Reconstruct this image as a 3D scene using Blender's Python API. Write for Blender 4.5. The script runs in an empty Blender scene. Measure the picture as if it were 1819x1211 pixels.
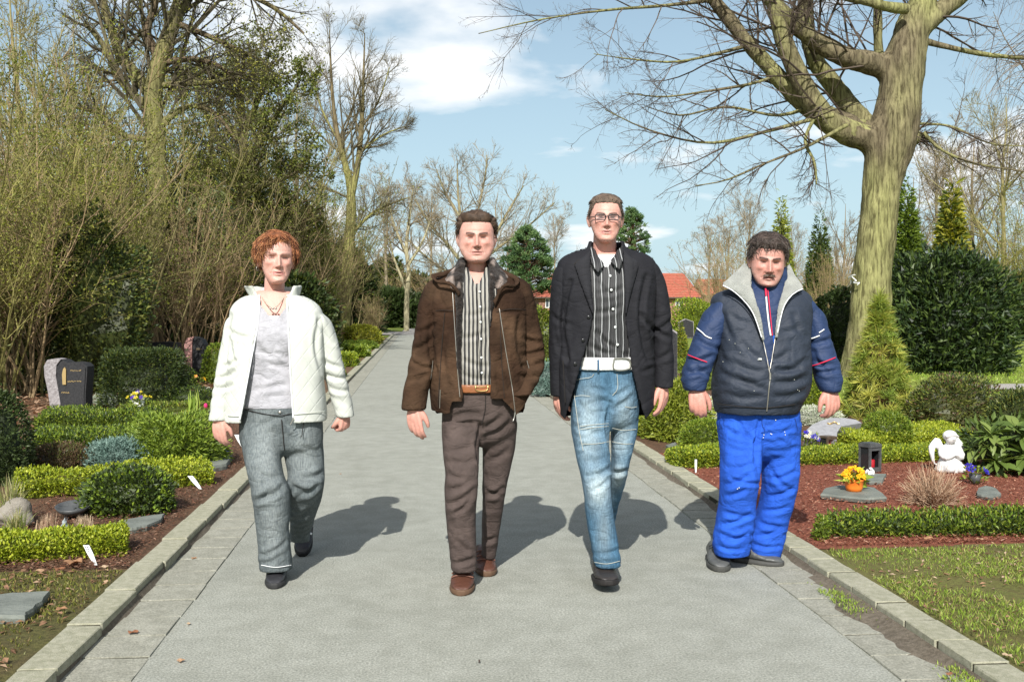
import bpy, bmesh, math, random
import numpy as np
from mathutils import Vector, Matrix, Euler

# ---------------------------------------------------------------- camera
SC = bpy.context.scene
COL = SC.collection
W_PX, H_PX, F_PX = 1819.0, 1211.0, 1768.0
CX, CY = W_PX / 2, H_PX / 2
CAM_H = 1.32
VPX, HORIZ = 744.0, 550.0
YAW = math.atan((CX - VPX) / F_PX)
PITCH = math.atan((CY - HORIZ) / F_PX)
cam_d = bpy.data.cameras.new('camera')
cam = bpy.data.objects.new('camera', cam_d)
COL.objects.link(cam)
cam.location = (0, 0, CAM_H)
cam.rotation_euler = (math.radians(90) - PITCH, 0, -YAW)
cam_d.sensor_width = 36.0
cam_d.lens = 36.0 * F_PX / W_PX
cam_d.clip_start = 0.05
cam_d.clip_end = 2000
SC.camera = cam

# ---------------------------------------------------------------- light
SUN_DIR = Vector((0.50, 2.15, 0)).normalized()      # where the shadows fall
SUN_EL = math.radians(39.5)
SKY_STRENGTH = 0.09
SUN_STRENGTH = 5.0
EXPOSURE = 0.42
world = bpy.data.worlds.new('World')
SC.world = world
world.use_nodes = True
nt = world.node_tree
nt.nodes.clear()
def N(tree, typ, **kw):
    n = tree.nodes.new(typ)
    for k, v in kw.items():
        if k == 'inp':
            for a, b in v.items():
                n.inputs[a].default_value = b
        else:
            setattr(n, k, v)
    return n
def ramp(n, stops):
    cr = n.color_ramp
    while len(cr.elements) < len(stops):
        cr.elements.new(0.5)
    for e, (p, c) in zip(cr.elements, stops):
        e.position = p
        e.color = tuple(c) + (1,) if len(c) == 3 else c
sky = N(nt, 'ShaderNodeTexSky', sky_type='NISHITA')
sky.sun_disc = False
sky.sun_elevation = SUN_EL
sky.sun_rotation = math.atan2(-SUN_DIR.x, -SUN_DIR.y)
sky.air_density = 1.0
sky.dust_density = 2.2
sky.ozone_density = 1.0
tc = N(nt, 'ShaderNodeTexCoord')
sep = N(nt, 'ShaderNodeSeparateXYZ')
nt.links.new(tc.outputs['Generated'], sep.inputs[0])
# flat cloud layer: direction divided by its height
addz = N(nt, 'ShaderNodeMath', operation='ADD', inp={1: 0.16}); nt.links.new(sep.outputs['Z'], addz.inputs[0])
mx = N(nt, 'ShaderNodeMath', operation='MAXIMUM', inp={1: 0.05}); nt.links.new(addz.outputs[0], mx.inputs[0])
dx = N(nt, 'ShaderNodeMath', operation='DIVIDE'); nt.links.new(sep.outputs['X'], dx.inputs[0]); nt.links.new(mx.outputs[0], dx.inputs[1])
dy = N(nt, 'ShaderNodeMath', operation='DIVIDE'); nt.links.new(sep.outputs['Y'], dy.inputs[0]); nt.links.new(mx.outputs[0], dy.inputs[1])
cmb = N(nt, 'ShaderNodeCombineXYZ', inp={2: 3.7}); nt.links.new(dx.outputs[0], cmb.inputs[0]); nt.links.new(dy.outputs[0], cmb.inputs[1])
nz = N(nt, 'ShaderNodeTexNoise', inp={'Scale': 1.5, 'Detail': 9.0, 'Roughness': 0.5, 'Distortion': 0.2})
nt.links.new(cmb.outputs[0], nz.inputs['Vector'])
cr = N(nt, 'ShaderNodeValToRGB'); ramp(cr, [(0.525, (0, 0, 0)), (0.64, (1, 1, 1))])
nt.links.new(nz.outputs['Fac'], cr.inputs['Fac'])
mixc = N(nt, 'ShaderNodeMixRGB', blend_type='MIX', inp={2: (9.8, 9.8, 9.8, 1)})
mulf = N(nt, 'ShaderNodeMath', operation='MULTIPLY', inp={1: 0.9}); nt.links.new(cr.outputs[0], mulf.inputs[0])
hz1 = N(nt, 'ShaderNodeMath', operation='SUBTRACT', inp={0: 1.0}); hz1.use_clamp = True; nt.links.new(sep.outputs['Z'], hz1.inputs[1])
hz2 = N(nt, 'ShaderNodeMath', operation='POWER', inp={1: 2.3}); nt.links.new(hz1.outputs[0], hz2.inputs[0])
hz3 = N(nt, 'ShaderNodeMath', operation='MULTIPLY', inp={1: 0.82}); nt.links.new(hz2.outputs[0], hz3.inputs[0])
veil = N(nt, 'ShaderNodeMixRGB', blend_type='MIX', inp={2: (5.4, 7.5, 8.4, 1)}); nt.links.new(hz3.outputs[0], veil.inputs[0]); nt.links.new(sky.outputs[0], veil.inputs[1])
nt.links.new(mulf.outputs[0], mixc.inputs[0]); nt.links.new(veil.outputs[0], mixc.inputs[1])
bg = N(nt, 'ShaderNodeBackground', inp={'Strength': SKY_STRENGTH})
nt.links.new(mixc.outputs[0], bg.inputs['Color'])
wo = N(nt, 'ShaderNodeOutputWorld')
nt.links.new(bg.outputs[0], wo.inputs['Surface'])

sun_d = bpy.data.lights.new('sun', 'SUN')
sun_d.energy = SUN_STRENGTH
sun_d.angle = math.radians(0.5)
sun_d.color = (1.0, 0.975, 0.93)
sun = bpy.data.objects.new('sun', sun_d)
COL.objects.link(sun)
ldir = Vector((SUN_DIR.x * math.cos(SUN_EL), SUN_DIR.y * math.cos(SUN_EL), -math.sin(SUN_EL)))
sun.rotation_euler = ldir.to_track_quat('-Z', 'Y').to_euler()
sun.location = (-4, -15, 14)

SC.view_settings.view_transform = 'Standard'
SC.view_settings.look = 'None'
SC.view_settings.gamma = 1.0
SC.view_settings.use_curve_mapping = False
SC.view_settings.exposure = EXPOSURE
SC.render.engine = 'CYCLES'
SC.cycles.max_bounces = 6
SC.cycles.transparent_max_bounces = 8
SC.cycles.use_denoising = True

# ---------------------------------------------------------------- pixel helpers
RM = np.array(cam.rotation_euler.to_matrix())
def ray(px, py):
    return RM @ np.array([(px - CX) / F_PX, -(py - CY) / F_PX, -1.0])
def gnd(px, py, z=0.0):
    d = ray(px, py); t = (z - CAM_H) / d[2]
    return np.array([d[0] * t, d[1] * t, z])
def at(px, py, Y):
    d = ray(px, py); t = Y / d[1]
    return np.array([d[0] * t, Y, CAM_H + d[2] * t])
def pxm(Y):                       # pixels per metre at distance Y
    return F_PX / Y

# ---------------------------------------------------------------- materials
MATS = {}
def lin(*c):                      # sRGB 0-255 -> linear
    return tuple(((v / 255) / 12.92 if v / 255 <= 0.04045 else ((v / 255 + 0.055) / 1.055) ** 2.4) for v in c)
def mat(name, c1, c2=None, scale=6.0, rough=0.8, bump=0.0, bscale=60.0, spec=0.3, metal=0.0, attr=False, detail=6.0,
        stops=(0.35, 0.65), coat=0.0, stretch=None, sheen=0.0):
    if name in MATS:
        return MATS[name]
    m = bpy.data.materials.new(name)
    m.use_nodes = True
    t = m.node_tree
    b = t.nodes['Principled BSDF']
    b.inputs['Roughness'].default_value = rough
    b.inputs['Specular IOR Level'].default_value = spec
    b.inputs['Metallic'].default_value = metal
    b.inputs['Coat Weight'].default_value = coat
    b.inputs['Sheen Weight'].default_value = sheen
    tcn = N(t, 'ShaderNodeTexCoord')
    vec = tcn.outputs['Object']
    if stretch:
        mp = N(t, 'ShaderNodeMapping'); mp.inputs['Scale'].default_value = stretch
        t.links.new(vec, mp.inputs[0]); vec = mp.outputs[0]
    nz = N(t, 'ShaderNodeTexNoise', inp={'Scale': scale, 'Detail': detail, 'Roughness': 0.62})
    t.links.new(vec, nz.inputs['Vector'])
    rp = N(t, 'ShaderNodeValToRGB')
    ramp(rp, [(stops[0], c1), (stops[1], c2 if c2 else c1)])
    t.links.new(nz.outputs['Fac'], rp.inputs['Fac'])
    out = rp.outputs[0]
    if attr:
        at_ = N(t, 'ShaderNodeAttribute', attribute_name='Col')
        mm = N(t, 'ShaderNodeMixRGB', blend_type='MULTIPLY', inp={0: 1.0})
        t.links.new(out, mm.inputs[1]); t.links.new(at_.outputs['Color'], mm.inputs[2])
        out = mm.outputs[0]
    t.links.new(out, b.inputs['Base Color'])
    if bump:
        n2 = N(t, 'ShaderNodeTexNoise', inp={'Scale': bscale, 'Detail': 5.0, 'Roughness': 0.6})
        t.links.new(vec, n2.inputs['Vector'])
        bp = N(t, 'ShaderNodeBump', inp={'Strength': bump, 'Distance': 0.02})
        t.links.new(n2.outputs['Fac'], bp.inputs['Height'])
        t.links.new(bp.outputs[0], b.inputs['Normal'])
    MATS[name] = m
    return m
def leafmat(name, rough=0.5, trans=0.25, spec=0.35):
    if name in MATS:
        return MATS[name]
    m = bpy.data.materials.new(name)
    m.use_nodes = True
    t = m.node_tree
    b = t.nodes['Principled BSDF']
    b.inputs['Roughness'].default_value = rough
    b.inputs['Specular IOR Level'].default_value = spec
    a = N(t, 'ShaderNodeAttribute', attribute_name='Col')
    t.links.new(a.outputs['Color'], b.inputs['Base Color'])
    tr = N(t, 'ShaderNodeBsdfTranslucent')
    hs = N(t, 'ShaderNodeHueSaturation', inp={'Saturation': 1.15, 'Value': 1.3})
    t.links.new(a.outputs['Color'], hs.inputs['Color']); t.links.new(hs.outputs[0], tr.inputs['Color'])
    mx_ = N(t, 'ShaderNodeMixShader', inp={0: trans})
    t.links.new(b.outputs[0], mx_.inputs[1]); t.links.new(tr.outputs[0], mx_.inputs[2])
    t.links.new(mx_.outputs[0], t.nodes['Material Output'].inputs['Surface'])
    MATS[name] = m
    return m
LEAF = leafmat('leaf')
GLOSSLEAF = leafmat('glossy_leaf', rough=0.45, trans=0.18, spec=0.4)
PETAL = leafmat('petal', rough=0.6, trans=0.35, spec=0.2)
BARK = mat('bark_vertex', (1, 1, 1), (0.72, 0.72, 0.72), scale=7, rough=0.9, bump=0.5, bscale=40, attr=True, spec=0.15)
TWIG = leafmat('twig', rough=0.8, trans=0.0, spec=0.15)

# ---------------------------------------------------------------- objects
def wloc(p):
    v = np.zeros(3)
    while p is not None:
        v += np.array(p.location); p = p.parent
    return v
def mk(name, V, Fc, m, parent=None, smooth=False, col=None, loc=None):
    """one mesh object from world coordinates; Fc array (n,k) or list of arrays of equal k"""
    V = np.asarray(V, dtype=np.float64)
    base = wloc(parent)
    own = np.zeros(3)
    if loc is not None and parent is None:
        own = np.asarray(loc, dtype=float)
    me = bpy.data.meshes.new(name)
    groups = [np.asarray(Fc)] if isinstance(Fc, np.ndarray) else [np.asarray(f) for f in Fc if len(f)]
    nv = len(V)
    me.vertices.add(nv)
    me.vertices.foreach_set('co', (V - base - own).astype(np.float32).ravel())
    tot = np.concatenate([np.full(len(g), g.shape[1], dtype=np.int32) for g in groups])
    idx = np.concatenate([g.ravel() for g in groups]).astype(np.int32)
    me.loops.add(len(idx))
    me.loops.foreach_set('vertex_index', idx)
    me.polygons.add(len(tot))
    st = np.concatenate([[0], np.cumsum(tot)[:-1]]).astype(np.int32)
    me.polygons.foreach_set('loop_start', st)
    me.polygons.foreach_set('loop_total', tot)
    me.polygons.foreach_set('use_smooth', np.full(len(tot), bool(smooth)))
    me.update(calc_edges=True)
    me.validate()
    if col is not None:
        setcol(me, col)
    if m is not None:
        me.materials.append(m)
    o = bpy.data.objects.new(name, me)
    COL.objects.link(o)
    o.location = own
    if parent is not None:
        o.parent = parent
    return o
def setcol(me, col):
    col = np.asarray(col, dtype=np.float32)
    if col.ndim == 1:
        col = np.tile(col, (len(me.vertices), 1))
    if col.shape[1] == 3:
        col = np.concatenate([col, np.ones((len(col), 1), np.float32)], 1)
    a = me.color_attributes.new('Col', 'FLOAT_COLOR', 'POINT')
    a.data.foreach_set('color', np.ascontiguousarray(col).ravel())
def thing(name, label, cat, loc, group=None):
    o = bpy.data.objects.new(name, None)
    COL.objects.link(o)
    o.location = tuple(float(v) for v in loc)
    o.empty_display_size = 0.1
    return tag(o, label, cat, group)
def tag(o, label=None, cat=None, group=None, kind=None):
    if label: o['label'] = label
    if cat: o['category'] = cat
    if group: o['group'] = group
    if kind: o['kind'] = kind
    return o
def stuff(o):
    o['kind'] = 'stuff'; return o
def share(src, name, parent, loc, rot=(0, 0, 0), scale=(1, 1, 1)):
    o = bpy.data.objects.new(name, src)
    COL.objects.link(o)
    o.parent = parent
    o.location = np.asarray(loc, float) - wloc(parent) if parent is not None else loc
    o.rotation_euler = rot
    o.scale = scale
    return o

# ---------------------------------------------------------------- geometry helpers
def nrm(v):
    return v / np.maximum(np.linalg.norm(v, axis=-1, keepdims=True), 1e-9)
def frames(T):
    up = np.zeros_like(T); up[..., 2] = 1
    alt = np.zeros_like(T); alt[..., 0] = 1
    ref = np.where(np.abs(T[..., 2:3]) > 0.9, alt, up)
    A = nrm(np.cross(T, ref)); B = np.cross(T, A)
    return A, B
def tubes(P, R, k=4, cap=False):
    """P (n,m,3) polylines, R (n,m) radii -> verts, quad faces"""
    n, m, _ = P.shape
    T = np.gradient(P, axis=1); T = nrm(T)
    A, B = frames(T)
    # one frame per branch keeps tubes from twisting
    A = nrm(A[:, :1] - np.sum(A[:, :1] * T, -1, keepdims=True) * T); B = np.cross(T, A)
    th = np.arange(k) * 2 * math.pi / k
    V = P[:, :, None, :] + R[:, :, None, None] * (A[:, :, None, :] * np.cos(th)[None, None, :, None] + B[:, :, None, :] * np.sin(th)[None, None, :, None])
    i = np.arange(n)[:, None, None]; j = np.arange(m - 1)[None, :, None]; q = np.arange(k)[None, None, :]
    q2 = (q + 1) % k
    a = (i * m + j) * k + q; b = (i * m + j) * k + q2; c = (i * m + j + 1) * k + q2; d = (i * m + j + 1) * k + q
    Fc = np.stack([np.broadcast_to(x, (n, m - 1, k)) for x in (a, b, c, d)], -1).reshape(-1, 4)
    return V.reshape(-1, 3), Fc
def join(*vf):
    Vs, Fs, o = [], [], 0
    for V, Fc in vf:
        fl = Fc if isinstance(Fc, list) else [Fc]
        for f in fl:
            if len(f): Fs.append(np.asarray(f) + o)
        Vs.append(V); o += len(V)
    out = {}
    for f in Fs:
        out.setdefault(f.shape[1], []).append(f)
    return np.concatenate(Vs), [np.concatenate(x) for x in out.values()]
def grow(P, R, n, t0, t1, ratio, ang, k, up, wig, rng, rad=0.5, rmin=0.002, lmin=0.05, angj=0.3, tip=0.25, lenexp=0.6):
    """n children on every parent polyline"""
    b, m, _ = P.shape
    t = rng.uniform(t0, t1, (b, n))
    x = t * (m - 1); i = np.clip(x.astype(int), 0, m - 2); f = (x - i)[..., None]
    bi = np.arange(b)[:, None]
    pos = P[bi, i] * (1 - f) + P[bi, i + 1] * f
    tan = nrm(P[bi, i + 1] - P[bi, i])
    r0 = (R[bi, i] * (1 - f[..., 0]) + R[bi, i + 1] * f[..., 0])
    plen = np.linalg.norm(np.diff(P, axis=1), axis=-1).sum(1)[:, None]
    L = plen * ratio * (1 - t) ** lenexp * rng.uniform(0.6, 1.25, (b, n)) + lmin
    A, B = frames(tan)
    ph = rng.uniform(0, 2 * math.pi, (b, n))[..., None]
    an = (ang + rng.normal(0, angj, (b, n)))[..., None]
    d = nrm(tan * np.cos(an) + (A * np.cos(ph) + B * np.sin(ph)) * np.sin(an))
    pts = [pos]
    seg = (L / (k - 1))[..., None]
    for _ in range(k - 1):
        d = d + rng.normal(0, wig, d.shape); d[..., 2] += up; d = nrm(d)
        pts.append(pts[-1] + d * seg)
    Q = np.stack(pts, 2).reshape(b * n, k, 3)
    rr = np.maximum(r0 * rad, rmin)[..., None] * np.linspace(1, tip, k)[None, None, :]
    return Q, np.maximum(rr.reshape(b * n, k), rmin * 0.5)
def resample(pts, n):
    pts = np.asarray(pts, float)
    d = np.concatenate([[0], np.cumsum(np.linalg.norm(np.diff(pts[:, :3], axis=0), axis=1))])
    u = np.linspace(0, d[-1], n)
    # Catmull-Rom through the points
    out = np.zeros((n, pts.shape[1]))
    for a in range(n):
        i = int(np.clip(np.searchsorted(d, u[a], 'right') - 1, 0, len(pts) - 2))
        t = (u[a] - d[i]) / max(d[i + 1] - d[i], 1e-9)
        p0 = pts[max(i - 1, 0)]; p1 = pts[i]; p2 = pts[i + 1]; p3 = pts[min(i + 2, len(pts) - 1)]
        out[a] = 0.5 * (2 * p1 + (p2 - p0) * t + (2 * p0 - 5 * p1 + 4 * p2 - p3) * t * t + (3 * p1 - p0 - 3 * p2 + p3) * t ** 3)
    return out
def limb_px(pts, Y, n=14):
    """pts: (px, py, half width px[, depth offset]) -> polyline (1,n,3), radii (1,n)"""
    Q = []
    for p in pts:
        off = p[3] if len(p) > 3 else 0.0
        w = at(p[0], p[1], Y + off)
        Q.append([*w, p[2] * (Y + off) / F_PX])
    Q = resample(Q, n)
    return Q[None, :, :3], np.maximum(Q[None, :, 3], 0.002)
def leaves(P, D, L, Wd, rng, fold=0.15, jit=0.3, flat=None):
    """diamond leaves (two tris) at P pointing along D"""
    n = len(P)
    D = nrm(D + rng.normal(0, jit, (n, 3)))
    L = L * rng.uniform(0.7, 1.3, (n, 1)); Wd = Wd * rng.uniform(0.7, 1.3, (n, 1))
    rnd = nrm(rng.normal(0, 1, (n, 3)))
    if flat is not None:
        rnd = nrm(rnd * (1 - flat) + np.array([0, 0, 1.0]) * flat)
        A = nrm(np.cross(D, rnd))
    else:
        A = nrm(np.cross(D, rnd))
    Nn = np.cross(A, D)
    mid = P + D * L * 0.48 + Nn * L * fold
    V = np.stack([P, mid + A * Wd * 0.5, P + D * L, mid - A * Wd * 0.5], 1).reshape(-1, 3)
    Fc = np.arange(n * 4).reshape(n, 4)
    return V, Fc
def lcol(n, cols, rng, per=4, jit=0.15):
    cols = np.array(cols)
    c = cols[rng.integers(0, len(cols), n)] * rng.uniform(1 - jit, 1 + jit, (n, 1))
    return np.repeat(c, per, 0)
def lump(D, seed, amp=0.15, f=2.2):
    r = np.random.default_rng(seed)
    s = np.zeros(D.shape[:-1])
    for i in range(6):
        w = r.normal(0, f * (1 + 0.35 * i), 3); s += np.sin(D @ w + r.uniform(0, 6.28)) / (1 + 0.5 * i)
    return 1 + amp * s / 2.2
def fnoise(P, seed, f=1.0, oct=4):
    """smooth value in about -1..1 from sums of sines"""
    r = np.random.default_rng(seed); s = np.zeros(P.shape[:-1]); a = 1.0; tot = 0
    for o in range(oct):
        for _ in range(3):
            w = nrm(r.normal(0, 1, 3)) * f * 2 ** o * r.uniform(0.7, 1.3)
            s = s + a * np.sin(P @ w * 6.283 + r.uniform(0, 6.28)) / 1.7
        tot += a; a *= 0.55
    return s / tot
def box(c, s, rz=0.0, bev=0.0):
    """box verts/faces centred at c with full size s"""
    x, y, z = [v / 2 for v in s]
    V = np.array([[sx * x, sy * y, sz * z] for sz in (-1, 1) for sx, sy in ((-1, -1), (1, -1), (1, 1), (-1, 1))], float)
    cz, sn = math.cos(rz), math.sin(rz)
    V = V @ np.array([[cz, sn, 0], [-sn, cz, 0], [0, 0, 1]]) + np.array(c)
    Fc = np.array([[0, 3, 2, 1], [4, 5, 6, 7], [0, 1, 5, 4], [1, 2, 6, 5], [2, 3, 7, 6], [3, 0, 4, 7]])
    return V, Fc
def bevbox_mesh(name, s, bev=0.01, jit=0.0, seed=0, seg=1, m=None):
    bm = bmesh.new()
    bmesh.ops.create_cube(bm, size=1)
    bmesh.ops.scale(bm, vec=s, verts=bm.verts)
    if bev:
        bmesh.ops.bevel(bm, geom=list(bm.edges), offset=bev, segments=seg, affect='EDGES')
    r = random.Random(seed)
    for v in bm.verts:
        v.co += Vector((r.uniform(-jit, jit), r.uniform(-jit, jit), r.uniform(-jit, jit)))
    me = bpy.data.meshes.new(name); bm.to_mesh(me); bm.free()
    if m: me.materials.append(m)
    return me
def sheet(name, pts, m, z=0.0, kind='structure'):
    V = np.array([[p[0], p[1], z if len(p) < 3 else p[2]] for p in pts], float)
    o = mk(name, V, [np.arange(len(V))[None, :]], m)
    o['kind'] = kind
    return o
def prism(outline, depth_vec):
    """closed outline (n,3) extruded along depth_vec"""
    O = np.asarray(outline, float); n = len(O)
    V = np.concatenate([O, O + np.asarray(depth_vec)])
    i = np.arange(n); j = (i + 1) % n
    return V, [np.arange(n)[None, ::-1], (np.arange(n) + n)[None, :], np.stack([i, j, j + n, i + n], 1)]
def lathe(prof, c, k=20):
    """prof list of (r,z)"""
    prof = np.array(prof); m = len(prof); th = np.arange(k) * 2 * math.pi / k
    V = np.stack([prof[:, None, 0] * np.cos(th), prof[:, None, 0] * np.sin(th), np.broadcast_to(prof[:, None, 1], (m, k))], -1).reshape(-1, 3) + np.array(c)
    j = np.arange(m - 1)[:, None]; q = np.arange(k)[None, :]; q2 = (q + 1) % k
    Fc = np.stack([j * k + q, j * k + q2, (j + 1) * k + q2, (j + 1) * k + q], -1).reshape(-1, 4)
    return V, Fc
def ellipsoid(c, r, k=16, m=10):
    ph = np.linspace(-math.pi / 2, math.pi / 2, m)
    V, Fc = lathe(np.stack([np.cos(ph), np.sin(ph)], 1), (0, 0, 0), k)
    return V * np.array(r) + np.array(c), Fc
# ---------------------------------------------------------------- voxel-fused meshes (statues, people)
def fuse(name, pieces, voxel, smooth_it=4, factor=0.5):
    """union of closed pieces into one continuous surface; returns verts, faces (arrays)"""
    V, Fc = join(*pieces)
    me = bpy.data.meshes.new(name)
    fl = []
    for f in Fc: fl += f.tolist()
    me.from_pydata(V.tolist(), [], fl)
    bm = bmesh.new(); bm.from_mesh(me); bmesh.ops.recalc_face_normals(bm, faces=bm.faces); bm.to_mesh(me); bm.free()
    o = bpy.data.objects.new(name, me); COL.objects.link(o)
    md = o.modifiers.new('r', 'REMESH'); md.mode = 'VOXEL'; md.voxel_size = voxel; md.adaptivity = 0.0
    if smooth_it:
        s = o.modifiers.new('s', 'SMOOTH'); s.factor = factor; s.iterations = smooth_it
    dg = bpy.context.evaluated_depsgraph_get()
    ev = o.evaluated_get(dg); m2 = ev.to_mesh()
    nv = len(m2.vertices); VV = np.empty(nv * 3, np.float32); m2.vertices.foreach_get('co', VV)
    NN = np.empty(nv * 3, np.float32); m2.vertices.foreach_get('normal', NN)
    idx = np.empty(len(m2.loops), np.int32); m2.loops.foreach_get('vertex_index', idx)
    tot = np.empty(len(m2.polygons), np.int32); m2.polygons.foreach_get('loop_total', tot)
    st = np.empty(len(m2.polygons), np.int32); m2.polygons.foreach_get('loop_start', st)
    ev.to_mesh_clear()
    bpy.data.objects.remove(o); bpy.data.meshes.remove(me)
    out = []
    for k in np.unique(tot):
        s_ = st[tot == k]; out.append(idx[s_[:, None] + np.arange(k)[None, :]])
    return VV.reshape(-1, 3).astype(float), out, NN.reshape(-1, 3).astype(float)
def stack(secs, k=28, p=2.4):
    """closed loft of horizontal rings: (x, y, z, rx, ry[, p])"""
    th = np.arange(k) * 2 * math.pi / k; V = []
    for s in secs:
        pe = s[5] if len(s) > 5 else p
        c, sn = np.cos(th), np.sin(th)
        r = 1 / (np.abs(c) ** pe + np.abs(sn) ** pe) ** (1 / pe)
        V.append(np.stack([s[0] + s[3] * c * r, s[1] + s[4] * sn * r, np.full(k, s[2])], 1))
    m = len(secs); V = np.concatenate(V)
    j = np.arange(m - 1)[:, None]; q = np.arange(k)[None, :]; q2 = (q + 1) % k
    Fq = np.stack([j * k + q, j * k + q2, (j + 1) * k + q2, (j + 1) * k + q], -1).reshape(-1, 4)
    return V, [Fq, np.arange(k)[None, ::-1], (np.arange(k) + (m - 1) * k)[None, :]]
def tubec(pts, rad, k=12, flat=1.0, n=None):
    """closed tapered tube through pts"""
    Q = np.concatenate([np.asarray(pts, float), np.asarray(rad, float)[:, None]], 1)
    if n: Q = resample(Q, n)
    V, Fc = tubes(Q[None, :, :3], Q[None, :, 3], k)
    m = len(Q)
    return V, [Fc, np.arange(k)[None, ::-1], (np.arange(k) + (m - 1) * k)[None, :]]
# ================================================================ the setting
RNG = np.random.default_rng(7)
KL, KR = -1.275, 1.965              # kerb faces either side of the path
ZB = 0.052                        # level of the planted beds
def ground_mat(name, cols, scales=(3, 40, 160), bump=0.6, rough=0.95, mixb=0.5, gr=(0.7, 1.25)):
    """two scales of noise between four colours"""
    m = bpy.data.materials.new(name); m.use_nodes = True; t = m.node_tree
    b = t.nodes['Principled BSDF']; b.inputs['Roughness'].default_value = rough; b.inputs['Specular IOR Level'].default_value = 0.2
    g = N(t, 'ShaderNodeNewGeometry')
    def ns(s, d=6):
        n = N(t, 'ShaderNodeTexNoise', inp={'Scale': s, 'Detail': d, 'Roughness': 0.65}); t.links.new(g.outputs['Position'], n.inputs['Vector']); return n
    n1, n2, n3 = ns(scales[0]), ns(scales[1], 4), ns(scales[2], 3)
    r1 = N(t, 'ShaderNodeValToRGB'); ramp(r1, [(0.38, cols[0]), (0.62, cols[1])]); t.links.new(n1.outputs['Fac'], r1.inputs[0])
    r2 = N(t, 'ShaderNodeValToRGB'); ramp(r2, [(0.38, cols[2]), (0.62, cols[3])]); t.links.new(n2.outputs['Fac'], r2.inputs[0])
    mx_ = N(t, 'ShaderNodeMixRGB', inp={0: mixb}); t.links.new(r1.outputs[0], mx_.inputs[1]); t.links.new(r2.outputs[0], mx_.inputs[2])
    r3 = N(t, 'ShaderNodeValToRGB'); ramp(r3, [(0.3, (gr[0],) * 3), (0.7, (gr[1],) * 3)]); t.links.new(n3.outputs['Fac'], r3.inputs[0])
    mu = N(t, 'ShaderNodeMixRGB', blend_type='MULTIPLY', inp={0: 1.0}); t.links.new(mx_.outputs[0], mu.inputs[1]); t.links.new(r3.outputs[0], mu.inputs[2])
    t.links.new(mu.outputs[0], b.inputs['Base Color'])
    ad = N(t, 'ShaderNodeMath', operation='ADD'); t.links.new(n2.outputs['Fac'], ad.inputs[0]); t.links.new(n3.outputs['Fac'], ad.inputs[1])
    bp = N(t, 'ShaderNodeBump', inp={'Strength': bump, 'Distance': 0.012}); t.links.new(ad.outputs[0], bp.inputs['Height']); t.links.new(bp.outputs[0], b.inputs['Normal'])
    return m
M_ASPHALT = ground_mat('asphalt', [(0.245, 0.250, 0.212), (0.30, 0.305, 0.262), (0.235, 0.24, 0.203), (0.315, 0.32, 0.278)], (1.3, 7, 110), bump=0.5, rough=0.88, gr=(0.62, 1.40))
M_SOIL = ground_mat('bed_soil', [(0.08, 0.045, 0.026), (0.13, 0.07, 0.042), (0.055, 0.035, 0.02), (0.17, 0.10, 0.06)], (3, 45, 200))
M_MOSS = ground_mat('mossy_soil', [(0.07, 0.05, 0.025), (0.085, 0.095, 0.022), (0.05, 0.045, 0.018), (0.14, 0.12, 0.045)], (5, 45, 200))
M_MULCH = ground_mat('bark_mulch', [(0.24, 0.075, 0.045), (0.30, 0.10, 0.06), (0.15, 0.05, 0.03), (0.36, 0.14, 0.09)], (4, 60, 240), bump=0.9)
M_LAWN = ground_mat('lawn_soil', [(0.12, 0.08, 0.04), (0.12, 0.14, 0.03), (0.09, 0.075, 0.03), (0.15, 0.16, 0.045)], (2.2, 40, 200))
M_GRASS = ground_mat('grass_ground', [(0.14, 0.19, 0.028), (0.19, 0.24, 0.04), (0.10, 0.15, 0.02), (0.23, 0.25, 0.06)], (0.6, 12, 60))
M_LITTER = ground_mat('leaf_litter_ground', [(0.09, 0.055, 0.03), (0.14, 0.085, 0.05), (0.06, 0.04, 0.025), (0.20, 0.12, 0.07)], (2, 20, 90))
M_FARPATH = ground_mat('far_path_gravel', [(0.30, 0.28, 0.25), (0.36, 0.34, 0.31), (0.3, 0.28, 0.25), (0.38, 0.36, 0.33)], (0.5, 10, 80))
M_CONC = ground_mat('kerb_concrete', [(0.29, 0.285, 0.20), (0.36, 0.35, 0.26), (0.24, 0.24, 0.165), (0.42, 0.40, 0.31)], (2.5, 30, 260), bump=0.5)
M_GUTTER = ground_mat('gutter_concrete', [(0.235, 0.234, 0.19), (0.295, 0.292, 0.24), (0.215, 0.212, 0.17), (0.32, 0.315, 0.262)], (1.6, 12, 110), bump=0.5, gr=(0.7, 1.3))
M_DIRT = ground_mat('kerb_dirt', [(0.11, 0.09, 0.065), (0.16, 0.135, 0.10), (0.09, 0.075, 0.055), (0.21, 0.18, 0.14)], (6, 50, 250))

M_JOINT = ground_mat('joint_dirt', [(0.05, 0.045, 0.03), (0.075, 0.07, 0.04), (0.045, 0.04, 0.028), (0.09, 0.085, 0.05)], (6, 50, 200))
def terrain(name, x0, x1, y0, y1, z, m, step=0.12, amp=0.012, seed=1):
    nx, ny = max(2, int((x1 - x0) / step)), max(2, int((y1 - y0) / step))
    X, Y = np.meshgrid(np.linspace(x0, x1, nx), np.linspace(y0, y1, ny))
    P = np.stack([X, Y, np.zeros_like(X)], -1)
    P[..., 2] = z + amp * fnoise(P, seed, 0.7, 4)
    i = np.arange(ny - 1)[:, None] * nx + np.arange(nx - 1)[None, :]
    Fc = np.stack([i, i + 1, i + nx + 1, i + nx], -1).reshape(-1, 4)
    o = mk(name, P.reshape(-1, 3), Fc, m, smooth=True)
    o['kind'] = 'structure'
    return o
g = sheet('ground', [(-400, -60), (400, -60), (400, 700), (-400, 700)], M_GRASS, -0.04)
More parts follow.
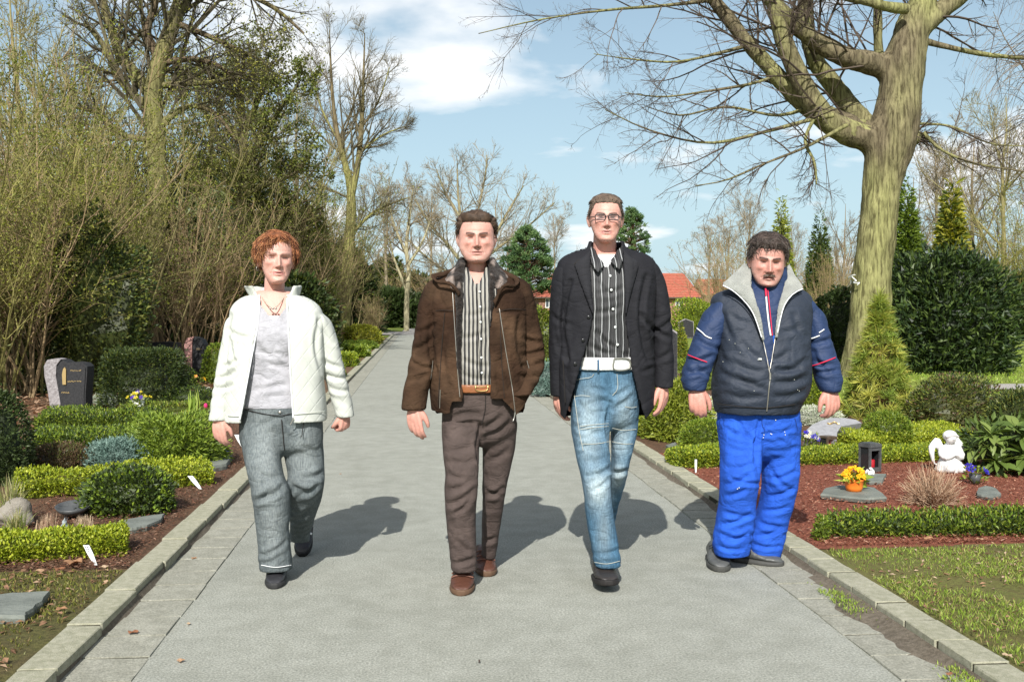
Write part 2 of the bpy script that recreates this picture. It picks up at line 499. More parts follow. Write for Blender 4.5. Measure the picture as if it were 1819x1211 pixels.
# the asphalt path, its far junction and the gravel strip beyond
sheet('path', [(KL - 0.02, -3), (KR + 0.02, -3), (KR + 0.02, 53), (KL - 0.02, 53)], M_ASPHALT, 0.0)
sheet('far_path', [(-16, 53), (30, 53), (30, 59.5), (2.0, 60), (2.1, 84), (-1.0, 84), (-1.0, 60), (-16, 59)], M_FARPATH, 0.0)
terrain('moss_bed', -9, KL - 0.13, 1.5, 5.02, ZB - 0.012, M_MOSS, 0.1, 0.012, 3)
terrain('planting_bed', -9, KL - 0.13, 5.0, 12.2, ZB - 0.012, M_SOIL, 0.12, 0.014, 4)
terrain('leaf_litter_bed', -22, KL - 0.13, 12.1, 46, ZB - 0.016, M_LITTER, 0.4, 0.03, 5)
terrain('front_lawn', KR + 0.13, 8, 1.5, 5.12, ZB - 0.012, M_LAWN, 0.1, 0.014, 6)
terrain('mulch_bed', KR + 0.13, 9, 5.1, 8.7, ZB - 0.010, M_MULCH, 0.1, 0.01, 8)
terrain('back_bed', KR + 0.13, 12, 8.6, 13.4, ZB - 0.016, M_SOIL, 0.2, 0.012, 9)
terrain('far_bed', KR + 0.13, 5.2, 13.3, 52, ZB - 0.02, M_SOIL, 0.4, 0.02, 10)
lw = terrain('back_lawn', 5.1, 60, 13.3, 75, ZB - 0.03, M_GRASS, 0.8, 0.02, 11)
sheet('lawn_path', [(9.0, 15.0), (40, 13.9), (40, 15.3), (9.0, 16.1)], M_FARPATH, 0.06)
sheet('far_verge', [(-16, 60.5), (-1.0, 60.5), (-1.0, 80), (-16, 80)], M_GRASS, 0.03)

# kerbs and gutters: each stone its own piece
def kerb(name, x, wdt, y0, y1, step, far, side, m, top, gut=False):
    root = bpy.data.objects.new(name, None); COL.objects.link(root); root.location = (x, y0, 0); root['kind'] = 'structure'
    r = random.Random(sum(map(ord, name)))
    kinds = []
    h = 0.30 if not gut else 0.08
    for s in range(4):
        me = bevbox_mesh('kerb_stone' if not gut else 'gutter_stone', (wdt, step - (0.010 if not gut else 0.010), h), 0.004 if not gut else 0.002, 0.002, s, 1, m)
        kinds.append(me)
    y = y0
    while y < y1:
        o = share(kinds[r.randrange(4)], 'kerb_stone' if not gut else 'gutter_stone', root,
                  (x + side * wdt / 2 + r.uniform(-0.004, 0.004), y + step / 2, top - h / 2 + r.uniform(-0.004, 0.004) * (1 if not gut else 0.5)),
                  (r.uniform(-0.006, 0.006), r.uniform(-0.012, 0.012), r.uniform(-0.008, 0.008)))
        y += step
    fl = box((x + side * wdt / 2, (y0 + y1) / 2, top - h / 2 - 0.0045), (wdt - 0.012, y1 - y0, h))
    mk('joint_dirt', fl[0], fl[1], M_JOINT, root)
    parts = []
    while y < far:
        parts.append(box((x + side * wdt / 2, y + step / 2, top - h / 2), (wdt, step - 0.012, h))); y += step
    V, Fc = join(*parts)
    stuff(mk('far_kerb_stones' if not gut else 'far_gutter_stones', V, Fc, m, root))
    return root
kerb('kerb_left', KL, 0.135, 2.6, 16.1, 0.5, 52.6, -1, M_CONC, 0.058)
kerb('kerb_right', KR, 0.14, 2.35, 16.1, 0.25, 52.6, 1, M_CONC, 0.058)
kerb('gutter_left', KL + 0.003, 0.25, 2.6, 14.1, 0.25, 52.6, 1, M_GUTTER, 0.006, True)
kerb('gutter_right', KR - 0.003, 0.25, 2.35, 14.1, 0.25, 52.6, -1, M_GUTTER, 0.006, True)
# dirt that has washed along the foot of the right kerb, ragged edge over the gutter stones
def dirt_strip(name, x, side, y0, y1, w0, w1, seed):
    n = 240; ys = np.linspace(y0, y1, n)
    Pn = np.stack([ys * 0, ys, ys * 0], 1)
    w = (w0 + (w1 - w0) * np.clip(0.5 + 0.75 * fnoise(Pn, seed, 0.9, 5), 0, 1))
    w = np.maximum(w, 0.004)
    m_ = 6; V = []
    for k in range(m_):
        f = k / (m_ - 1)
        V.append(np.stack([np.full(n, x) + side * w * f, ys, ys * 0 + 0.003 + 0.022 * (1 - f) ** 1.5 + 0.006 * (1 - f) ** 0.5], 1))
    V = np.stack(V, 1).reshape(-1, 3)
    i = np.arange(n - 1)[:, None] * m_ + np.arange(m_ - 1)[None, :]
    Fc = np.stack([i, i + 1, i + m_ + 1, i + m_], -1).reshape(-1, 4)
    o = mk(name, V, Fc, M_DIRT, smooth=True); o['kind'] = 'structure'
dirt_strip('kerb_dirt_right', KR - 0.001, -1, 2.0, 4.7, 0.03, 0.17, 21)
dirt_strip('kerb_dirt_right', KR - 0.001, -1, 4.7, 20, 0.0, 0.06, 22)
dirt_strip('kerb_dirt_left', KL + 0.001, 1, 2.0, 20, 0.0, 0.03, 23)
# ================================================================ plants
def surf(shape, n, rng, p=2.6):
    """unit points and outward normals"""
    if shape in ('dome', 'boxy'):
        pe = 2.3 if shape == 'dome' else 6.0
        D = nrm(rng.normal(0, 1, (int(n * 1.9), 3)))
        D = D[D[:, 2] > -0.35][:n]
        if shape == 'boxy':
            D = rng.uniform(-1, 1, (int(n * 2.2), 3)); ax = rng.integers(0, 3, len(D)); D[np.arange(len(D)), ax] = np.sign(D[np.arange(len(D)), ax])
            D = D[D[:, 2] > -0.5][:n]
        r = 1 / (np.abs(D) ** pe).sum(1) ** (1 / pe)
        P = D * r[:, None]
        Nn = nrm(np.sign(P) * np.abs(P) ** (pe - 1))
        Q = P.copy(); Q[:, 2] = (P[:, 2] + 0.35) / 1.35           # 0..1
        Q[:, 2] = np.clip(Q[:, 2], 0, None)
        return Q, Nn
    e = {'cone': 1.0, 'column': 0.55, 'spire': 0.8}[shape]
    t = 1 - np.sqrt(rng.uniform(0, 1, n)); th = rng.uniform(0, 2 * math.pi, n)
    if shape == 'column': t = rng.uniform(0, 1, n) ** 1.15
    rad = np.clip((1 - t) ** e, 0.02, 1) * np.clip(0.55 + 3.0 * t, 0, 1)
    P = np.stack([np.cos(th) * rad, np.sin(th) * rad, t], 1)
    Nn = nrm(np.stack([np.cos(th), np.sin(th), np.full(n, 0.35)], 1))
    return P, Nn
def bush(name, label, cat, c, r, h, shape='dome', n=1500, L=0.02, Wd=0.012, cols=((0.08, 0.13, 0.02),), seed=1, depth=0.22, amp=0.1,
         up=0.3, jit=0.45, m=None, core=None, group=None, part='foliage', stem=True, f=2.2, corek=0.74):
    """one plant: a crown of small leaves over its twiggy inside, and a stem"""
    rng = np.random.default_rng(seed)
    rx, ry = (r, r) if np.isscalar(r) else r
    c = np.asarray(c, float)
    root = thing(name, label, cat, c, group)
    S = np.array([rx, ry, h])
    P, Nn = surf(shape, n, rng)
    lm = lump(P * np.array([1, 1, 1.0]), seed + 5, amp, f)
    dep = 1 - depth * rng.uniform(0, 1, len(P)) ** 1.6 + (rng.random(len(P)) < .14) * rng.uniform(0, .15, len(P))
    k = (lm * dep)[:, None]
    Q = P * k
    Q[:, 2] = P[:, 2] * (0.5 * lm + 0.5) * (0.5 * dep + 0.5)
    W = c + Q * S
    D = nrm(Nn / S * S.mean() + np.array([0, 0, up]))
    V, Fc = leaves(W, D, L, Wd, rng, jit=jit)
    fo = mk(part, V, Fc, m or LEAF, root, col=lcol(len(P), cols, rng))
    stuff(fo)
    # inner twigs and older leaves
    kk, mm = 18, 12
    if shape in ('dome', 'boxy'):
        pe = 2.3 if shape == 'dome' else 6.0
        ph = np.linspace(-0.36, math.pi / 2, mm); th = np.arange(kk) * 2 * math.pi / kk
        D0 = np.stack([np.cos(ph)[:, None] * np.cos(th), np.cos(ph)[:, None] * np.sin(th), np.broadcast_to(np.sin(ph)[:, None], (mm, kk))], -1).reshape(-1, 3)
        G = D0 / ((np.abs(D0) ** pe).sum(1) ** (1 / pe))[:, None]
        G[:, 2] = np.clip((G[:, 2] + 0.35) / 1.35, 0, None)
    else:
        e = {'cone': 1.0, 'column': 0.55, 'spire': 0.8}[shape]
        tt = np.linspace(0, 0.98, mm); th = np.arange(kk) * 2 * math.pi / kk
        rr = np.clip((1 - tt) ** e, 0.02, 1) * np.clip(0.55 + 3 * tt, 0, 1)
        G = np.stack([rr[:, None] * np.cos(th), rr[:, None] * np.sin(th), np.broadcast_to(tt[:, None], (mm, kk))], -1).reshape(-1, 3)
    if shape == 'boxy': corek = min(corek, .6)
    lg = lump(G, seed + 5, amp, f)
    G2 = G * (lg * corek)[:, None]; G2[:, 2] = G[:, 2] * (0.5 * lg + 0.5) * (corek + 0.06)
    G2 *= 1 + 0.04 * rng.normal(0, 1, (len(G2), 1))
    j = np.arange(mm - 1)[:, None]; q = np.arange(kk)[None, :]; q2 = (q + 1) % kk
    FF = np.stack([j * kk + q, j * kk + q2, (j + 1) * kk + q2, (j + 1) * kk + q], -1).reshape(-1, 4)
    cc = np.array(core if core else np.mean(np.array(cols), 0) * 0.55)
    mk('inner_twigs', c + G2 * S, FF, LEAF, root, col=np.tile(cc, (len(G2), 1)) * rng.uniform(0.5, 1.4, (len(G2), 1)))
    return root
def bush_px(name, label, cat, xl, xr, yt, yb, dr=1.0, zb=ZB, **kw):
    b = gnd((xl + xr) / 2, yb, zb)
    Y = b[1]
    for _ in range(4):
        rx = (xr - xl) / 2 / F_PX * Y
        Y = b[1] + rx * dr * 0.85
    c = at((xl + xr) / 2, yb, Y); c[2] = zb - 0.01
    top = at((xl + xr) / 2, yt, Y)
    return bush(name, label, cat, c, (rx, rx * dr), top[2] - c[2], **kw)
BOX_Y = [(0.32, 0.37, 0.025), (0.25, 0.31, 0.02), (0.42, 0.45, 0.05), (0.15, 0.20, 0.015)]
BOX_G = [(0.12, 0.185, 0.018), (0.18, 0.25, 0.025), (0.075, 0.12, 0.012), (0.26, 0.31, 0.04)]
DARK_G = [(0.035, 0.055, 0.016), (0.05, 0.08, 0.02), (0.07, 0.10, 0.03), (0.028, 0.04, 0.012)]
YEW = [(0.03, 0.055, 0.018), (0.05, 0.085, 0.02), (0.085, 0.125, 0.028), (0.02, 0.032, 0.012)]
JUN = [(0.17, 0.24, 0.03), (0.23, 0.30, 0.04), (0.11, 0.165, 0.025)]
BLUE = [(0.16, 0.25, 0.21), (0.22, 0.32, 0.27), (0.12, 0.19, 0.16)]
OLIVE = [(0.14, 0.16, 0.03), (0.10, 0.12, 0.025), (0.18, 0.19, 0.045)]
GOLD = [(0.32, 0.32, 0.03), (0.26, 0.28, 0.03), (0.20, 0.22, 0.03), (0.38, 0.36, 0.06)]
BROWN = [(0.12, 0.075, 0.04), (0.16, 0.10, 0.055), (0.08, 0.055, 0.03), (0.09, 0.08, 0.03)]

def hedge(name, label, a, b, wdt, h, n, L=0.022, Wd=0.014, cols=BOX_Y, seed=1, cat='hedge', amp=0.02):
    """a clipped low hedge along the ground line a-b (centre line)"""
    rng = np.random.default_rng(seed)
    a = np.asarray(a, float); b = np.asarray(b, float)
    mid = (a + b) / 2; d = b - a; Lg = np.linalg.norm(d[:2]); d = d / Lg; s = np.array([-d[1], d[0], 0])
    root = thing(name, label, cat, (mid[0], mid[1], a[2]))
    u = rng.uniform(-0.5, 0.5, n) * Lg
    per = rng.uniform(0, 2 * h + wdt, n)
    y = np.where(per < h, -wdt / 2, np.where(per < h + wdt, per - h - wdt / 2, wdt / 2))
    z = np.where(per < h, per, np.where(per < h + wdt, h, per - h - wdt))
    ny = np.where(per < h, -1.0, np.where(per < h + wdt, 0.0, 1.0)); nz_ = np.where((per >= h) & (per < h + wdt), 1.0, 0.1)
    e = rng.random(n) < 0.1                                   # ends
    u = np.where(e, np.sign(u) * Lg / 2, u); y = np.where(e, rng.uniform(-wdt / 2, wdt / 2, n), y); z = np.where(e, rng.uniform(0, h, n), z)
    base = np.stack([u, u * 0, u * 0], 1)
    wob = 1 + 0.20 * fnoise(base + np.stack([0 * u, y * 2, 0 * u], 1), seed, 1.6, 4)
    corner = np.clip(1 - 0.5 * np.clip(np.abs(y) / (wdt / 2) - 0.45, 0, 1) * (z > 0.55 * h), 0, 1)
    dep = 1.1 - 0.32 * rng.uniform(0, 1, n) ** 1.4
    P = mid[None, :] * [1, 1, 0] + d * u[:, None] + s * (y * wob * dep)[:, None] + np.array([0, 0, 1]) * (a[2] + z * wob * corner * (0.6 + 0.4 * dep))[:, None]
    P += rng.normal(0, (amp + .035) * h, P.shape)
    D = s * ny[:, None] + np.array([0, 0, 1]) * (nz_ + 0.35)[:, None] + d * (np.where(e, np.sign(u), 0))[:, None]
    V, Fc = leaves(P, nrm(D), L, Wd, rng, jit=0.5)
    stuff(mk('foliage', V, Fc, LEAF, root, col=lcol(n, cols, rng)))
    k = 24
    us = np.linspace(-0.5, 0.5, k) * Lg * 0.97
    prof = np.array([[-0.36, 0.0], [-0.36, 0.55], [-0.24, 0.72], [0.24, 0.72], [0.36, 0.55], [0.36, 0.0]]) * [wdt, h]
    w2 = 1 + 0.10 * fnoise(np.stack([us, us * 0, us * 0], 1), seed, 1.1, 3)
    V = (mid * [1, 1, 0])[None, None] + d * us[:, None, None] + s * (prof[None, :, 0] * w2[:, None])[..., None] + np.array([0, 0, 1]) * (a[2] + prof[None, :, 1] * w2[:, None])[..., None]
    V = V + rng.normal(0, 0.004, V.shape)
    m_ = len(prof); i = np.arange(k - 1)[:, None] * m_ + np.arange(m_ - 1)[None, :]
    Fc = [np.stack(np.broadcast_arrays(i, i + 1, i + m_ + 1, i + m_), -1).reshape(-1, 4), np.stack([np.arange(m_), np.arange(m_)[::-1] + (k - 1) * m_])]
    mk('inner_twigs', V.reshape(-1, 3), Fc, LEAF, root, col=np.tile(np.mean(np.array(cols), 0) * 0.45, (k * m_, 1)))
    return root
def G(px, py, z=ZB - 0.01):
    return gnd(px, py, z)

# ---------------------------------------------------------------- left beds, near to far
a, b = G(-130, 1012), G(232, 985)
hedge('box_hedge', 'clipped yellow-green box hedge nearest the camera, left of the kerb', a + [0, .1, 0], b + [-0.06, .1, 0], 0.2, 0.125, 9000, 0.019, 0.012, BOX_Y, 31)
a, b = G(18, 888), G(378, 863)
hedge('box_hedge', 'yellow-green box hedge running behind the round dark-leaved bush', a + [0, .12, 0], b + [-0.05, .12, 0], 0.2, 0.165, 9000, 0.02, 0.013, BOX_Y, 32)
bush_px('evergreen_bush', 'round dark glossy evergreen bush before the second box hedge on the left', 'bush', 148, 304, 832, 915, 0.75, n=3800, L=0.03, Wd=0.02, cols=DARK_G + BOX_G[:2], seed=33, m=GLOSSLEAF, amp=0.12)
bush_px('blue_juniper', 'low blue-grey juniper spreading left of the green juniper', 'shrub', 160, 262, 782, 838, 0.9, n=3800, L=0.04, Wd=0.011, cols=BLUE, seed=34, amp=0.28, up=0.5, depth=0.4)
bush_px('green_juniper', 'feathery bright green juniper beside the woman in the white jacket', 'shrub', 240, 385, 738, 835, 0.9, n=7500, L=0.05, Wd=0.014, cols=JUN, seed=35, amp=0.4, up=0.25, depth=0.45, f=3.4)
bush_px('dark_conifer', 'dark green dwarf conifer cut by the left edge of the picture', 'shrub', -60, 46, 690, 862, 1.0, n=5000, L=0.035, Wd=0.014, cols=DARK_G, seed=36, amp=0.15)
for i, (x0, x1, y0, y1, dp, lab) in enumerate([
        (55, 255, 765, 800, 0.5, 'lower tier of the dark green ground-cover hedge before the headstones'),
        (62, 270, 728, 768, 0.5, 'upper tier of the dark green ground-cover hedge before the headstones')]):
    a, b = G(x0, y1), G(x1, y1)
    hedge('ground_cover_hedge', lab, a + [0, .3, 0], b + [0, .3, 0], 0.55, (y1 - y0) / F_PX * (a[1] + .1) * 0.8, 8000, 0.03, 0.016, BOX_G + DARK_G[:2], 40 + i)
bush_px('clipped_yew', 'squarish clipped dark yew right of the wavy headstone', 'shrub', 193, 318, 622, 722, 0.9, shape='boxy', n=11000, L=0.045, Wd=0.018, cols=DARK_G + [(0.10, 0.12, 0.02)], seed=43, amp=0.08)
bush_px('yew_mound', 'low mounded dark shrub right of the clipped yew', 'shrub', 290, 384, 686, 722, 0.8, n=3000, L=0.03, Wd=0.014, cols=DARK_G + BOX_G[:1], seed=44)
bush_px('boxwood', 'loose boxwood left of the pink headstone', 'shrub', 296, 345, 650, 690, 0.8, n=2000, L=0.035, Wd=0.02, cols=DARK_G + BOX_G[:1], seed=45)
bush_px('boxwood', 'light green boxwood between the pink headstone and the white jacket', 'shrub', 360, 412, 612, 680, 0.8, n=2600, L=0.035, Wd=0.02, cols=BOX_G, seed=46)
bush_px('heather', 'low cushion of brown heather behind the second box hedge', 'shrub', 40, 180, 792, 842, 0.7, n=4200, L=0.03, Wd=0.01, cols=BROWN + [(0.10, 0.11, 0.03)], seed=47, amp=0.3, depth=0.4)
bush_px('heather', 'low cushion of brown heather at the left edge behind the box hedge', 'shrub', -90, 60, 800, 846, 0.7, n=3600, L=0.03, Wd=0.01, cols=BROWN, seed=48, amp=0.3, depth=0.4)
bush_px('silver_plant', 'small silvery cushion plant right of the wavy headstone', 'plant', 165, 208, 700, 722, 0.8, n=900, L=0.03, Wd=0.012, cols=[(0.4, 0.44, 0.36), (0.3, 0.35, 0.25)], seed=49)
bush_px('low_hedge', 'low light hedge behind the tulips at the white sleeve', 'hedge', 225, 400, 716, 742, 0.5, shape='boxy', n=3200, L=0.028, Wd=0.015, cols=BOX_G + OLIVE, seed=50)
# hedged graves further along the left kerb
for i, (xl, xr, yt, yb, cols, lab, nm) in enumerate([
        (540, 606, 640, 672, BOX_G + BOX_Y[:1], 'nearest low hedge along the far left kerb, right of the white jacket', 'low_hedge'),
        (575, 632, 628, 650, BOX_Y + JUN, 'second low hedge along the far left kerb', 'low_hedge'),
        (592, 650, 618, 634, BOX_G, 'third low hedge along the far left kerb', 'low_hedge'),
        (606, 665, 608, 620, JUN, 'flat green ground cover before the golden bush', 'ground_cover'),
        (612, 676, 578, 612, GOLD, 'golden-yellow domed bush at the far left kerb', 'bush')]):
    bush_px(nm, lab, 'bush', xl, xr, yt, yb, 0.9, shape='boxy' if nm == 'low_hedge' else 'dome', n=2200, L=0.11 if i > 1 else 0.07, Wd=0.05 if i > 1 else 0.035, cols=cols, seed=60 + i)
bush_px('golden_column_conifer', 'slim golden column conifer behind the white jacket shoulder', 'conifer', 557, 577, 503, 606, 1.0, shape='column', n=1800, L=0.14, Wd=0.06, cols=GOLD + JUN, seed=66)
# ---------------------------------------------------------------- right beds
a, b = G(1490, 957), G(1930, 950)
hedge('box_edging', 'low dark green box edging in front of the mulch on the right', a + [0, .1, 0], b + [0, .1, 0], 0.16, 0.105, 8000, 0.025, 0.012, BOX_G + DARK_G[:2], 71, amp=0.12)
bush_px('box_seedling', 'single small box plant left of the low edging by the right kerb', 'plant', 1446, 1472, 916, 957, 0.9, n=260, L=0.024, Wd=0.012, cols=BOX_G, seed=72, depth=0.5)
a, b = G(1196, 833), G(1300, 830)
hedge('box_hedge', 'bushy golden box hedge between the black blazer and the blue trousers', a + [0.03, .15, 0], b + [0, .15, 0], 0.28, 0.14, 6000, 0.022, 0.014, BOX_Y + BOX_G, 73)
a, b = G(1395, 828), G(1690, 820)
hedge('box_hedge', 'long golden box hedge behind the dark lantern', a + [0, .15, 0], b + [0, .15, 0], 0.3, 0.115, 9000, 0.022, 0.014, BOX_Y + BOX_G, 74)
a, b = G(1520, 800), G(1720, 785)
hedge('box_hedge', 'rear golden box hedge right of the tilted slab headstone', a + [0, .25, 0], b + [0, .25, 0], 0.5, 0.13, 8000, 0.024, 0.014, BOX_Y, 75)
bush_px('box_cushion', 'round clipped green box cushion inside the golden hedges', 'shrub', 1532, 1622, 733, 792, 0.9, n=3600, L=0.024, Wd=0.014, cols=BOX_G, seed=76)
bush_px('golden_cypress', 'bright feathery golden cypress beneath the blazer hand', 'shrub', 1152, 1252, 688, 782, 0.9, n=6500, L=0.05, Wd=0.016, cols=[(0.24, 0.28, 0.03), (0.3, 0.33, 0.05), (0.15, 0.2, 0.025)], seed=77, amp=0.35, f=3.4, depth=0.4, shape='dome')
bush_px('boxwood', 'green boxwood beneath the left hand of the man in the vest', 'shrub', 1205, 1300, 746, 800, 0.8, n=4200, L=0.024, Wd=0.014, cols=BOX_G, seed=78)
bush_px('low_shrub', 'low yellow-green shrub beside the jeans of the blazer man', 'shrub', 1118, 1185, 735, 772, 0.8, n=2600, L=0.028, Wd=0.015, cols=BOX_Y + BOX_G, seed=79)
bush_px('silver_plant', 'silvery white cushion plant beside the orange flowers', 'plant', 1190, 1258, 706, 745, 0.8, n=1500, L=0.03, Wd=0.012, cols=[(0.5, 0.55, 0.48), (0.35, 0.42, 0.3), (0.6, 0.62, 0.55)], seed=80)
bush_px('silver_plant', 'silvery white cushion plant at the blue trouser hip', 'plant', 1240, 1310, 712, 762, 0.8, n=1800, L=0.03, Wd=0.012, cols=[(0.5, 0.52, 0.42), (0.35, 0.4, 0.25), (0.55, 0.55, 0.45)], seed=81)
bush_px('silver_plant', 'silvery white cushion plant behind the tilted slab headstone', 'plant', 1395, 1500, 722, 756, 0.8, n=2200, L=0.03, Wd=0.012, cols=[(0.5, 0.53, 0.42), (0.35, 0.42, 0.25), (0.6, 0.6, 0.5)], seed=82)
bush_px('boxwood', 'upright bright green boxwood right of the navy vest', 'shrub', 1395, 1465, 655, 745, 0.9, n=4200, L=0.03, Wd=0.018, cols=BOX_G + BOX_Y[:2], seed=83)
bush_px('low_shrub', 'olive mixed low shrub behind the white angel', 'shrub', 1615, 1775, 668, 752, 0.8, n=5200, L=0.045, Wd=0.018, cols=OLIVE + DARK_G[:2] + BROWN[:1], seed=84, amp=0.3, depth=0.5)
bush_px('low_shrub', 'dark low shrub filling the bed at the right picture edge', 'shrub', 1740, 1900, 690, 770, 0.8, n=4500, L=0.04, Wd=0.018, cols=OLIVE + DARK_G, seed=85, amp=0.3, depth=0.5)
bush_px('low_shrub', 'light green shrub between the brown jacket and the black blazer', 'shrub', 940, 1000, 640, 690, 0.9, n=2600, L=0.05, Wd=0.025, cols=BOX_G + BLUE[:1], seed=86)
bush_px('tall_shrub', 'taller yellow-green shrub between the brown jacket and the black blazer', 'shrub', 928, 1006, 545, 660, 0.9, n=4200, L=0.07, Wd=0.035, cols=OLIVE + BOX_G, seed=87, amp=0.25, depth=0.4)
bush_px('blue_juniper', 'blue-grey juniper at the pocket of the brown jacket', 'shrub', 945, 990, 645, 700, 0.9, n=1600, L=0.05, Wd=0.014, cols=BLUE, seed=88, amp=0.25)
bush_px('golden_dwarf_spruce', 'small pointed golden-green spruce right of the black blazer sleeve', 'conifer', 1190, 1226, 560, 655, 1.0, shape='cone', n=2600, L=0.06, Wd=0.022, cols=GOLD + JUN, seed=89, amp=0.2, depth=0.4)
bush_px('garden_shrub', 'light green garden shrub before the house wall', 'shrub', 1185, 1290, 535, 600, 0.9, n=4200, L=0.11, Wd=0.06, cols=BOX_G + BOX_Y[:2], seed=90, amp=0.25, depth=0.4)
bush_px('low_hedge', 'low hedge behind the sleeve of the black blazer', 'hedge', 1185, 1300, 640, 690, 0.6, shape='boxy', n=3200, L=0.04, Wd=0.02, cols=BOX_G, seed=91)
# big dark yew behind on the lawn
bush_px('yew_bush', 'large dark spreading yew on the lawn right of the big tree', 'bush', 1568, 1788, 452, 664, 0.9, n=14000, L=0.22, Wd=0.05, cols=YEW, seed=92, amp=0.34, depth=0.5, up=0.6, jit=0.6, f=3.2)
bush_px('arborvitae', 'green arborvitae close behind the right side of the big trunk', 'conifer', 1565, 1652, 305, 610, 1.0, shape='spire', n=7000, L=0.26, Wd=0.09, cols=[(0.12, 0.17, 0.02), (0.16, 0.22, 0.03), (0.07, 0.11, 0.02)], seed=93, amp=0.2, depth=0.4, up=0.9)
bush_px('golden_cypress', 'tall golden-tipped column cypress behind the dark yew', 'conifer', 1640, 1732, 312, 620, 1.0, shape='spire', n=7500, L=0.26, Wd=0.09, cols=[(0.26, 0.25, 0.03), (0.16, 0.18, 0.025), (0.34, 0.32, 0.05), (0.08, 0.11, 0.02)], seed=94, amp=0.14, depth=0.4, up=0.5)
bush_px('column_conifer', 'dark narrow column conifer behind the vest shoulder', 'conifer', 1420, 1490, 372, 598, 1.0, shape='spire', n=6000, L=0.22, Wd=0.07, cols=[(0.06, 0.09, 0.02), (0.09, 0.13, 0.025), (0.04, 0.06, 0.015)], seed=95, amp=0.12, depth=0.45, up=0.9)
bush_px('golden_spruce', 'yellow-green pointed spruce behind the dark-haired man in the vest', 'conifer', 1340, 1432, 345, 594, 1.0, shape='cone', n=6000, L=0.28, Wd=0.08, cols=[(0.22, 0.25, 0.03), (0.15, 0.19, 0.025), (0.30, 0.32, 0.05)], seed=96, amp=0.25, depth=0.5, up=-0.1)
bush_px('dark_shrub', 'dark shrub at the foot of the column conifer behind the trunk', 'shrub', 1440, 1535, 510, 640, 0.9, n=4500, L=0.1, Wd=0.05, cols=DARK_G, seed=97, amp=0.25)
bush_px('dark_shrub', 'distant dark shrub at the right picture edge beyond the lawn', 'shrub', 1755, 1900, 490, 605, 0.9, n=4500, L=0.2, Wd=0.1, cols=DARK_G, seed=98, amp=0.25)

# ---------------------------------------------------------------- umbrella pine: whorls of long needles
def umbrella_pine(label, xl, xr, yt, yb, seed):
    rng = np.random.default_rng(seed)
    b = G((xl + xr) / 2, yb); Y = b[1] + 0.35
    c = at((xl + xr) / 2, yb, Y); c[2] = ZB - 0.01
    h = at(0, yt, Y)[2] - c[2]; R = (xr - xl) / 2 / F_PX * Y
    root = thing('umbrella_pine', label, 'conifer', c)
    V, Fc = tubes(np.array([[c, c + [0.01, 0, h * 0.5], c + [0, 0, h * 0.97]]]), np.array([[0.03, 0.02, 0.006]]), 7)
    mk('trunk', V, Fc, BARK, root, True, np.tile((0.16, 0.09, 0.05), (len(V), 1)))
    n = 460
    t = 1 - rng.uniform(0, 1, n) ** 0.62; t = np.clip(t, 0, 0.985)
    th = rng.uniform(0, 6.283, n)
    rad = R * np.clip(1 - t, 0.03, 1) ** 1.25 * lump(np.stack([np.cos(th), np.sin(th), t * 3], 1), seed, 0.22, 1.6) * rng.uniform(0.45, 1.0, n) ** 0.5
    P = c + np.stack([np.cos(th) * rad, np.sin(th) * rad, t * h], 1)
    ax = nrm(np.stack([np.cos(th), np.sin(th), np.full(n, 0.9)], 1) + rng.normal(0, .3, (n, 3)))
    # branchlets
    base = c + np.stack([np.cos(th) * rad * 0.1, np.sin(th) * rad * 0.1, np.maximum(t * h - 0.28 * rad, 0.02)], 1)
    V, Fc = tubes(np.stack([base, (base + P) / 2 + [0, 0, -0.01], P], 1), np.tile([0.006, 0.004, 0.003], (n, 1)), 3)
    stuff(mk('branchlets', V, Fc, BARK, root, False, np.tile((0.2, 0.13, 0.06), (len(V), 1))))
    m = 24
    A, B = frames(ax)
    ph = rng.uniform(0, 6.283, (n, m))[..., None]; op = rng.uniform(0.5, 1.45, (n, m))[..., None]
    D = nrm(ax[:, None] * np.cos(op) + (A[:, None] * np.cos(ph) + B[:, None] * np.sin(ph)) * np.sin(op))
    Ls = 0.135
    PP = np.repeat(P[:, None], m, 1).reshape(-1, 3)
    V, Fc = leaves(PP, D.reshape(-1, 3), Ls, 0.0085, rng, fold=0.03, jit=0.06)
    cc = np.repeat(np.array([(0.26, 0.32, 0.05), (0.34, 0.38, 0.07), (0.18, 0.25, 0.04), (0.42, 0.41, 0.08)])[rng.integers(0, 4, n)] * rng.uniform(0.75, 1.2, (n, 1)), m * 4, 0)
    stuff(mk('needles', V, Fc, LEAF, root, col=cc))
umbrella_pine('golden-green umbrella pine in front of the big tree trunk', 1484, 1636, 516, 745, 101)

# ---------------------------------------------------------------- rhododendron with large separate leaves
def bigleaf_mesh(name, L, Wd, m, col, curl=0.25):
    u = np.linspace(0, 1, 6); w = Wd / 2 * np.sin(np.pi * np.clip(u, 0.0, 1) ** 0.8) ** 0.75
    w[0] = 0.0015; w[-1] = 0.0008
    z = -curl * L * u ** 2
    V = []
    for k in range(6):
        V += [[-w[k], u[k] * L, z[k] + 0.28 * w[k]], [0, u[k] * L, z[k]], [w[k], u[k] * L, z[k] + 0.28 * w[k]]]
    V = np.array(V); i = np.arange(5)[:, None] * 3 + np.arange(2)[None, :]
    Fc = np.stack([i, i + 1, i + 4, i + 3], -1).reshape(-1, 4)
    me = bpy.data.meshes.new(name); me.from_pydata(V.tolist(), [], Fc.tolist())
    for p in me.polygons: p.use_smooth = True
    setcol(me, np.tile(col, (len(V), 1))); me.materials.append(m)
    return me
def aim(d, roll=0.0):
    """euler turning local +Y onto d"""
    q = Vector(d).to_track_quat('Y', 'Z')
    return (q @ Euler((0, roll, 0)).to_quaternion()).to_euler()
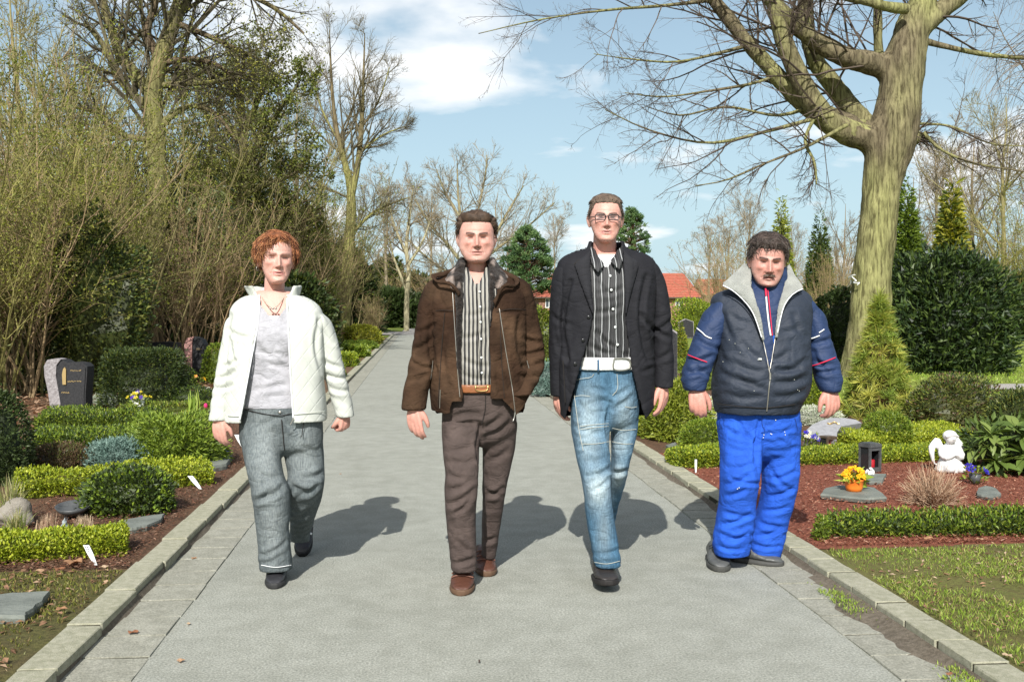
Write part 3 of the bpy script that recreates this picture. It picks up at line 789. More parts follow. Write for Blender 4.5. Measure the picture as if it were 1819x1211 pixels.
def rhododendron(label, c, r, h, seed, nw=46, L=0.13, per=7):
    rng = np.random.default_rng(seed)
    c = np.asarray(c, float)
    root = thing('rhododendron', label, 'shrub', c)
    mes = [bigleaf_mesh('leaf', L, L * 0.36, GLOSSLEAF, np.array(k)) for k in ((0.10, 0.15, 0.03), (0.13, 0.19, 0.04), (0.07, 0.11, 0.022), (0.16, 0.21, 0.05))]
    P, Nn = surf('dome', nw * 4, rng); kf = np.argsort(P[:, 1] + rng.uniform(0, .9, len(P)))[:nw]; P, Nn = P[kf], Nn[kf]
    W = c + P * lump(P, seed, 0.15)[:, None] * np.array([r, r, h])
    st = np.stack([c + (W - c) * [0.1, 0.1, 0.02], c + (W - c) * [0.5, 0.5, 0.45], W], 1)
    V, Fc = tubes(st, np.tile([0.008, 0.006, 0.004], (nw, 1)), 4)
    mk('stems', V, Fc, BARK, root, True, np.tile((0.15, 0.11, 0.06), (len(V), 1)))
    V, Fc = ellipsoid(c + [0, 0, h * .36], (r * .5, r * .5, h * .36), 18, 12); V = c + (V - c) * lump(nrm(V - c - [0, 0, h * .36]), seed, .25)[:, None]
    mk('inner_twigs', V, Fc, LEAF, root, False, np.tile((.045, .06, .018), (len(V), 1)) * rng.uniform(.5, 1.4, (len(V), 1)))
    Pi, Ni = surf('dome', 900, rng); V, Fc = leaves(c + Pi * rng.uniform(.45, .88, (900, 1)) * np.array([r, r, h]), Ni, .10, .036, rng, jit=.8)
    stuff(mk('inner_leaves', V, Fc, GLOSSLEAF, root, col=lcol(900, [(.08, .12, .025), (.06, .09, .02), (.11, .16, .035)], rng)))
    k = 0
    for p, n_ in zip(W, Nn):
        ax = nrm(n_ + np.array([0, 0, 0.5])); A, B = frames(ax[None]); A, B = A[0], B[0]
        for j in range(per):
            if k >= 300: break
            ph = j * 6.283 / per + rng.uniform(-.3, .3); op = rng.uniform(0.9, 1.5)
            d = ax * math.cos(op) + (A * math.cos(ph) + B * math.sin(ph)) * math.sin(op)
            s = rng.uniform(0.7, 1.15)
            share(mes[rng.integers(0, 4)], 'leaf', root, p, aim(d, rng.normal(0, 0.25)), (s, s, s)); k += 1
b = G(1800, 852)
rhododendron('rhododendron with large glossy leaves right of the white angel', (b[0] + 0.30, b[1] + 0.50, ZB), 0.48, 0.46, 111, 42, L=.155)

# ---------------------------------------------------------------- dry twiggy shrub in the mulch
def dry_shrub(label, c, r, h, seed, n=300):
    rng = np.random.default_rng(seed); c = np.asarray(c, float)
    root = thing('dry_shrub', label, 'shrub', c)
    D = nrm(rng.normal(0, 1, (n, 3))); D[:, 2] = np.abs(D[:, 2]) * 1.1 + 0.12; D = nrm(D)
    e = D * np.array([r, r, h]) * rng.uniform(0.55, 1.0, (n, 1))
    s = np.linspace(0, 1, 6)[None, :, None]
    P = c + e[:, None] * s * np.array([1, 1, 0.7]) + np.array([0, 0, 1]) * (0.3 * e[:, None, 2:3] * s ** 2)
    P += np.cumsum(rng.normal(0, 0.006, P.shape), 1) * s
    R = np.tile(np.linspace(0.0032, 0.0013, 6), (n, 1))
    Q, R2 = grow(P, R, 5, 0.35, 0.95, 0.32, 0.6, 4, 0.05, 0.12, rng, 0.7, 0.0012, 0.015)
    V1, F1 = tubes(P, R, 3); V2, F2 = tubes(Q, R2, 3)
    cc = np.concatenate([lcol(n, [(0.34, 0.22, 0.14), (0.26, 0.15, 0.09), (0.42, 0.30, 0.20)], rng, 18), lcol(n * 5, [(0.40, 0.27, 0.17), (0.30, 0.17, 0.10), (0.5, 0.37, 0.26)], rng, 12)])
    V, Fc = join((V1, F1), (V2, F2))
    stuff(mk('twigs', V, Fc, TWIG, root, col=cc))
b = G(1672, 903)
dry_shrub('dry reddish-brown twiggy shrub in the mulch before the white angel', (b[0], b[1] + 0.12, ZB - 0.01), 0.25, 0.30, 121)

# ---------------------------------------------------------------- ornamental grass tufts, far left
def grass_tuft(label, c, n, L, cols, seed, spread=0.6, wd=0.006):
    rng = np.random.default_rng(seed); c = np.asarray(c, float)
    root = thing('grass_tuft', label, 'grass tuft', c)
    th = rng.uniform(0, 6.283, n); out = rng.uniform(0.1, 1, n) * spread
    s = np.linspace(0, 1, 6)
    Ls = L * rng.uniform(0.6, 1.15, n)
    X = out[:, None] * Ls[:, None] * s ** 1.4; Z = Ls[:, None] * (s - 0.55 * out[:, None] * s ** 2.6)
    ctr = np.stack([X * np.cos(th)[:, None], X * np.sin(th)[:, None], Z], -1) + c + np.concatenate([rng.normal(0, .025, (n, 1, 2)), np.zeros((n, 1, 1))], -1)
    sd = np.stack([-np.sin(th), np.cos(th), th * 0], 1)[:, None] * (wd / 2 * np.array([1, 1, 1, .8, .5, .1]))[None, :, None]
    V = np.stack([ctr - sd, ctr + sd], 2).reshape(-1, 3)
    i = (np.arange(n) * 12)[:, None] + np.arange(5)[None, :] * 2
    Fc = np.stack([i, i + 1, i + 3, i + 2], -1).reshape(-1, 4)
    stuff(mk('blades', V, Fc, PETAL, root, col=lcol(n, cols, rng, 12)))
STRAW = [(0.42, 0.38, 0.18), (0.5, 0.46, 0.26), (0.3, 0.32, 0.12), (0.22, 0.27, 0.08)]
grass_tuft('arching straw-coloured grass tuft behind the rock at the left edge', G(20, 930), 150, 0.30, STRAW, 131)
grass_tuft('short green and straw grass tuft below the rock at the left edge', G(28, 952), 90, 0.17, STRAW[2:] + STRAW[:1], 132)
grass_tuft('pale dry stubble tuft beside the small stone bird', G(85, 945), 160, 0.11, [(0.42, 0.28, 0.2), (0.5, 0.38, 0.26)], 133, 0.35, 0.004)
grass_tuft('pale dry stubble tuft between the stone bird and the slate', G(150, 942), 150, 0.09, [(0.46, 0.36, 0.24), (0.5, 0.4, 0.28)], 134, 0.35, 0.004)
# ================================================================ trees
def tcol(Q, k, col, rng, jit=0.2):
    n, m = Q.shape[:2]
    return np.repeat(np.array(col)[None] * rng.uniform(1 - jit, 1 + jit, (n, 1)), m * k, 0)
def bark_col(V, base, moss, seed, f=0.6):
    w = np.clip(0.5 + 0.9 * fnoise(V * [1, 1, 0.35], seed, f, 4), 0, 1)[:, None]
    s = 1 + 0.18 * fnoise(V, seed + 1, 3.0, 3)[:, None]
    return (np.array(base) * (1 - w) + np.array(moss) * w) * s
# ---------------------------------------------------------------- the big tree on the right
def big_tree():
    rng = np.random.default_rng(201)
    Y = 17.4
    base = at(1538, 660, Y); base[2] = ZB - 0.03
    root = thing('big_tree', 'massive bare tree with heavy curved limbs and a white painted mark', 'tree', base)
    bc, mc = (0.135, 0.112, 0.072), (0.21, 0.205, 0.09)
    def part(name, pts, n, k, off=0.0, seed=1):
        P, R = limb_px([(p[0], p[1], p[2], (p[3] if len(p) > 3 else 0) + off) for p in pts], Y, n)
        V, Fc = tubes(P, R, k)
        th = np.tile(np.arange(k), n)
        if name == 'limb': R[:, :9] *= 0.93
        V, Fc = tubes(P, R, k)
        amp = 0.03 * fnoise(V, seed + 3, 1.1, 4) + 0.012 * fnoise(V * [1, 1, 0.3], seed + 9, 5, 3)
        ctr = np.repeat(P[0], k, 0)
        V = V + nrm(V - ctr) * amp[:, None] * np.clip(np.repeat(R[0], k) / 0.25, 0.1, 1)[:, None]
        mk(name, V, [Fc, (np.arange(k)[None, ::-1] + (n - 1) * k)[:, ::-1]], M_TRUNK, root, True, bark_col(V, bc, mc, seed))
        return P, R
    trunk = [(1533, 690, 52), (1537, 655, 44), (1540, 620, 40), (1546, 540, 36), (1557, 420, 34), (1568, 330, 34), (1580, 265, 42), (1590, 215, 41), (1600, 160, 36), (1606, 120, 36), (1614, 80, 33), (1622, 40, 26), (1640, 0, 23), (1665, -50, 20), (1690, -110, 15)]
    limbs = {
        'low': [(1600, 272, 14, .3), (1575, 258, 22, .2), (1545, 248, 24, .08), (1489, 227, 23), (1452, 196, 21), (1420, 137, 19), (1399, 90, 17), (1383, 42, 15), (1372, 0, 14), (1362, -60, 12), (1340, -130, 9)],
        'outer': [(1530, 232, 22, .2), (1480, 215, 19, .25), (1430, 185, 17, .3), (1378, 132, 15, .3), (1330, 79, 13, .3), (1298, 37, 12, .3), (1267, 0, 11, .3), (1225, -50, 9, .2)],
        'mid': [(1612, 156, 13, .3), (1590, 133, 18, .22), (1557, 116, 20, .1), (1494, 98, 18), (1441, 69, 16), (1399, 32, 14), (1362, -10, 12), (1320, -60, 9)],
        'rear': [(1540, 225, 20, .6), (1515, 196, 19, .7), (1473, 143, 17, .8), (1446, 106, 15, .8), (1433, 53, 14, .8), (1433, 0, 13, .8), (1440, -60, 10, .8)],
        'upright': [(1580, 130, 12, .5), (1562, 100, 9, .6), (1559, 16, 8, .6), (1558, -60, 6, .6)],
        'east': [(1640, 72, 7), (1660, 78, 6), (1711, 90, 5), (1758, 98, 4.5), (1819, 103, 4), (1880, 104, 3)],
        'top': [(1612, 90, 14, .1), (1624, 66, 20), (1642, 42, 20), (1695, 0, 17), (1740, -40, 14)],
        'cross': [(1610, 16, 11, -.3), (1575, 12, 10, -.4), (1540, 2, 9, -.4), (1500, -6, 8, -.4), (1450, -20, 6, -.4)],
        'stub': [(1596, 252, 12), (1612, 246, 16), (1626, 241, 14), (1632, 239, 9)],
        'whip_a': [(1480, 205, 5, -.2), (1446, 211, 4.5, -.2), (1367, 232, 3.5, -.3), (1261, 254, 2.6, -.4), (1156, 232, 1.8, -.5), (1075, 195, 1, -.5)],
        'whip_b': [(1440, 190, 4, .2), (1380, 205, 3, .2), (1290, 190, 2.4, .3), (1210, 205, 1.6, .3), (1150, 190, 1, .3)],
        'whip_c': [(1380, 135, 4, .3), (1330, 150, 3, .2), (1270, 160, 2.4, .1), (1180, 172, 1.6, 0), (1110, 165, 1, 0)],
        'whip_d': [(1330, 80, 4, .3), (1275, 95, 3, .3), (1200, 110, 2.2, .3), (1120, 105, 1.5, .3), (1055, 96, 1, .2)],
        'whip_e': [(1265, 0, 4, .3), (1180, 10, 3, .3), (1080, 18, 2.2, .2), (960, 35, 1.4, .1), (850, 60, 0.9, 0)],
        'whip_f': [(1446, 211, 3.5, -.2), (1430, 250, 3, -.4), (1447, 290, 2.6, -.5), (1450, 328, 1.6, -.5)],
        'whip_g': [(1640, 235, 3.5, -.2), (1670, 265, 2.8, -.3), (1730, 290, 2.2, -.4), (1819, 305, 1.6, -.4), (1870, 315, 1, -.4)],
        'whip_h': [(1628, 220, 3, .2), (1690, 225, 2.2, .2), (1760, 255, 1.8, .2), (1840, 260, 1, .2)],
        'whip_i': [(1505, 222, 4, -.4), (1430, 262, 3, -.6), (1360, 290, 2.2, -.7), (1290, 320, 1.4, -.8), (1235, 330, 1, -.8)],
    }
    pcs = []
    for key, pts in [('trunk', trunk)] + [(k_, limbs[k_]) for k_ in ('low', 'outer', 'mid', 'rear', 'top')]:
        n_ = 46 if key == 'trunk' else 22
        P, R = limb_px([(q[0], q[1], q[2], (q[3] if len(q) > 3 else 0) + (0.35 if key == 'trunk' else 0.3)) for q in pts], Y, n_)
        if key != 'trunk': P, R = P[:, :11], R[:, :11]
        V, Fc = tubes(P, R * 1.03, 20); mm_ = P.shape[1]
        pcs.append((V, [Fc, np.arange(20)[None, ::-1], (np.arange(20) + (mm_ - 1) * 20)[None, :]]))
    V, Fc, Nn = fuse('trunk', pcs, 0.06, 5)
    V = V + Nn * (0.028 * fnoise(V, 3, 1.0, 4) + 0.014 * fnoise(V * [1, 1, 0.25], 9, 4.5, 3))[:, None]
    mk('trunk', V, Fc, M_TRUNK, root, True, bark_col(V, bc, mc, 1))
    # the white paint mark on the bark, facing the path
    src = []
    for i, (nm, pts) in enumerate(limbs.items()):
        big = not nm.startswith('whip')
        n = 22 if big else 16
        P, R = part('limb' if big else 'twig_branch', pts, n, 14 if big else 5, 0.3, 10 + i)
        src.append((P, R, big))
    V1, F1, C1 = [], [], []
    for P, R, big in src:
        rs = R.mean()
        lv1, r1 = grow(P, R, 14 if big else 11, 0.2, 0.98, 0.62 if big else 0.36, 0.85, 9, 0.0, 0.10, rng, 0.18 if big else 0.55, 0.006, 0.3, lenexp=0.3)
        r1 = np.minimum(r1, 0.022)
        lv2, r2 = grow(lv1, r1, 8, 0.15, 0.98, 0.45, 0.7, 5, 0.0, 0.12, rng, 0.6, 0.0038, 0.12)
        lv3, r3 = grow(lv2, r2, 3, 0.2, 0.98, 0.5, 0.65, 3, 0.01, 0.12, rng, 0.7, 0.0028, 0.06)
        for q, r, k in ((lv1, r1, 4), (lv2, r2, 3), (lv3, r3, 3)):
            v, f = tubes(q, r, k); V1.append((v, f)); C1.append(tcol(q, k, (0.085, 0.065, 0.05), rng))
    V, Fc = join(*V1)
    stuff(mk('crown', V, Fc, TWIG, root, col=np.concatenate(C1)))
    # painted mark: a crooked arrow-like white stroke
    st = [(1519, 488), (1513, 490), (1517, 495), (1521, 499), (1516, 501), (1520, 503), (1527, 502), (1523, 506)]
    Pm = []
    for x, y in st:
        xc = 1548 + (540 - y) * 0.09; w = 36.0; nx = (x - xc) / w
        dep = math.sqrt(max(0.02, 1 - nx * nx)) * w / F_PX * Y
        Pm.append(at(x, y, Y + 0.35 - dep - 0.028))
    Pm = np.array(Pm)[None]
    V, Fc = tubes(resample(Pm[0], 22)[None], np.full((1, 22), 0.011), 6)
    mk('paint_mark', V, Fc, mat('white_tree_paint', (0.8, 0.8, 0.78), rough=0.7), root, True)
M_TRUNK = mat('tree_bark', (0.42, 0.40, 0.38), (1.3, 1.3, 1.25), scale=24, rough=0.92, bump=1.0, bscale=55, attr=True, spec=0.1, stretch=(1, 1, 0.12), stops=(0.36, 0.58))
big_tree()

# ---------------------------------------------------------------- traced trees on the left
def traced_tree(name, label, Y, trunk, limbs, bc, mc, twc, seed, n1=16, n2=6, n3=3, ratio=0.5, up=0.03, k=10, tw=(0.008, 0.006, 0.005), leafy=None, ang=0.75, group=None):
    rng = np.random.default_rng(seed)
    b = at(trunk[0][0], trunk[0][1], Y); b[2] = ZB - 0.04
    root = thing(name, label, 'tree', b, group)
    P, R = limb_px(trunk, Y, 26); P[0, 0, 2] = min(P[0, 0, 2], ZB - 0.04)
    V, Fc = tubes(P, R, k)
    mk('trunk', V, Fc, M_TRUNK, root, True, bark_col(V, bc, mc, seed, 0.3))
    src = [(P[:, 9:], R[:, 9:])]
    for i, l in enumerate(limbs):
        P, R = limb_px(l, Y, 14)
        V, Fc = tubes(P, R, 7)
        mk('limb', V, Fc, M_TRUNK, root, True, bark_col(V, bc, mc, seed + i, 0.3))
        src.append((P, R))
    vf, cc, ends = [], [], []
    for P, R in src:
        q1, r1 = grow(P, R, n1, 0.1, 0.99, ratio, ang, 7, up, 0.10, rng, 0.4, tw[0], 0.3, lenexp=0.4)
        r1 = np.minimum(r1, 0.05)
        q2, r2 = grow(q1, r1, n2, 0.15, 0.98, 0.5, 0.65, 5, up, 0.12, rng, 0.6, tw[1], 0.2)
        q3, r3 = grow(q2, r2, n3, 0.2, 0.98, 0.55, 0.6, 3, up, 0.12, rng, 0.7, tw[2], 0.15)
        for q, r, kk in ((q1, r1, 4), (q2, r2, 3), (q3, r3, 3)):
            v, f = tubes(q, r, kk); vf.append((v, f)); cc.append(tcol(q, kk, twc, rng))
        ends.append(np.concatenate([q3[:, 1:].reshape(-1, 3), q2[:, 2:].reshape(-1, 3)]))
    V, Fc = join(*vf)
    stuff(mk('crown', V, Fc, TWIG, root, col=np.concatenate(cc)))
    if leafy:
        cnt, L, Wd, cols = leafy
        E = np.concatenate(ends); E = E[rng.integers(0, len(E), cnt)] + rng.normal(0, 0.06, (cnt, 3))
        V, Fc = leaves(E, rng.normal(0, 1, (cnt, 3)), L, Wd, rng)
        stuff(mk('buds', V, Fc, LEAF, root, col=lcol(cnt, cols, rng)))
    return root
BUD = [(0.22, 0.24, 0.03), (0.17, 0.2, 0.03), (0.28, 0.27, 0.05), (0.13, 0.14, 0.03)]
traced_tree('lime_tree', 'tall dark-limbed bare tree leaning right above the left thicket', 25.0,
    [(275, 640, 20), (274, 520, 18), (278, 400, 17), (279, 279, 16), (271, 177, 16), (284, 107, 14), (303, 54, 13), (322, 0, 12), (345, -70, 9), (360, -140, 5)],
    [[(268, 170, 11), (240, 130, 10), (215, 102, 9), (199, 54, 8), (182, 0, 7), (165, -60, 5)],
     [(276, 190, 9), (240, 172, 7), (205, 130, 6), (190, 90, 5), (150, 40, 3)],
     [(284, 152, 6), (343, 148, 5), (397, 142, 4), (440, 112, 2)],
     [(290, 112, 6), (343, 105, 5), (397, 122, 4), (430, 160, 2)],
     [(310, 40, 6), (360, 60, 5), (405, 80, 4), (470, 110, 2)],
     [(285, 110, 8), (262, 60, 7), (275, 10, 6), (285, -50, 4)],
     [(278, 230, 7), (330, 190, 5), (380, 200, 4), (420, 250, 2)],
     [(278, 250, 6), (220, 240, 5), (170, 200, 4), (120, 190, 2)],
     [(330, -10, 6), (400, -20, 5), (480, 10, 4), (540, 60, 2)]],
    (0.12, 0.09, 0.06), (0.17, 0.16, 0.07), (0.10, 0.085, 0.055), 211, n1=17, n2=7, n3=3, leafy=(5000, 0.07, 0.04, BUD[2:]))
traced_tree('ivy_tree', 'dark ivy-grown tree between the leaning tree and the double-stemmed tree', 32.0,
    [(425, 620, 12), (424, 500, 11), (424, 400, 10), (430, 320, 9), (432, 250, 8), (428, 180, 6), (420, 110, 3)],
    [[(430, 300, 6), (470, 240, 5), (500, 190, 4), (530, 150, 2)], [(428, 290, 6), (390, 250, 5), (360, 190, 4), (340, 140, 2)],
     [(430, 250, 5), (455, 190, 4), (470, 130, 3), (480, 90, 2)], [(428, 350, 5), (470, 330, 4), (520, 310, 3), (550, 280, 2)], [(428, 350, 5), (390, 330, 4), (350, 320, 3)]],
    (0.10, 0.08, 0.05), (0.12, 0.13, 0.04), (0.13, 0.115, 0.06), 212, n1=16, n2=7, n3=4, leafy=(11000, 0.11, 0.065, [(0.10, 0.13, 0.02), (0.14, 0.16, 0.03), (0.18, 0.19, 0.04)]), tw=(0.012, 0.009, 0.008))
traced_tree('double_stemmed_tree', 'tall bare tree forking into two upright stems beside the far left kerb', 45.0,
    [(606, 604, 15), (611, 569, 12), (618, 460, 10), (624, 380, 9), (622, 330, 7), (610, 280, 5.5), (598, 231, 4.2), (590, 161, 2.8), (585, 54, .8)],
    [[(624, 350, 6.5), (636, 290, 5.2), (643, 215, 4.2), (645, 161, 2.8), (648, 59, .8)],
     [(616, 480, 4), (590, 440, 3), (575, 390, 2), (560, 340, .8)], [(620, 420, 3.5), (660, 380, 2.4), (700, 360, 1.6), (730, 350, .8)],
     [(640, 270, 2.4), (680, 240, 1.6), (720, 225, .8)], [(640, 230, 2.4), (672, 180, 1.6), (692, 120, .8)], [(600, 250, 2.4), (570, 190, 1.6), (552, 120, .8)]],
    (0.15, 0.12, 0.07), (0.22, 0.21, 0.075), (0.13, 0.11, 0.065), 213, n1=20, n2=8, n3=4, ratio=0.42, up=0.05, tw=(0.010, 0.0075, 0.0065), ang=0.65)
traced_tree('young_tree', 'slender pale-trunked tree behind the brown jacket shoulder', 62.0,
    [(722, 560, 5), (723, 520, 4.5), (726, 480, 4), (722, 440, 3.5), (728, 380, 2.5), (735, 330, 1)],
    [[(722, 515, 3), (712, 490, 2.5), (700, 460, 2), (690, 420, 1)], [(726, 470, 3), (750, 430, 2), (765, 390, 1)], [(722, 450, 2.5), (700, 400, 2), (690, 350, 1)]],
    (0.34, 0.30, 0.20), (0.36, 0.33, 0.2), (0.20, 0.16, 0.10), 214, n1=14, n2=6, n3=3, tw=(0.016, 0.013, 0.012))
traced_tree('broad_tree', 'broad round-crowned bare tree behind the man in the brown jacket', 66.0,
    [(838, 566, 7), (838, 520, 6), (836, 470, 5), (826, 420, 3.5), (815, 360, 2.4), (812, 290, 1)],
    [[(836, 490, 3.3), (800, 440, 2.8), (765, 400, 2.2), (735, 350, 1.1)], [(836, 480, 3.3), (872, 430, 2.8), (900, 380, 2.2), (930, 330, 1.1)], [(836, 480, 3.3), (885, 440, 2.8), (940, 400, 1.7), (985, 360, 1.1)],
     [(832, 440, 2.8), (850, 370, 2.2), (862, 310, 1.7), (865, 275, 0.8)], [(836, 500, 2.8), (790, 480, 2.2), (750, 450, 1.7), (720, 420, 1.1)], [(820, 390, 2.2), (790, 340, 1.7), (775, 300, 0.8)]],
    (0.25, 0.21, 0.14), (0.27, 0.25, 0.14), (0.23, 0.195, 0.135), 215, n1=20, n2=7, n3=3, ratio=0.5, up=0.05, tw=(0.014, 0.011, 0.010))
# ---------------------------------------------------------------- generic bare trees from shared meshes
def bare_tree_mesh(seed, h, r, col, n0=9, lean=0.0, mult=False, up=0.05):
    rng = np.random.default_rng(seed)
    k = 9
    z = np.linspace(0, 1, k)
    P = np.stack([np.cumsum(rng.normal(lean, 0.012, k)) * h * 0.4, np.cumsum(rng.normal(0, 0.012, k)) * h * 0.4, z * h], 1)[None]
    R = (r * (1 - z * 0.9))[None]
    q0, r0 = grow(P, R, n0, 0.28, 0.95, 0.55, 0.7, 9, up, 0.07, rng, 0.55, 0.012, 0.4, lenexp=0.5)
    q1, r1 = grow(q0, r0, 8, 0.15, 0.98, 0.5, 0.75, 6, up, 0.1, rng, 0.6, 0.012, 0.2)
    q2, r2 = grow(q1, r1, 6, 0.15, 0.98, 0.55, 0.65, 5, up, 0.1, rng, 0.6, 0.010, 0.15)
    q3, r3 = grow(q2, r2, 3, 0.2, 0.98, 0.6, 0.6, 4, up, 0.1, rng, 0.7, 0.009, 0.12)
    tv = join(tubes(P, R, 8), tubes(q0, r0, 5))
    cv = join(tubes(q1, r1, 4), tubes(q2, r2, 3), tubes(q3, r3, 3))
    ct = bark_col(tv[0], np.array(col) * 1.15, np.array(col) * 1.5, seed, 0.3)
    cc = np.concatenate([tcol(q1, 4, col, rng), tcol(q2, 3, col, rng), tcol(q3, 3, np.array(col) * 1.1, rng)])
    a = mk('trunk', tv[0], tv[1], BARK, None, True, ct); b = mk('crown', cv[0], cv[1], TWIG, None, False, cc)
    out = (a.data, b.data)
    bpy.data.objects.remove(a); bpy.data.objects.remove(b)
    return out
KINDS = [bare_tree_mesh(301, 10, 0.17, (0.17, 0.135, 0.085)), bare_tree_mesh(302, 10, 0.15, (0.22, 0.18, 0.12), 11), bare_tree_mesh(303, 10, 0.16, (0.19, 0.165, 0.075), 10, up=0.08)]
def place_tree(px, Y, ytop, kind, rz, label, wide=1.0, name='bare_tree', group='bare trees in the background'):
    b = at(px, 560, Y); b[2] = ZB - 0.06
    h = at(px, ytop, Y)[2] - b[2]
    root = thing(name, label, 'tree', b, group)
    s = h / 10.5
    for me, nm in zip(KINDS[kind], ('trunk', 'crown')):
        o = share(me, nm, root, b, (0, 0, rz), (s * wide, s * wide, s))
        if nm == 'crown': stuff(o)
    return root
for i, (px, Y, yt, kd, wd, lab) in enumerate([
        (40, 34, -60, 2, 1.0, 'bare tree high in the far left corner behind the thicket'),
        (140, 30, 20, 2, 0.9, 'bare tree behind the thicket left of the leaning tree'),
        (360, 44, 60, 0, 1.0, 'bare tree behind the leaning tree and the ivy tree'),
        (490, 40, 160, 2, 0.9, 'olive bare tree behind the woman with red-brown hair'),
        (540, 52, 120, 0, 0.9, 'bare tree left of the double-stemmed tree'),
        (690, 72, 300, 1, 1.0, 'pale far tree right of the double-stemmed tree'),
        (765, 88, 330, 1, 1.0, 'pale far tree left of the head of the man in brown'),
        (900, 95, 390, 1, 1.0, 'pale far tree behind the round green pine'),
        (985, 90, 370, 1, 0.9, 'pale far tree between the brown jacket and the blazer'),
        (1262, 62, 392, 1, 1.0, 'brown bushy bare tree at the right end of the red-roofed house'),
        (1330, 75, 330, 1, 0.9, 'pale bare tree left of the golden spruce'),
        (1405, 60, 390, 1, 0.9, 'brown bare tree between the golden spruce and the column conifer'),
        (1495, 55, 350, 0, 0.9, 'bare tree between the column conifer and the big trunk'),
        (1625, 62, 300, 0, 1.1, 'grey-brown bare tree right of the big trunk'),
        (1700, 70, 280, 1, 1.1, 'grey-brown bare tree behind the golden-tipped cypress'),
        (1782, 42, 150, 2, 0.9, 'yellowish bare tree at the right picture edge'),
        (1860, 50, 180, 0, 1.0, 'dark bare tree cut by the right picture edge'),
        (1660, 46, 230, 1, 1.0, 'pale bare tree between the big trunk and the golden-tipped cypress'),
        (1735, 56, 210, 0, 1.0, 'bare tree between the golden-tipped cypress and the yellowish tree'),
        (1295, 85, 380, 1, 1.2, 'far pale bare tree above the second red roof')]):
    place_tree(px, Y, yt, kd, i * 1.3, lab, wd)
# weeping birch fringe beyond the right edge
def weeping(label, px, Y, seed):
    rng = np.random.default_rng(seed)
    b = at(px, 560, Y); b[2] = ZB - 0.05
    root = thing('weeping_birch', label, 'tree', b)
    h = at(px, -60, Y)[2]
    z = np.linspace(0, 1, 9)
    P = np.stack([b[0] + 0.15 * np.sin(z * 4), b[1] + 0 * z, b[2] + z * h], 1)[None]; R = (0.2 * (1 - 0.85 * z))[None]
    V, Fc = tubes(P, R, 9); mk('trunk', V, Fc, BARK, root, True, np.tile((0.5, 0.48, 0.44), (len(V), 1)))
    q, r = grow(P, R, 16, 0.45, 0.98, 0.36, 0.9, 8, 0.03, 0.08, rng, 0.4, 0.01, 0.5)
    q1, r1 = grow(q, r, 26, 0.2, 0.98, 0.75, 0.9, 9, -0.35, 0.04, rng, 0.5, 0.006, 0.8)
    v = join(tubes(q, r, 5), tubes(q1, r1, 3))
    stuff(mk('crown', v[0], v[1], TWIG, root, col=np.concatenate([tcol(q, 5, (0.2, 0.16, 0.12), rng), tcol(q1, 3, (0.2, 0.165, 0.13), rng)])))
weeping('weeping birch with hanging twigs at the upper right edge', 1835, 30, 231)

# ---------------------------------------------------------------- pines with needle clumps
def pine(label, px, Y, yt, yb, wpx, seed, cols, n=420, name='pine_tree'):
    rng = np.random.default_rng(seed)
    b = at(px, yb, Y); b[2] = ZB - 0.06
    top = at(px, yt, Y)[2]; low = at(px, yb, Y)[2]; R = wpx / 2 / F_PX * Y
    root = thing(name, label, 'tree', b)
    P = np.array([[b, [b[0] + 0.1, b[1], (low + top) / 2], [b[0], b[1], top - 0.1]]]); V, Fc = tubes(P, np.array([[0.16, 0.11, 0.03]]), 8)
    mk('trunk', V, Fc, BARK, root, True, np.tile((0.17, 0.10, 0.06), (len(V), 1)))
    t = rng.uniform(0, 1, n); th = rng.uniform(0, 6.283, n)
    rad = R * np.sqrt(np.clip(1 - (t * 1.15 - 0.25) ** 2 * 1.35, 0.02, 1)) * lump(np.stack([np.cos(th), np.sin(th), 3 * t], 1), seed, 0.25, 1.8) * rng.uniform(0.35, 1.05, n) ** 0.6
    C = np.stack([b[0] + np.cos(th) * rad, b[1] + np.sin(th) * rad, low + t * (top - low)], 1)
    br = np.stack([np.stack([b[0] + 0 * rad, b[1] + 0 * rad, C[:, 2] - 0.3 * rad], 1), C], 1)
    V, Fc = tubes(br, np.tile([0.03, 0.015], (n, 1)), 3)
    stuff(mk('branches', V, Fc, BARK, root, False, np.tile((0.15, 0.10, 0.06), (len(V), 1))))
    m = 42
    PP = (C[:, None] + rng.normal(0, R * 0.065, (n, m, 3)) * [1, 1, 0.6]).reshape(-1, 3)
    D = nrm(np.repeat(np.stack([np.cos(th), np.sin(th), 0 * th + 1.1], 1), m, 0) + rng.normal(0, 0.5, (n * m, 3)))
    V, Fc = leaves(PP, D, R * 0.17, R * 0.045, rng)
    cc = np.repeat(np.array(cols)[rng.integers(0, len(cols), n)], m * 4, 0) * rng.uniform(0.8, 1.2, (n * m * 4, 1))
    stuff(mk('needles', V, Fc, LEAF, root, col=cc))
PINE = [(0.085, 0.16, 0.055), (0.12, 0.20, 0.07), (0.055, 0.105, 0.04), (0.15, 0.23, 0.08)]
pine('round green pine right of the head of the man in brown', 936, 48, 404, 520, 82, 241, PINE, 300)
pine('dark green pine behind the head of the man with glasses', 1122, 44, 372, 500, 66, 242, PINE, 260)
bush_px('dark_shrub', 'dark evergreen mass at the far end behind the young tree', 'shrub', 640, 745, 520, 582, 0.6, n=4200, L=0.5, Wd=0.25, cols=DARK_G, seed=251, amp=0.25)
bush_px('dark_shrub', 'dark evergreen behind the double-stemmed tree trunk', 'shrub', 560, 668, 455, 590, 0.6, n=6000, L=0.42, Wd=0.2, cols=DARK_G, seed=252, amp=0.3)
bush_px('dark_shrub', 'tall olive evergreen between the two far trunks', 'shrub', 655, 712, 470, 576, 0.7, n=3500, L=0.5, Wd=0.22, cols=DARK_G + OLIVE[:2], seed=253, amp=0.3)
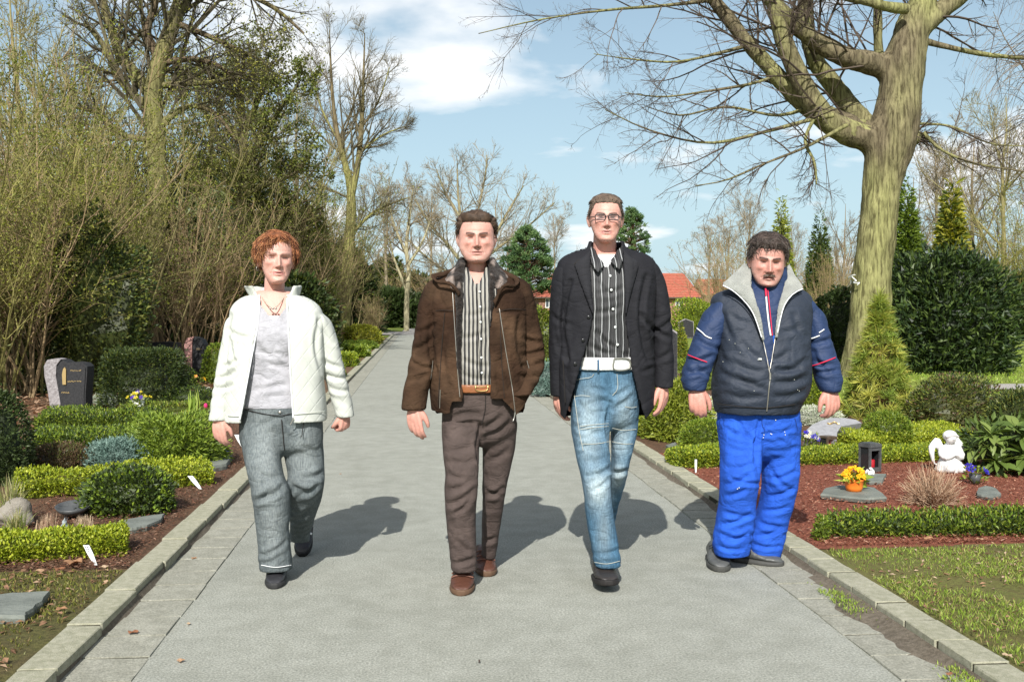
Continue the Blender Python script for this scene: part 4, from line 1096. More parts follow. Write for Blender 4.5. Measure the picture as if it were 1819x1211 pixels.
bush_px('dark_shrub', 'dark evergreen left of the brown jacket shoulder', 'shrub', 712, 775, 490, 578, 0.7, n=3500, L=0.5, Wd=0.22, cols=DARK_G, seed=254, amp=0.3)
# ---------------------------------------------------------------- the thicket on the left
def twig_shrub_mesh(seed, col, n=46, h=4.6, spread=0.42, lv=(11, 3), r=0.016, leaf=None, arch=-0.02):
    rng = np.random.default_rng(seed)
    th = rng.uniform(0, 6.283, n); a = rng.uniform(0.05, spread, n)
    d = np.stack([np.cos(th) * np.sin(a), np.sin(th) * np.sin(a), np.cos(a)], 1)
    L = h * rng.uniform(0.45, 1.1, n)
    pts = [np.stack([rng.normal(0, .3, n), rng.normal(0, .3, n), np.zeros(n)], 1)]
    for s in range(9):
        d = d + rng.normal(0, 0.055, d.shape); d[:, 2] += arch; d = nrm(d)
        pts.append(pts[-1] + d * (L / 9)[:, None])
    P = np.stack(pts, 1); R = np.tile(np.linspace(r, r * 0.3, 10), (n, 1)) * rng.uniform(0.5, 1.3, (n, 1))
    q1, r1 = grow(P, R, lv[0], 0.2, 0.98, 0.34, 0.55, 6, 0.03, 0.09, rng, 0.6, 0.005, 0.15)
    q2, r2 = grow(q1, r1, lv[1], 0.2, 0.98, 0.5, 0.55, 4, 0.03, 0.1, rng, 0.7, 0.004, 0.1)
    v = join(tubes(P, R, 4), tubes(q1, r1, 3), tubes(q2, r2, 3))
    cc = np.concatenate([tcol(P, 4, col, rng, 0.35), tcol(q1, 3, col, rng, 0.3), tcol(q2, 3, np.array(col) * 1.1, rng, 0.3)])
    o = mk('twigs', v[0], v[1], TWIG, None, False, cc)
    lo = None
    if leaf:
        cnt, Ls, Wd, cols = leaf
        E = np.concatenate([q2[:, 1:].reshape(-1, 3), q1[:, 2:].reshape(-1, 3)])
        E = E[rng.integers(0, len(E), cnt)] + rng.normal(0, 0.02, (cnt, 3))
        V, Fc = leaves(E, rng.normal(0, 1, (cnt, 3)) + [0, 0, 0.5], Ls, Wd, rng)
        lo = mk('buds', V, Fc, LEAF, None, False, lcol(cnt, cols, rng))
    out = [o.data, lo.data if lo else None]
    bpy.data.objects.remove(o)
    if lo: bpy.data.objects.remove(lo)
    return out
SHR = [twig_shrub_mesh(401, (0.20, 0.18, 0.06), leaf=(9000, 0.04, 0.022, BUD)), twig_shrub_mesh(402, (0.25, 0.18, 0.10), leaf=(6500, 0.035, 0.018, BUD)),
       twig_shrub_mesh(403, (0.18, 0.155, 0.07), n=52, leaf=(8000, 0.045, 0.024, OLIVE + BUD[:2]))]
def place_shrub(px, Y, ytop, kd, rz, label, wide=1.0):
    b = at(px, 600, Y); b[2] = ZB - 0.05
    h = at(px, ytop, Y)[2] - b[2]; s = h / 4.6
    root = thing('twiggy_shrub', label, 'shrub', b, 'bare shrubs of the left thicket')
    for me, nm in zip(SHR[kd], ('twigs', 'buds')):
        if me: stuff(share(me, nm, root, b, (0, 0, rz), (s * wide, s * wide, s)))
for i, (px, Y, yt, kd, wd, lab) in enumerate([
        (-60, 14.5, 170, 0, 1.3, 'bare shrub of the thicket cut by the left picture edge'),
        (30, 15.5, 200, 1, 1.2, 'bare shrub of the thicket above the dark conifer'),
        (120, 16.5, 230, 0, 1.2, 'bare shrub of the thicket above the wavy headstone'),
        (190, 18, 200, 2, 1.2, 'bare shrub of the thicket above the clipped yew'),
        (55, 20, 90, 2, 1.2, 'taller bare shrub further back at the far left'),
        (160, 22, 150, 0, 1.1, 'taller bare shrub further back below the leaning tree'),
        (330, 24, 300, 1, 1.3, 'brownish bare shrub behind the drooping evergreen'),
        (400, 26, 330, 2, 1.3, 'olive bare shrub left of the red-brown hair'),
        (470, 30, 340, 1, 1.2, 'brownish bare shrub behind the red-brown hair'),
        (540, 33, 360, 2, 1.2, 'olive bare shrub right of the red-brown hair'),
        (585, 40, 400, 1, 1.0, 'brownish bare shrub left of the double-stemmed trunk'),
        (660, 52, 520, 1, 1.0, 'small pale bare shrub behind the golden bush'),
        (1330, 48, 430, 1, 1.3, 'bare shrub with pale stems left of the column conifer'),
        (1475, 36, 440, 1, 0.8, 'bare shrub with pale stems left of the big trunk'),
        (230, 27, 60, 2, 1.0, 'tall bare shrub behind the leaning trunk'),
        (300, 30, 180, 0, 1.2, 'tall bare shrub right of the leaning trunk'),
        (370, 34, 220, 2, 1.2, 'tall olive shrub below the ivy tree, on its left'),
        (450, 36, 250, 0, 1.2, 'tall olive shrub below the ivy tree, on its right'),
        (520, 42, 290, 2, 1.2, 'tall olive shrub left of the double-stemmed tree'),
        (590, 56, 330, 2, 1.3, 'far bare shrub behind the fork of the double-stemmed tree'),
        (0, 24, 60, 1, 1.2, 'tall brown shrub at the upper left edge'),
        (700, 80, 480, 1, 1.6, 'far bare shrub before the dark evergreens'),
        (1285, 54, 410, 1, 1.2, 'brown bare shrub left of the fleece collar'),
        (1395, 52, 420, 1, 1.2, 'brown bare shrub behind the dark wavy hair'),
        (1500, 60, 400, 1, 1.2, 'brown bare shrub hard left of the big trunk'),
        (1640, 50, 400, 1, 1.3, 'brown bare shrub right of the big trunk'),
        (1760, 46, 350, 1, 1.5, 'brown bare shrub right of the golden-tipped cypress'),
        (1830, 40, 330, 0, 1.4, 'olive bare shrub at the right picture edge'),
        (880, 70, 470, 1, 1.5, 'brown bare shrub behind the round green pine'),
        (790, 75, 440, 1, 1.5, 'brown bare shrub left of the head of the man in brown')]):
    place_shrub(px, Y, yt, kd, i * 2.1, lab, wd)
# evergreen bodies inside the thicket
bush_px('drooping_evergreen', 'tall evergreen with drooping leathery leaves left of the woman', 'shrub', 236, 388, 350, 640, 0.8, shape='boxy', n=4600, L=0.33, Wd=0.08, cols=[(0.06, 0.085, 0.025), (0.10, 0.13, 0.04), (0.15, 0.18, 0.07), (0.04, 0.06, 0.02)], seed=411, m=GLOSSLEAF, amp=0.5, depth=0.7, up=-1.3, jit=0.5, f=3.4, corek=.6)
bush_px('thicket_bush', 'dense olive bush behind the wavy headstone', 'bush', 60, 262, 380, 700, 0.6, n=13000, L=0.075, Wd=0.04, cols=OLIVE + DARK_G, seed=412, amp=0.35, depth=0.55)
bush_px('thicket_bush', 'dense olive bush at the left picture edge behind the dark conifer', 'bush', -120, 110, 440, 690, 0.7, n=7000, L=0.09, Wd=0.05, cols=OLIVE + BROWN[:2], seed=413, amp=0.35, depth=0.55)
bush_px('thicket_bush', 'shadowy olive bush behind the pink headstone', 'bush', 300, 440, 480, 634, 0.6, n=6000, L=0.12, Wd=0.06, cols=DARK_G + OLIVE[1:2], seed=414, amp=0.3, depth=0.5)
bush_px('thicket_bush', 'shadowy olive bush behind the shoulder of the white jacket', 'bush', 420, 600, 470, 640, 0.6, n=7000, L=0.16, Wd=0.08, cols=DARK_G + OLIVE[1:2], seed=415, amp=0.3, depth=0.5)
bush_px('thicket_bush', 'tall olive bush in the middle of the thicket behind the ivy tree', 'bush', 440, 600, 330, 615, 0.6, n=8000, L=0.2, Wd=0.09, cols=OLIVE + BROWN[:1], seed=416, amp=0.35, depth=0.6)
bush_px('thicket_bush', 'brownish bush under the leaning tree left of the drooping evergreen', 'bush', 150, 330, 300, 640, 0.6, n=9000, L=0.11, Wd=0.05, cols=OLIVE + BROWN[:2], seed=417, amp=0.35, depth=0.7, corek=.7)
bush_px('thicket_bush', 'dark olive bush above the drooping evergreen', 'bush', 330, 480, 260, 620, 0.6, n=8000, L=0.2, Wd=0.09, cols=OLIVE + DARK_G[1:3], seed=418, amp=0.4, depth=0.7, corek=.7)
bush_px('thicket_bush', 'low dark bush right of the wavy headstone behind the clipped yew', 'bush', 200, 345, 540, 634, 0.5, n=6000, L=0.09, Wd=0.05, cols=DARK_G, seed=419, amp=0.3, depth=0.5)
# far wood closing the view
def far_wood():
    rng = np.random.default_rng(421)
    n = 420
    X = rng.uniform(-120, 150, n); Y = rng.uniform(100, 135, n); H0 = rng.uniform(3, 7.5, n) * (1 + 0.3 * np.sin(X * 0.13))
    k = 5; s = np.linspace(0, 1, k)
    P = np.stack([X[:, None] + rng.normal(0, 0.9, (n, 1)) * s, Y[:, None] + 0 * s, H0[:, None] * s], -1)
    R = np.tile(np.linspace(0.09, 0.02, k), (n, 1))
    q, r = grow(P, R, 7, 0.25, 0.95, 0.4, 0.6, 4, 0.05, 0.1, rng, 0.5, 0.02, 0.4)
    v = join(tubes(P, R, 3), tubes(q, r, 3))
    o = mk('far_wood', v[0], v[1], TWIG, None, False, np.concatenate([tcol(P, 3, (0.2, 0.165, 0.115), rng, 0.3), tcol(q, 3, (0.21, 0.17, 0.12), rng, 0.3)]))
    tag(o, 'far strip of bare brown woodland along the horizon', 'wood', kind='stuff')
far_wood()
# ================================================================ graves, ornaments, house, litter
M_GRANITE = mat('dark_granite', (0.022, 0.022, 0.024), (0.045, 0.045, 0.046), scale=60, rough=0.6, spec=0.1)
M_GRANITE_ROUGH = mat('rough_granite_edge', (0.20, 0.18, 0.18), (0.34, 0.32, 0.32), scale=30, rough=0.9, bump=0.8, bscale=50)
M_PINKSTONE = mat('pink_granite', (0.40, 0.19, 0.16), (0.55, 0.32, 0.28), scale=40, rough=0.8, bump=0.5)
M_SLATE = mat('slate', (0.12, 0.132, 0.115), (0.185, 0.20, 0.175), scale=7, rough=0.75, bump=0.4, bscale=30)
M_GOLD = mat('gilded_letters', (0.5, 0.36, 0.16), rough=0.4, metal=0.6)
M_PLASTER = mat('white_plaster', (0.60, 0.60, 0.58), (0.68, 0.68, 0.66), scale=20, rough=0.75, bump=0.15, bscale=80)
M_PEWTER = mat('dark_metal', (0.045, 0.048, 0.05), (0.085, 0.09, 0.09), scale=12, rough=0.45, spec=0.5)
M_BRONZE = mat('bronze', (0.16, 0.12, 0.085), (0.26, 0.2, 0.15), scale=20, rough=0.4, metal=0.7)
M_CANDLE = mat('red_candle', (0.35, 0.012, 0.02), rough=0.35, spec=0.5)
M_POT = mat('orange_pot', (0.75, 0.17, 0.02), (0.82, 0.23, 0.03), scale=9, rough=0.4)
M_TAG = mat('white_plastic', (0.75, 0.78, 0.76), rough=0.4)
M_INK = mat('pencil_ink', (0.15, 0.15, 0.16), rough=0.7)
M_GLASS = mat('lantern_glass', (0.02, 0.022, 0.024), rough=0.1, spec=0.6)
M_FIELD = mat('field_stone', (0.17, 0.15, 0.12), (0.30, 0.28, 0.24), scale=8, rough=0.9, bump=0.7, bscale=25)

def headstone(label, outline_px, Y, depth, side_mat, seed, letters=True):
    """outline in photo pixels of the front face; extruded away from the viewer"""
    O = np.array([at(x, y, Y) for x, y in outline_px])
    c = O.mean(0).copy(); c[2] = ZB - 0.02; c[1] = Y + depth / 2
    root = thing('headstone', label, 'headstone', c)
    V, Fc = prism(O, (0.10 * depth, depth, 0))
    n = len(O)
    V2 = V.copy()
    bo = mk('stone_body', V2, Fc, side_mat, root)
    cen = O.mean(0)
    I = cen + (O - cen) * 0.93; I[:, 1] = Y - 0.012
    V, Fc = prism(I, (0, 0.014, 0))
    mk('polished_face', V, Fc, M_GRANITE, root)
    return root, O, cen
def lettering(root, rows, Y, m=M_GOLD, h=0.022):
    """rows of short raised strokes standing for the weathered inscription"""
    rng = random.Random(5)
    for (x0, x1, y) in rows:
        parts = []; x = x0
        while x < x1:
            w = rng.uniform(2.2, 4.2)
            a_ = at(x, y, Y); 
            parts.append(box((a_[0], Y, a_[2] + rng.uniform(-.002, .002)), (0.007, 0.004, h * rng.uniform(.7, 1))))
            parts.append(box((a_[0] + 0.007, Y, a_[2] + rng.choice((-.4, 0, .4)) * h), (0.009, 0.004, 0.005)))
            x += w
        V, Fc = join(*parts)
        mk('inscription', V, Fc, m, root)
# wavy headstone with rough light edge
Yh = 12.35
r1, O1, c1 = headstone('dark polished wavy headstone with a rough pale edge in the left bed',
    [(96, 742), (94, 715), (90, 690), (84, 668), (81, 650), (86, 641), (98, 638), (112, 639), (120, 644), (134, 643), (148, 645), (155, 651), (154, 672), (152, 700), (152, 742)], Yh, 0.20, M_GRANITE, 1)
# broad rough side towards the path light
V, Fc = prism(np.array([at(x, y, Yh - 0.03) for x, y in [(90, 742), (88, 715), (84, 690), (79, 668), (78, 650), (84, 639), (98, 636.5), (108, 638), (100, 648), (99, 668), (103, 690), (107, 715), (108, 742)]]), (0.02, 0.17, 0))
mk('rough_edge', V, Fc, M_GRANITE_ROUGH, r1)
lettering(r1, [(126, 143, 658), (121, 146, 677), (110, 123, 697)], Yh - 0.014, h=0.016)
V, Fc = prism(np.array([at(x, y, Yh - 0.03) for x, y in [(111, 683), (110, 665), (112, 655), (115, 652), (117, 656), (117, 683)]]), (0, 0.015, 0))
mk('bronze_ornament', V, Fc, M_GOLD, r1)
r2, O2, c2 = headstone('low dark headstone with a slightly pointed top left of the pink one', [(268, 672), (267, 616), (271, 608), (292, 607), (314, 609), (316, 672)], 18.2, 0.25, M_GRANITE, 2)
r3, O3, c3 = headstone('pink-sided headstone with a slanted top at the white sleeve', [(338, 672), (338, 606), (346, 598), (358, 603), (362, 612), (362, 672)], 18.6, 0.25, M_GRANITE, 3)
V, Fc = prism(np.array([at(x, y, 18.55) for x, y in [(327, 672), (327, 611), (331, 601), (344, 597.5), (341, 606), (340.5, 672)]]), (0, 0.25, 0))
mk('pink_edge', V, Fc, M_PINKSTONE, r3)
lettering(r3, [(350, 360, 620)], 18.585, h=0.04)
# further headstones seen between the men
for i, (ol, Y, lab, m_) in enumerate([
        ([(1186, 705), (1186, 588), (1194, 584), (1203, 590), (1203, 705)], 13.5, 'narrow grey stele behind the sleeve of the black blazer', M_GRANITE_ROUGH),
        ([(1205, 600), (1206, 572), (1218, 566), (1232, 571), (1233, 600)], 30.0, 'far grey headstone left of the navy sleeve', M_GRANITE_ROUGH),
        ([(958, 640), (958, 582), (963, 574), (971, 578), (972, 640)], 26.0, 'small white headstone at the right sleeve of the brown jacket', M_PLASTER)]):
    headstone_root, _, _ = headstone(lab, ol, Y, 0.16, m_, 10 + i)
# slate slabs
def slab(name, label, pts, z, th, m=M_SLATE, seed=1):
    r = random.Random(seed)
    O = np.array([gnd(x, y, z) for x, y in pts])
    O = np.concatenate([[O[i] * (1 - t) + O[(i + 1) % len(O)] * t for t in (0, .33, .66)] for i in range(len(O))])
    O[:, :2] += np.array([[r.uniform(-.006, .006), r.uniform(-.006, .006)] for _ in O])
    c = O.mean(0); n = len(O)
    top = c + (O - c) * 0.985; bot = c + (O - c) * 1.01 - [0, 0, th * 0.35]; bot2 = c + (O - c) * 0.97 - [0, 0, th]
    ins = c + (O - c) * 0.5 + [0, 0, 0.003]
    V = np.concatenate([bot2, bot, top, ins, c[None] + [0, 0, 0.002]])
    i = np.arange(n); j = (i + 1) % n
    Fq = np.concatenate([np.stack([i + k * n, j + k * n, j + (k + 1) * n, i + (k + 1) * n], 1) for k in range(3)])
    Ft = np.stack([i + 3 * n, j + 3 * n, np.full(n, 4 * n)], 1)
    o = mk(name, V, [Fq, Ft, np.arange(n)[None, ::-1]], m, loc=(c[0], c[1], z - th))
    return tag(o, label, 'slab')
slab('slate_slab', 'large slate slab lying in moss at the lower left edge', [(-60, 1062), (20, 1052), (88, 1048), (74, 1066), (48, 1086), (46, 1092), (-60, 1090)], ZB + 0.025, 0.04, seed=1)
slab('slate_slab', 'slate slab on mulch between the front hedge and the left kerb', [(205, 937), (222, 922), (250, 917), (293, 911), (286, 922), (262, 932), (232, 938)], ZB + 0.02, 0.035, seed=2)
slab('slate_slab', 'flat slate slab beside the leg of the grey jeans', [(360, 822), (366, 812), (412, 808), (402, 823), (380, 827)], ZB + 0.035, 0.06, seed=3)
slab('slate_slab', 'irregular slate slab under the orange flower pot', [(1458, 876), (1466, 866), (1490, 861), (1530, 863), (1552, 865), (1566, 874), (1574, 882), (1540, 884), (1495, 880)], ZB + 0.025, 0.035, seed=4)
slab('slate_slab', 'small slate slab right of the dry twiggy shrub', [(1738, 866), (1752, 862), (1768, 866), (1780, 876), (1760, 881), (1735, 877)], ZB + 0.02, 0.03, seed=5)
slab('slate_slab', 'small slate piece in the mulch below the blazer hand', [(1182, 790), (1200, 785), (1206, 792), (1192, 797)], ZB + 0.02, 0.03, seed=6)
slab('stone_plinth', 'small pale square plinth below the dark lantern', [(1530, 848), (1546, 840), (1575, 841), (1567, 853), (1545, 854)], ZB + 0.02, 0.04, seed=7)
# tilted slab headstone: rounded leaf-like face leaning back
def tilted_slab():
    px = [(1430, 775), (1433, 763), (1443, 754), (1458, 747), (1475, 742), (1500, 742), (1520, 745), (1531, 751), (1512, 754), (1494, 757), (1487, 768), (1486, 782), (1470, 778), (1450, 775)]
    O = []
    for x, y in px:
        t = np.clip((782 - y) / 40, 0, 1)
        O.append(at(x, y, 8.75 + 0.42 * t))
    O = np.array(O); c = O.mean(0).copy(); c[2] = ZB - 0.02
    root = thing('slab_headstone', 'tilted rounded grey slab headstone right of the blue trousers', 'headstone', c)
    V, Fc = prism(O, (0.0, 0.05, -0.09)); mk('stone_body', V, Fc, mat('grey_stone', (0.22, 0.22, 0.225), (0.30, 0.30, 0.31), scale=25, rough=0.5), root)
    rng = np.random.default_rng(9)
    P = []
    for i in range(9):
        x = 1470 + i * 2.6; y = 751 + 1.5 * math.sin(i)
        P.append(at(x, y, 8.75 + 0.42 * (782 - y) / 40 - 0.02))
    V, Fc = tubes(np.array(P)[None], np.full((1, 9), 0.008), 5); mk('inscription', V, Fc, M_GOLD, root)
tilted_slab()
# ---------------------------------------------------------------- lanterns
def lantern(name, label, px, yb, h, w, seed, big=True):
    b = G(px, yb); b[2] = ZB - 0.005
    root = thing(name, label, 'lantern', b)
    m_ = M_PEWTER if big else M_BRONZE
    rz = 0.35
    def rb(nm, c, s, mm, par=root):
        me = bevbox_mesh(nm, s, min(s) * 0.18, 0, 0, 2, mm)
        cz, sn = math.cos(rz), math.sin(rz)
        return share(me, nm, par, b + np.array([c[0] * cz - c[1] * sn, c[0] * sn + c[1] * cz, c[2]]), (0, 0, rz))
    t = w * 0.16
    rb('base', (0, 0, h * 0.04), (w, w, h * 0.08), m_)
    for sx in (-1, 1):
        for sy in (-1, 1):
            rb('post', (sx * (w - t) / 2, sy * (w - t) / 2, h * 0.47), (t, t, h * 0.8), m_)
    rb('roof', (0, 0, h * 0.92), (w * 1.03, w * 1.03, h * 0.14), m_)
    rb('roof_cap', (0, 0, h * 0.985), (w * 0.8, w * 0.8, h * 0.06), m_)
    d = rb('door_frame', (0, -(w - t * .5) / 2 + 0.001, h * 0.13), (w * 0.72, t * .5, h * 0.10), m_)
    rb('door_lintel', (0, -(w - t * .5) / 2 + 0.001, h * 0.80), (w * 0.72, t * .5, h * 0.09), m_)
    rb('pane', (0, (w - t) / 2, h * 0.47), (w * 0.72, 0.004, h * 0.78), M_GLASS)
    rb('pane', (-(w - t) / 2, 0, h * 0.47), (0.004, w * 0.72, h * 0.78), M_GLASS)
    rb('pane', ((w - t) / 2, 0, h * 0.47), (0.004, w * 0.72, h * 0.78), M_GLASS)
    V, Fc = lathe([(0.001, 0), (w * .28, 0), (w * .3, 0.01), (w * .3, h * .32), (w * .27, h * .34), (0.001, h * .34)], b + [0, 0, h * .08], 16)
    mk('candle', V, Fc, M_CANDLE, root, True)
lantern('grave_lantern', 'tall dark metal lantern with a red candle in the mulch', 1545, 838, 0.225, 0.125, 1)
lantern('grave_lantern', 'small bronze lantern before the tilted slab headstone', 1470, 797, 0.115, 0.12, 2, False)
# white kneeling angel with folded wings
def angel(label, px, yb, h, seed, voxel, wings=True, name='angel_statue'):
    b = G(px, yb); b[1] += 0.05; b[2] = ZB - 0.01
    root_m = []
    s = h
    def q(x, y, z): return b + np.array([x, y, z]) * s
    P = [stack([(b[0], b[1], b[2] + z * s, rx * s, ry * s) for z, rx, ry in ((0, .30, .26), (.06, .32, .28), (.2, .27, .24), (.35, .20, .17), (.5, .21, .15), (.6, .19, .13), (.66, .10, .09), (.72, .07, .07))], 20)]
    hc = q(-.03, -.08, .82)
    P.append(tuple(ellipsoid(hc, (.125 * s, .14 * s, .15 * s))))
    P.append(tuple(ellipsoid(hc + np.array([0, .035, .045]) * s, (.165 * s, .16 * s, .13 * s))))      # hair
    P.append(tubec([hc + np.array([-.15, -.06, .03]) * s, hc + np.array([0, -.13, .09]) * s, hc + np.array([.15, -.06, .03]) * s], [.03 * s, .035 * s, .03 * s], 8, n=9))
    P.append(tuple(ellipsoid(hc + np.array([0, -.14, -.02]) * s, (.02 * s, .03 * s, .03 * s))))        # nose
    for sx in (-1, 1):
        P.append(tubec([q(sx * .18, 0, .58), q(sx * .25, -.07, .42), q(sx * .17, -.19, .37), q(sx * .03, -.24, .46)], [.07 * s, .07 * s, .06 * s, .045 * s], 12, n=9))
        P.append(tuple(ellipsoid(q(sx * .13, -.2, .12), (.13 * s, .2 * s, .13 * s))))                 # knees
        if wings:
            for k in range(7):
                a_ = k / 6
                P.append(tubec([q(sx * .10, .12, .50 - .1 * a_), q(sx * (.20 + .10 * a_), .15, .74 - .12 * a_), q(sx * (.31 + .09 * math.sin(a_ * 2.6)), .16, .70 - .30 * a_), q(sx * (.34 - .06 * a_), .16, .42 - .26 * a_)], [.04 * s, .045 * s, .05 * s, .022 * s], 10, n=11))
    V, Fc, Nn = fuse('angel', P, voxel, 2)
    V += Nn * (0.008 * s * np.sin(V[:, :1] * 90 / s * .33 + 6 * fnoise(V, seed, 2.5 / s * .3, 2)[:, None])) * (V[:, 2:3] < b[2] + .6 * s)
    o = mk(name, V, Fc, M_PLASTER, None, True, loc=b)
    tag(o, label, 'statue')
angel('white praying angel statue with folded wings beside the rhododendron', 1693, 840, 0.335, 1, 0.006)
angel('tiny white cherub figurine on the small plinth', 1552, 851, 0.085, 2, 0.003, True, 'cherub_figurine')
# ---------------------------------------------------------------- flowers
def flower_mesh(name, r, col, centre, petals=5):
    V = [[0, 0, 0.15 * r]]; Fc = []; C = [centre]
    for p in range(petals):
        a = p * 2 * math.pi / petals; da = math.pi / petals * 1.05
        i = len(V)
        for (rr, aa, z) in ((.45, a - da * .7, .1), (1.0, a - da * .6, .3), (1.08, a, .36), (1.0, a + da * .6, .3), (.45, a + da * .7, .1)):
            V.append([r * rr * math.cos(aa), r * rr * math.sin(aa), r * z]); C.append(col)
        Fc += [[0, i, i + 1, i + 2], [0, i + 2, i + 3, i + 4]]
    me = bpy.data.meshes.new(name); me.from_pydata(V, [], Fc); setcol(me, np.array(C)); me.materials.append(PETAL)
    return me
def flowers(root, c, r, h, n, fl, seed, stalk=True, face=(0, -0.5, 0.8)):
    rng = np.random.default_rng(seed)
    for i in range(n):
        a = rng.uniform(0, 6.283); rr = math.sqrt(rng.uniform(0, 1))
        p = np.asarray(c) + [r * rr * math.cos(a), r * rr * math.sin(a), h * (1 - 0.35 * rr * rr) + rng.uniform(-.01, .01)]
        d = nrm(np.array(face) + np.array([math.cos(a), math.sin(a), 0]) * rr * 0.7 + rng.normal(0, .2, 3))
        q = Vector(d).to_track_quat('Z', 'Y').to_euler(); s = rng.uniform(.8, 1.2)
        share(fl[rng.integers(0, len(fl))], 'flower', root, p, q, (s, s, s))
def leaf_ring(root, c, n, L, Wd, cols, seed, up=0.5, z=0.0):
    rng = np.random.default_rng(seed); th = rng.uniform(0, 6.283, n)
    P = np.asarray(c) + np.stack([.015 * np.cos(th), .015 * np.sin(th), z + rng.uniform(-.01, .01, n)], 1)
    V, Fc = leaves(P, np.stack([np.cos(th), np.sin(th), 0 * th + up], 1), L, Wd, rng, jit=.3)
    stuff(mk('leaves', V, Fc, LEAF, root, col=lcol(n, cols, rng)))
FY = flower_mesh('flower', 0.021, (0.85, 0.42, 0.02), (0.9, 0.6, 0.02)); FY2 = flower_mesh('flower', 0.02, (0.8, 0.55, 0.02), (0.85, 0.5, 0.02))
FP = flower_mesh('flower', 0.024, (0.06, 0.04, 0.5), (0.03, 0.02, 0.25)); FW = flower_mesh('flower', 0.022, (0.7, 0.7, 0.66), (0.65, 0.6, 0.3)); FV = flower_mesh('flower', 0.022, (0.14, 0.05, 0.5), (0.08, 0.03, 0.3))
FYL = flower_mesh('flower', 0.022, (0.75, 0.65, 0.06), (0.6, 0.4, 0.02)); FOR = flower_mesh('flower', 0.022, (0.85, 0.3, 0.16), (0.8, 0.5, 0.1)); FPK = flower_mesh('flower', 0.022, (0.75, 0.05, 0.25), (0.6, 0.1, 0.2)); FRD = flower_mesh('flower', 0.03, (0.7, 0.03, 0.02), (0.6, 0.2, 0.05))
b = G(1517, 872, ZB + 0.025)
rt = thing('primrose_pot', 'orange pot of yellow primroses on the slate slab', 'flower pot', b)
V, Fc = lathe([(0.001, 0), (.05, 0), (.058, .03), (.064, .075), (.068, .078), (.066, .088), (.058, .085), (.05, .07), (0.001, .07)], b, 20); mk('pot', V, Fc, M_POT, rt, True)
leaf_ring(rt, b, 26, .10, .055, [(0.3, 0.38, 0.05), (0.24, 0.33, 0.04), (0.4, 0.45, 0.08)], 3, 0.15, .085)
flowers(rt, b, .068, .155, 34, [FY, FY, FY2], 4)
def pansy_patch(label, px, yb, r, h, n, fl, seed, cols=JUN, name='pansies', z=ZB):
    c = G(px, yb, z - 0.005)
    rt = thing(name, label, 'flowers', c)
    rng = np.random.default_rng(seed); k = int(n * 9)
    th = rng.uniform(0, 6.283, k); rr = np.sqrt(rng.uniform(0, 1, k)) * r
    V, Fc = leaves(c + np.stack([rr * np.cos(th), rr * np.sin(th), rng.uniform(0, h * .85, k)], 1), np.stack([np.cos(th), np.sin(th), 0 * th + 1], 1), .035, .016, rng)
    stuff(mk('leaves', V, Fc, LEAF, rt, col=lcol(k, cols, rng)))
    flowers(rt, c, r, h, n, fl, seed + 1)
    return rt
pansy_patch('blue and white pansies between the trousers and the tilted slab', 1432, 797, .11, .15, 16, [FP, FP, FW], 11)
rt = pansy_patch('potted violet and yellow pansies at the right foot of the white angel', 1732, 858, .07, .14, 9, [FP, FYL, FP], 12)
V, Fc = lathe([(0.001, 0), (.03, 0), (.045, .07), (.04, .07), (0.001, .06)], wloc(rt), 14); mk('pot', V, Fc, M_PEWTER, rt, True)
pansy_patch('white and violet pansies at the hem of the navy vest', 1258, 725, .09, .16, 9, [FW, FW, FV], 13)
pansy_patch('orange and yellow primroses behind the blazer hand', 1205, 722, .16, .15, 26, [FOR, FY2, FOR], 14)
pansy_patch('violet pansies low beside the grey jeans', 384, 815, .09, .08, 7, [FV, FV, FP], 15)
pansy_patch('small yellow primroses left of the pink tulip', 333, 742, .05, .07, 6, [FYL], 16)
pansy_patch('orange daffodils at the white sleeve', 352, 690, .11, .22, 8, [FOR, FY], 17)
pansy_patch('far red tulips by the double-stemmed tree', 604, 612, .3, .35, 9, [FRD], 18)
pansy_patch('far yellow primroses along the left kerb', 600, 628, .3, .2, 26, [FYL, FYL, FW], 19)
pansy_patch('far salmon-orange flowers before the golden bush', 632, 614, .3, .22, 22, [FOR, FOR, FRD], 20)
pansy_patch('far white flower cushion before the golden bush', 647, 616, .28, .16, 26, [FW], 21)
pansy_patch('white flowers behind the tulips at the white sleeve', 372, 702, .16, .12, 16, [FW], 22)
# bouquet wrapped in paper
b = G(250, 742)
rt = thing('bouquet', 'paper-wrapped bouquet of yellow and violet flowers in the left bed', 'bouquet', b)
V, Fc = lathe([(0.012, 0), (.03, .08), (.075, .2), (.07, .2), (.02, .07)], b, 14); V[:, 0] += (V[:, 2] - b[2]) * -.2; V[:, 1] += (V[:, 2] - b[2]) * .3; mk('paper', V, Fc, mat('bouquet_paper', (0.7, 0.72, 0.62), rough=0.6), rt, True)
leaf_ring(rt, b + [-.03, .05, 0], 60, .12, .02, JUN + [(0.5, 0.52, 0.4)], 23, 0.6, .18)
flowers(rt, b + [-.03, .05, .1], .13, .2, 22, [FYL, FYL, FV, FW], 24)
